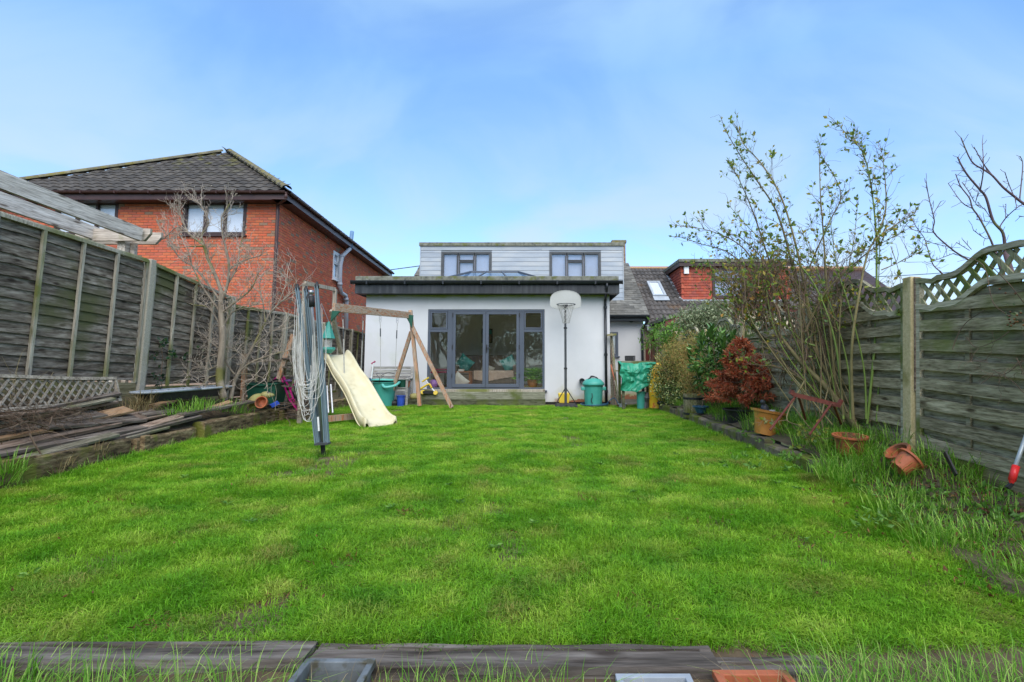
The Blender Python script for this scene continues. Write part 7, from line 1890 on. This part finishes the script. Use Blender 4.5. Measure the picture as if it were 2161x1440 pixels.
# bare tree beyond the right fence
bt = thing('bare_tree', 'bare purplish tree rising beyond the right fence', 'tree', (5.9, 6.4, -.4))
def C4(x, y): return (1900 + x / 4.8, 260 + y / 4.8)
TL = [([(1060, 1300), (1040, 1115), (940, 990), (870, 760), (810, 680), (690, 540), (620, 430), (580, 345)], .026), ([(1450, 950), (1253, 820), (1150, 740), (1040, 650), (930, 530), (840, 470), (720, 385), (615, 150)], .022),
      ([(930, 530), (840, 410), (745, 240)], .012), ([(810, 680), (840, 500), (840, 360), (830, 190)], .011), ([(960, 1300), (905, 1160), (800, 960), (730, 860), (700, 760), (610, 640), (560, 515)], .017),
      ([(730, 865), (620, 800), (485, 610)], .009), ([(1000, 1060), (1070, 960), (1180, 860), (1253, 820)], .010), ([(900, 1500), (620, 1345), (500, 1260), (340, 1110), (345, 1000), (330, 920), (290, 760), (260, 580)], .014),
      ([(340, 1110), (200, 1100), (105, 1070)], .006), ([(335, 920), (410, 795)], .006), ([(400, 1500), (330, 1430), (270, 1250), (240, 1160), (160, 1050), (90, 910)], .009), ([(330, 1400), (540, 1320)], .006),
      ([(240, 1180), (340, 1220), (480, 1250)], .006), ([(1210, 760), (1240, 430), (1215, 340)], .010), ([(1150, 740), (1100, 620), (1060, 500)], .008), ([(950, 1020), (850, 870), (760, 820)], .007), ([(940, 1010), (830, 990), (770, 975)], .005),
      ([(905, 1160), (860, 1170), (740, 1085)], .005), ([(1180, 860), (1160, 760)], .005), ([(720, 1280), (640, 1190)], .005), ([(1065, 970), (1070, 820)], .005), ([(1400, 1000), (1300, 960), (1200, 940)], .006), ([(750, 800), (690, 690), (625, 600)], .006), ([(760, 810), (790, 700)], .004), ([(700, 1290), (570, 1210)], .004)]
tr, tw = MB(), MB()
for pts_, r0 in TL:
    P = smooth_path([W(*C4(a, b), 6.3 + (.3 if r0 < .012 else 0) * math.sin(a)) for a, b in pts_], 4); L = len(P)
    tr.tube(P, [max(.0042, r0 * .78 * (1 - .6 * i / L)) for i in range(L)], 6, cap=False)
    for i in range(2, L):
        if rng.random() < .75: branch(tw, P[i], ((P[i] - P[i - 1]).normalized() + rdir() * .9).normalized(), rnd(.03, .14), .004, 0, .3, .1, None, (0, 1), .8, .6, 2, .0028, 4)
tr.tube([Vector((6.3, 6.4, -.4)), Vector((6.15, 6.35, 1.2)), W(*C4(1060, 1300), 6.3)], [.06, .045, .028], 8); tr.tube([Vector((6.15, 6.35, 1.2)), Vector((6.3, 6.3, 2.0)), W(*C4(1450, 950), 6.3)], [.045, .04, .025], 8)
tr.tube([Vector((6.15, 6.35, 1.0)), W(*C4(960, 1300), 6.3)], [.04, .018], 8); tr.tube([Vector((6.15, 6.35, .9)), W(*C4(900, 1500), 6.3)], [.04, .015], 8); tr.tube([Vector((6.15, 6.35, .8)), W(*C4(400, 1500), 6.3)], [.03, .01], 8)
tr.build('trunk', m['twig_purple'], bt, smooth=True); tw.build('twigs', m['twig_purple'], bt, kind='stuff')
# faint scrub seen through the trellis
c = Vector((4.6, 5.6, 1.45)); shrub('scrub', 'thin scrub growing beyond the right trellis', 'shrub', c, (.7, 2.2, .45), 600, .05, 'leaf_yellow', base=(4.8, 5.8, .3), clump=5, twigs=110)

# trees behind the camera, mirrored in the doors
def big_tree(x, y, h, cr, n, label, bare=False, seed=0):
    t = thing('garden_tree', label, 'tree', (x, y, -.4)); tr, lv, nd = MB(), MB(), []
    tr.tube([(x, y, -.4), (x + .1, y, h * .25), (x, y + .1, h * .55)], [.22, .17, .1], 8)
    for i in range(9):
        a = i * .7 + seed; d = Vector((math.cos(a), math.sin(a), .8)).normalized(); branch(tr, Vector((x, y, h * rnd(.2, .5))), d, cr * 1.0, .06, 3 if bare else 1, .2, .1, nd, (2, 4), .8, .65, 4, .008, 4)
    if not bare:
        for i in range(n):
            v = rdir() * rng.random() ** .4; p = Vector((x + v.x * cr, y + v.y * cr, h * .58 + v.z * h * .45))
            if mnoise.noise(p * .8) < -.12: continue
            for j in range(4): leaf_quad(lv, p + rdir() * .25, rdir(), rnd(.15, .3), .6)
        lv.build('crown', m['leaf_tree'], t, kind='stuff')
    tr.build('trunk', m['bark'], t)
big_tree(-1.2, -7.5, 7.6, 3.4, 3800, 'large leafy tree behind the viewer reflected in the patio doors')
big_tree(3.2, -8, 6.6, 2.8, 2600, 'rounded leafy tree behind the viewer to the right')
big_tree(-7.2, -8.5, 7.0, 2.2, 0, 'bare branching tree behind the viewer to the left', True)
big_tree(-4.6, -9.5, 4.6, 2.4, 2200, 'low leafy tree behind the viewer to the left')

# ============================================================ FOREGROUND PLANTERS
def square_planter(px0, px1, py_r, zt, depth, hgt, taper, mt, lab, name='planter', wall=.014, th=None):
    R_ = Zp((px0 + px1) / 2, py_r, zt); y1 = R_.y; x0, x1 = W(px0, py_r, y1).x, W(px1, py_r, y1).x; y0 = y1 - depth
    t = thing(name, lab, 'planter', ((x0 + x1) / 2, (y0 + y1) / 2, zt - hgt))
    k = taper; mb = MB()
    for s_, zz in (('o', 0), ('i', 0)): pass
    def rg(ins, z, f): return [(lerp(x0, (x0 + x1) / 2, f) + ins, lerp(y0, (y0 + y1) / 2, f) + ins, z), (lerp(x1, (x0 + x1) / 2, f) - ins, lerp(y0, (y0 + y1) / 2, f) + ins, z), (lerp(x1, (x0 + x1) / 2, f) - ins, lerp(y1, (y0 + y1) / 2, f) - ins, z), (lerp(x0, (x0 + x1) / 2, f) + ins, lerp(y1, (y0 + y1) / 2, f) - ins, z)]
    rings = [rg(0, zt - hgt, k), rg(.012, zt - .03, 0), rg(0, zt - .028, 0), rg(0, zt, 0), rg(wall + .012, zt, 0), rg(wall + .014, zt - .03, .02), rg(wall, zt - hgt * .75, k * .8)]
    P = [r_ + [r_[0]] for r_ in rings]; mb.grid(P); mb.quad(*rings[-1])
    mb.build('body', m[mt], t, bevel=.003)
    MB().quad(*[(a, b, c + .012) for a, b, c in rings[-1]]).build('soil_fill', m['soil'], t)
    return t
square_planter(646, 794, 1389, -.02, .30, .30, .2, 'galv', 'grey galvanised square planter below the left sleepers')
square_planter(1298, 1456, 1421, -.07, .26, .22, .15, 'pale_metal', 'pale blue-grey square planter in front of the middle sleeper')
t = square_planter(1502, 1660, 1413, -.045, .22, .2, .12, 'terra', 'terracotta rectangular planter in front of the right sleeper', wall=.022)

# ============================================================ GRASS
def tuft(name, n, rad, h0, h1, w, lean, mt, seed):
    mb = MB(); r0 = random.Random(seed)
    for i in range(n):
        a = r0.uniform(0, 6.28); r_ = rad * r0.random() ** .5; h = r0.uniform(h0, h1)
        x, y = math.cos(a) * r_, math.sin(a) * r_; az = a + r0.uniform(-1.3, 1.3)
        k = len(mb.v); dx, dy = math.cos(az), math.sin(az); ln = r0.uniform(*lean); ww = w * r0.uniform(.7, 1.2)
        sx_, sy_ = -dy * ww / 2, dx * ww / 2; o = ln * h * .45
        mb.v += [Vector((x - sx_, y - sy_, -.01)), Vector((x + sx_, y + sy_, -.01)), Vector((x + dx * o + sx_ * .8, y + dy * o + sy_ * .8, h * .6)), Vector((x + dx * o - sx_ * .8, y + dy * o - sy_ * .8, h * .6)), Vector((x + dx * ln * h * 1.2, y + dy * ln * h * 1.2, h * (1 - .25 * ln)))]
        mb.f += [(k, k + 1, k + 2, k + 3), (k + 3, k + 2, k + 4)]
    o = bpy.data.objects.new(name, mb.mesh(name, mt)); return o
# lawn blade material: colour by world position patches + blade random
def lawn_mat():
    mt = bpy.data.materials.new('lawn_blades'); mt.use_nodes = True; nt = mt.node_tree; n, l = nt.nodes, nt.links; b = n['Principled BSDF']
    ge = n.new('ShaderNodeNewGeometry'); oi = n.new('ShaderNodeObjectInfo')
    n1 = n.new('ShaderNodeTexNoise'); n1.inputs['Scale'].default_value = 3.0; n1.inputs['Detail'].default_value = 6; n1.inputs['Roughness'].default_value = .6
    l.new(oi.outputs['Location'], n1.inputs['Vector'])
    r1 = ramp(nt, [(.085, .28, .012), (.17, .41, .018), (.30, .52, .035), (.56, .60, .13)], .29, .72); l.new(n1.outputs['Fac'], r1.inputs[0])
    n2 = n.new('ShaderNodeTexNoise'); n2.inputs['Scale'].default_value = 2.6; n2.inputs['Detail'].default_value = 5; l.new(oi.outputs['Location'], n2.inputs['Vector'])
    mr = n.new('ShaderNodeMapRange'); mr.inputs[1].default_value = .55; mr.inputs[2].default_value = .68; l.new(n2.outputs['Fac'], mr.inputs[0])
    mu = n.new('ShaderNodeMath'); mu.operation = 'MULTIPLY'; l.new(mr.outputs[0], mu.inputs[0]); l.new(_rnd(nt), mu.inputs[1])
    mx = n.new('ShaderNodeMix'); mx.data_type = 'RGBA'; l.new(mu.outputs[0], mx.inputs[0]); l.new(r1.outputs[0], mx.inputs[6]); mx.inputs[7].default_value = (.36, .27, .09, 1)
    hs = n.new('ShaderNodeHueSaturation'); m2 = n.new('ShaderNodeMapRange'); m2.inputs[3].default_value = .6; m2.inputs[4].default_value = 1.35
    l.new(_rnd(nt), m2.inputs[0]); l.new(m2.outputs[0], hs.inputs['Value']); l.new(mx.outputs[2], hs.inputs['Color'])
    l.new(hs.outputs[0], b.inputs['Base Color']); b.inputs['Roughness'].default_value = .5; b.inputs['Specular IOR Level'].default_value = .25
    tr = n.new('ShaderNodeBsdfTranslucent'); l.new(hs.outputs[0], tr.inputs[0]); ms = n.new('ShaderNodeMixShader'); ms.inputs[0].default_value = .35
    l.new(b.outputs[0], ms.inputs[1]); l.new(tr.outputs[0], ms.inputs[2]); l.new(ms.outputs[0], n['Material Output'].inputs[0])
    return mt
LM = lawn_mat()
def scatter_grass(name, surf_rows, dens_fn, hgt_fn, col_tufts, density, label, seed=1, cat='grass'):
    mb = MB().grid(surf_rows); me = mb.mesh(name, m['soil'])
    da = me.attributes.new('dens', 'FLOAT', 'POINT'); ha = me.attributes.new('hgt', 'FLOAT', 'POINT')
    for i, v in enumerate(me.vertices): da.data[i].value = dens_fn(v.co); ha.data[i].value = hgt_fn(v.co)
    o = bpy.data.objects.new(name, me); COL.objects.link(o); o['kind'] = 'stuff'; o['label'] = label; o['category'] = cat
    ng = bpy.data.node_groups.new(name, 'GeometryNodeTree'); ng.interface.new_socket('Geometry', in_out='INPUT', socket_type='NodeSocketGeometry'); ng.interface.new_socket('Geometry', in_out='OUTPUT', socket_type='NodeSocketGeometry')
    n, l = ng.nodes, ng.links; gi, go = n.new('NodeGroupInput'), n.new('NodeGroupOutput')
    dp = n.new('GeometryNodeDistributePointsOnFaces'); dp.inputs['Density'].default_value = density; dp.inputs['Seed'].default_value = seed
    a1 = n.new('GeometryNodeInputNamedAttribute'); a1.data_type = 'FLOAT'; a1.inputs['Name'].default_value = 'dens'
    mul = n.new('ShaderNodeMath'); mul.operation = 'MULTIPLY'; mul.inputs[1].default_value = density
    l.new(a1.outputs['Attribute'], mul.inputs[0]); l.new(mul.outputs[0], dp.inputs['Density']); l.new(gi.outputs[0], dp.inputs['Mesh'])
    ci = n.new('GeometryNodeCollectionInfo'); ci.inputs['Collection'].default_value = col_tufts; ci.inputs['Separate Children'].default_value = True; ci.inputs['Reset Children'].default_value = True
    ip = n.new('GeometryNodeInstanceOnPoints'); ip.inputs['Pick Instance'].default_value = True
    ri = n.new('FunctionNodeRandomValue'); ri.data_type = 'INT'; ri.inputs[5].default_value = 20
    rr_ = n.new('FunctionNodeRandomValue'); rr_.data_type = 'FLOAT_VECTOR'; rr_.inputs[0].default_value = (-.12, -.12, 0); rr_.inputs[1].default_value = (.12, .12, 6.283)
    rs_ = n.new('FunctionNodeRandomValue'); rs_.data_type = 'FLOAT'; rs_.inputs[2].default_value = .75; rs_.inputs[3].default_value = 1.25
    a2 = n.new('GeometryNodeInputNamedAttribute'); a2.data_type = 'FLOAT'; a2.inputs['Name'].default_value = 'hgt'
    m2 = n.new('ShaderNodeMath'); m2.operation = 'MULTIPLY'; l.new(a2.outputs['Attribute'], m2.inputs[0]); l.new(rs_.outputs[1], m2.inputs[1])
    cx = n.new('ShaderNodeCombineXYZ'); cx.inputs[0].default_value = 1; cx.inputs[1].default_value = 1; l.new(m2.outputs[0], cx.inputs[2])
    l.new(dp.outputs['Points'], ip.inputs['Points']); l.new(ci.outputs[0], ip.inputs['Instance']); l.new(ri.outputs[2], ip.inputs['Instance Index'])
    l.new(rr_.outputs[0], ip.inputs['Rotation']); l.new(cx.outputs[0], ip.inputs['Scale']); l.new(ip.outputs[0], go.inputs[0])
    o.modifiers.new('grass', 'NODES').node_group = ng
    return o
tc1 = bpy.data.collections.new('lawn_tufts')
for i in range(6): tc1.objects.link(tuft('tuft', 30, .055, .022, .055, .0042, (.3, 1.3), LM, 100 + i))
BARE = [(G(*q).x, G(*q).y, r_) for *q, r_ in ((735, 1185, .13), (245, 1062, .2), (1345, 1285, .13), (1500, 1112, .2), (600, 1272, .16), (700, 1010, .16), (1235, 1060, .12), (1690, 1150, .2), (330, 1320, .12), (860, 1085, .1), (1780, 1140, .16))]
LY0 = Zp(1140, 1362, -.06).y + .03
def dens(co):
    d = 1.0 if co.y < 5 else max(.34, 5.0 / co.y * .9)
    bare = mnoise.noise(Vector((co.x * 1.1 + 5, co.y * 1.1, 2))) + .5 * mnoise.noise(Vector((co.x * 3.3, co.y * 3.3, 7)))
    if bare > .36: d *= max(.2, 1 - (bare - .36) * 4)
    for (bx, by, br) in BARE:
        q = math.hypot(co.x - bx, (co.y - by) * 1.3) / br * (1 + .5 * mnoise.noise(Vector((co.x * 6, co.y * 6, 1))))
        if q < 1: d *= .12 + .88 * q ** 2
    if co.x < LAWN_L + .02 or (co.x > 2.62 and co.y > 4.95): d = 0
    return d
def hgt(co):
    h = .95 + .5 * mnoise.noise(Vector((co.x * 1.4, co.y * 1.4, 4))) + .45 * mnoise.noise(Vector((co.x * 4, co.y * 4, 9)))
    if co.y < LY0 + .15: h = min(h, 1.1)
    edge = min(abs(co.x + 4.6), abs(co.x - 2.62))
    if edge < .25: h += .8 * (1 - edge / .25)
    return max(.45, h)
scatter_grass('lawn_grass', rows_ := [[Vector((x_, y_, lawn_surf(x_, y_))) for x_ in [lerp(-4.66, 2.68 if y_ > 4.9 else 3.3, i / 90) for i in range(91)]] for y_ in [LY0 + .1 * j for j in range(109)]],
              dens, hgt, tc1, 900, 'short bright green lawn grass with yellowish and bare patches')
# long grass
def long_grass(name, label, spots, mt='grass_long', seed=3):
    mb = MB(); r0 = random.Random(seed)
    for (x, y, z, n, rad, h0, h1, w) in spots:
        for i in range(n):
            a = r0.uniform(0, 6.28); r_ = rad * r0.random() ** .6
            blade(mb, x + math.cos(a) * r_, y + math.sin(a) * r_, z - .02, r0.uniform(h0, h1), w * r0.uniform(.7, 1.2), r0.uniform(.15, .95), a + r0.uniform(-1, 1), r0.uniform(.3, .9))
    return mb.build(name, m[mt], None, kind='stuff', label=label, cat='grass')
sp = []
for i in range(420):
    y = rnd(2.3, 11.8); x = rnd(2.85, 3.3)
    if y < 5: x = rnd(2.35 + .2 * (y - 3) / 2, 3.3)
    if abs(y - 7.6) < .5 and rng.random() < .7: continue
    sp.append((x, y, bedR(x, y), 26, .12, .06, (.20 if y < 4.2 else .24) if y < 9 else .18, .0065))
for i in range(60):
    y = rnd(3.0, 4.9); x = rnd(2.5, 2.95); sp.append((x, y, bedR(x, y) - .02, 22, .1, .05, .13, .006))
for i in range(70):
    x, y = rnd(1.15, 2.6), rnd(1.95, 2.35); sp.append((x, y, lawn_z(y) - .06, 24, .1, .07, .17, .0055))
for i in range(14):
    x, y = rnd(-2.5, -1.85), rnd(2.0, 2.2); sp.append((x, y, lawn_z(y) - .04, 20, .1, .08, .2, .006))
for (px_, py_) in ((1590, 905), (1530, 885), (1660, 910), (1700, 940), (1745, 950), (1770, 965), (1830, 960), (1850, 985), (1790, 1000), (1960, 980), (2020, 1010), (1880, 1010), (1640, 900), (1720, 915), (1990, 960), (2060, 1000), (1900, 940)):
    p = GR(px_, py_); sp.append((p.x, p.y, p.z, 55, .14, .16, .34, .008))
long_grass('long_grass', 'long bright grass and weeds covering the right bed', sp)
sp = []
for i in range(75):
    y = rnd(3.2, 12.2); sp.append((-4.6 + rnd(-.04, .06), y, lawn_z(y), 14, .09, .06, .2, .006))
for (px_, py_, n) in ((390, 862, 60), (420, 858, 60), (360, 868, 30), (5, 1010, 90), (15, 985, 60), (480, 862, 40), (520, 870, 30), (445, 858, 40), (500, 866, 30)):
    p = PX(px_, py_, -4.78 if px_ > 30 else -4.62); sp.append((p.x, p.y, p.z - .03, n, .13, .1, .26, .007))
long_grass('edge_grass', 'tufts of long grass along the rotting sleeper wall on the left', sp, seed=5)
sp = []
for (px_, py_, n) in ((300, 835, 60), (280, 852, 70), (310, 850, 60), (120, 948, 0)):
    p = PX(px_, py_ + 8, -5.1); sp.append((p.x, p.y, p.z - .03, n, .13, .1, .25, .006))
for i in range(9): p = PX(rnd(0, 90), 840, -5.35); sp.append((p.x, p.y, .62, 3, .1, .5, .95, .005))
for (px_, py_) in ((200, 930), (215, 940), (140, 960), (125, 975)): p = PX(px_, py_, -4.64); sp.append((p.x, p.y, p.z - .08, 22, .08, .06, .18, .005))
for i in range(24):
    p = PX(rnd(0, 245), rnd(850, 868), -5.3); sp.append((p.x, p.y, .62, 14, .12, .1, .26, .005))
long_grass('dry_grass', 'straw-coloured dead grass among the timber pile on the left', sp, 'grass_straw', seed=6)
# foreground long grass below the sleepers
sp = []
for i in range(340):
    x = rnd(-2.6, 2.8); y = rnd(1.84, 2.02); px_ = 1140 + x / y * 1080
    if (590 < px_ < 810 or 1285 < px_ < 1665) and rng.random() < .9: continue
    sp.append((x, y, -.33, 16, .09, .3, .5 if px_ < 640 or px_ > 1650 else .44, .0055))
for (px_, n, h) in ((25, 70, .42), (60, 60, .38), (110, 50, .34), (200, 30, .3), (350, 30, .3), (860, 45, .42), (835, 40, .36), (885, 30, .33), (1720, 60, .45), (1660, 30, .4), (1770, 50, .42), (1850, 50, .4), (2000, 60, .4), (2120, 60, .4), (590, 30, .36), (1150, 16, .36), (980, 16, .34)):
    x = (px_ - 1140) / 1080 * 1.95; sp.append((x, 1.95, -.33, n, .09, h * .7, h * 1.15, .0065))
long_grass('foreground_grass', 'long green grass blades in front of the railway sleepers', sp, seed=8)
sp = []
for (px_, n) in ((700, 14), (740, 20), (770, 16), (860, 10), (1640, 14), (1700, 18), (1740, 16), (400, 6), (540, 6), (1560, 8), (1330, 6), (480, 5)):
    x = (px_ - 1140) / 1080 * 1.9; sp.append((x, 1.9, -.32, n, .10, .28, .48, .0035))
for (px_, h) in ((425, .62), (755, .62), (795, .66), (830, .58), (770, .6), (1600, .48), (1650, .5), (1690, .55), (1720, .6)):
    x = (px_ - 1140) / 1080 * 1.84; sp.append((x, 1.84, -.32, 2, .06, h * .85, h, .0028))
for px_, z_ in ((680, -.2), (720, -.22), (760, -.2), (1350, -.2), (1400, -.2), (1560, -.18), (1600, -.18)):
    x = (px_ - 1140) / 1080 * 1.92; sp.append((x, 1.9, z_, 9, .09, .18, .34, .0035))
long_grass('straw_stalks', 'dry straw stalks rising in front of the sleepers', sp, 'grass_straw', seed=9)
# base of the airer, play frame legs, step
sp = [(base.x + .02, base.y, lawn_z(base.y), 70, .11, .07, .17, .005)]
for q in ((821, 849, 12.95), (886, 857, 12.35), (954, 861, 12.0)):
    p = W(*q); sp.append((p.x, p.y, .05, 40, .12, .05, .14, .006))
for i in range(60): sp.append((rnd(-3.6, 2.6), rnd(12.7, 12.95), .05, 12, .1, .04, .12, .006))
for i in range(14): p = top_c.lerp(bot_c, rnd(.6, 1.15)); sp.append((p.x + rnd(-.3, .3), p.y + rnd(-.3, .3), .07, 20, .1, .04, .11, .005))
long_grass('unmown_grass', 'unmown grass tufts round the airer, play frame feet and house step', sp, seed=10)
# broad-leaved weeds and brown litter
mb = MB()
for i in range(230):
    px_, py_ = (rnd(1800, 2161), rnd(990, 1120)) if i % 2 else (rnd(1480, 2161), rnd(900, 1000))
    p = GR(px_, py_)
    for j in range(5): leaf_quad(mb, p + Vector((rnd(-.03, .03), rnd(-.03, .03), .02)), (rdir() + Vector((0, 0, .5))).normalized(), rnd(.03, .07), .5)
mb.build('weeds', m['leaf_fresh'], None, kind='stuff', label='low leafy weeds along the right-hand lawn edge', cat='weeds')
mb = MB()
for i in range(2200):
    if i % 3: x, y = rnd(2.2, 3.3), rnd(2.6, 4.6); z = bedR(x, y) if x > 2.6 else lawn_surf(x, y)
    elif i % 2: x, y = rnd(-5.4, -4.75), rnd(3.8, 9.5); z = bedL(x, y)
    else: x, y = rnd(-4.5, 2.6), rnd(2.2, 8); z = lawn_surf(x, y) + .015
    leaf_quad(mb, Vector((x, y, z + .012)), (rdir() + Vector((0, 0, .2))).normalized(), rnd(.012, .05 if i % 3 else .03), .5)
for (bx, by, br) in BARE:
    for i in range(60):
        x, y = bx + rng.gauss(0, br * .55), by + rng.gauss(0, br * .45); leaf_quad(mb, Vector((x, y, lawn_surf(x, y) + rnd(.005, .03))), (rdir() + Vector((0, 0, .1))).normalized(), rnd(.015, .05), .16)
mb.build('leaf_litter', m['litter'], None, kind='stuff', label='brown leaf litter scattered over the beds and lawn edges', cat='leaf litter')
# small flat-leaved weeds in the lawn
mb = MB()
for i in range(16):
    c_ = Vector((rnd(-3.5, 2.4), rnd(2.3, 6), 0)); c_.z = lawn_surf(c_.x, c_.y) + .03
    for j in range(9):
        a = j * .7; leaf_quad(mb, c_ + rdir() * .01, Vector((math.cos(a), math.sin(a), .35)).normalized(), rnd(.03, .06), .4)
mb.build('lawn_weeds', m['leaf_fresh'], None, kind='stuff', label='small rosette weeds dotted through the lawn', cat='weeds')
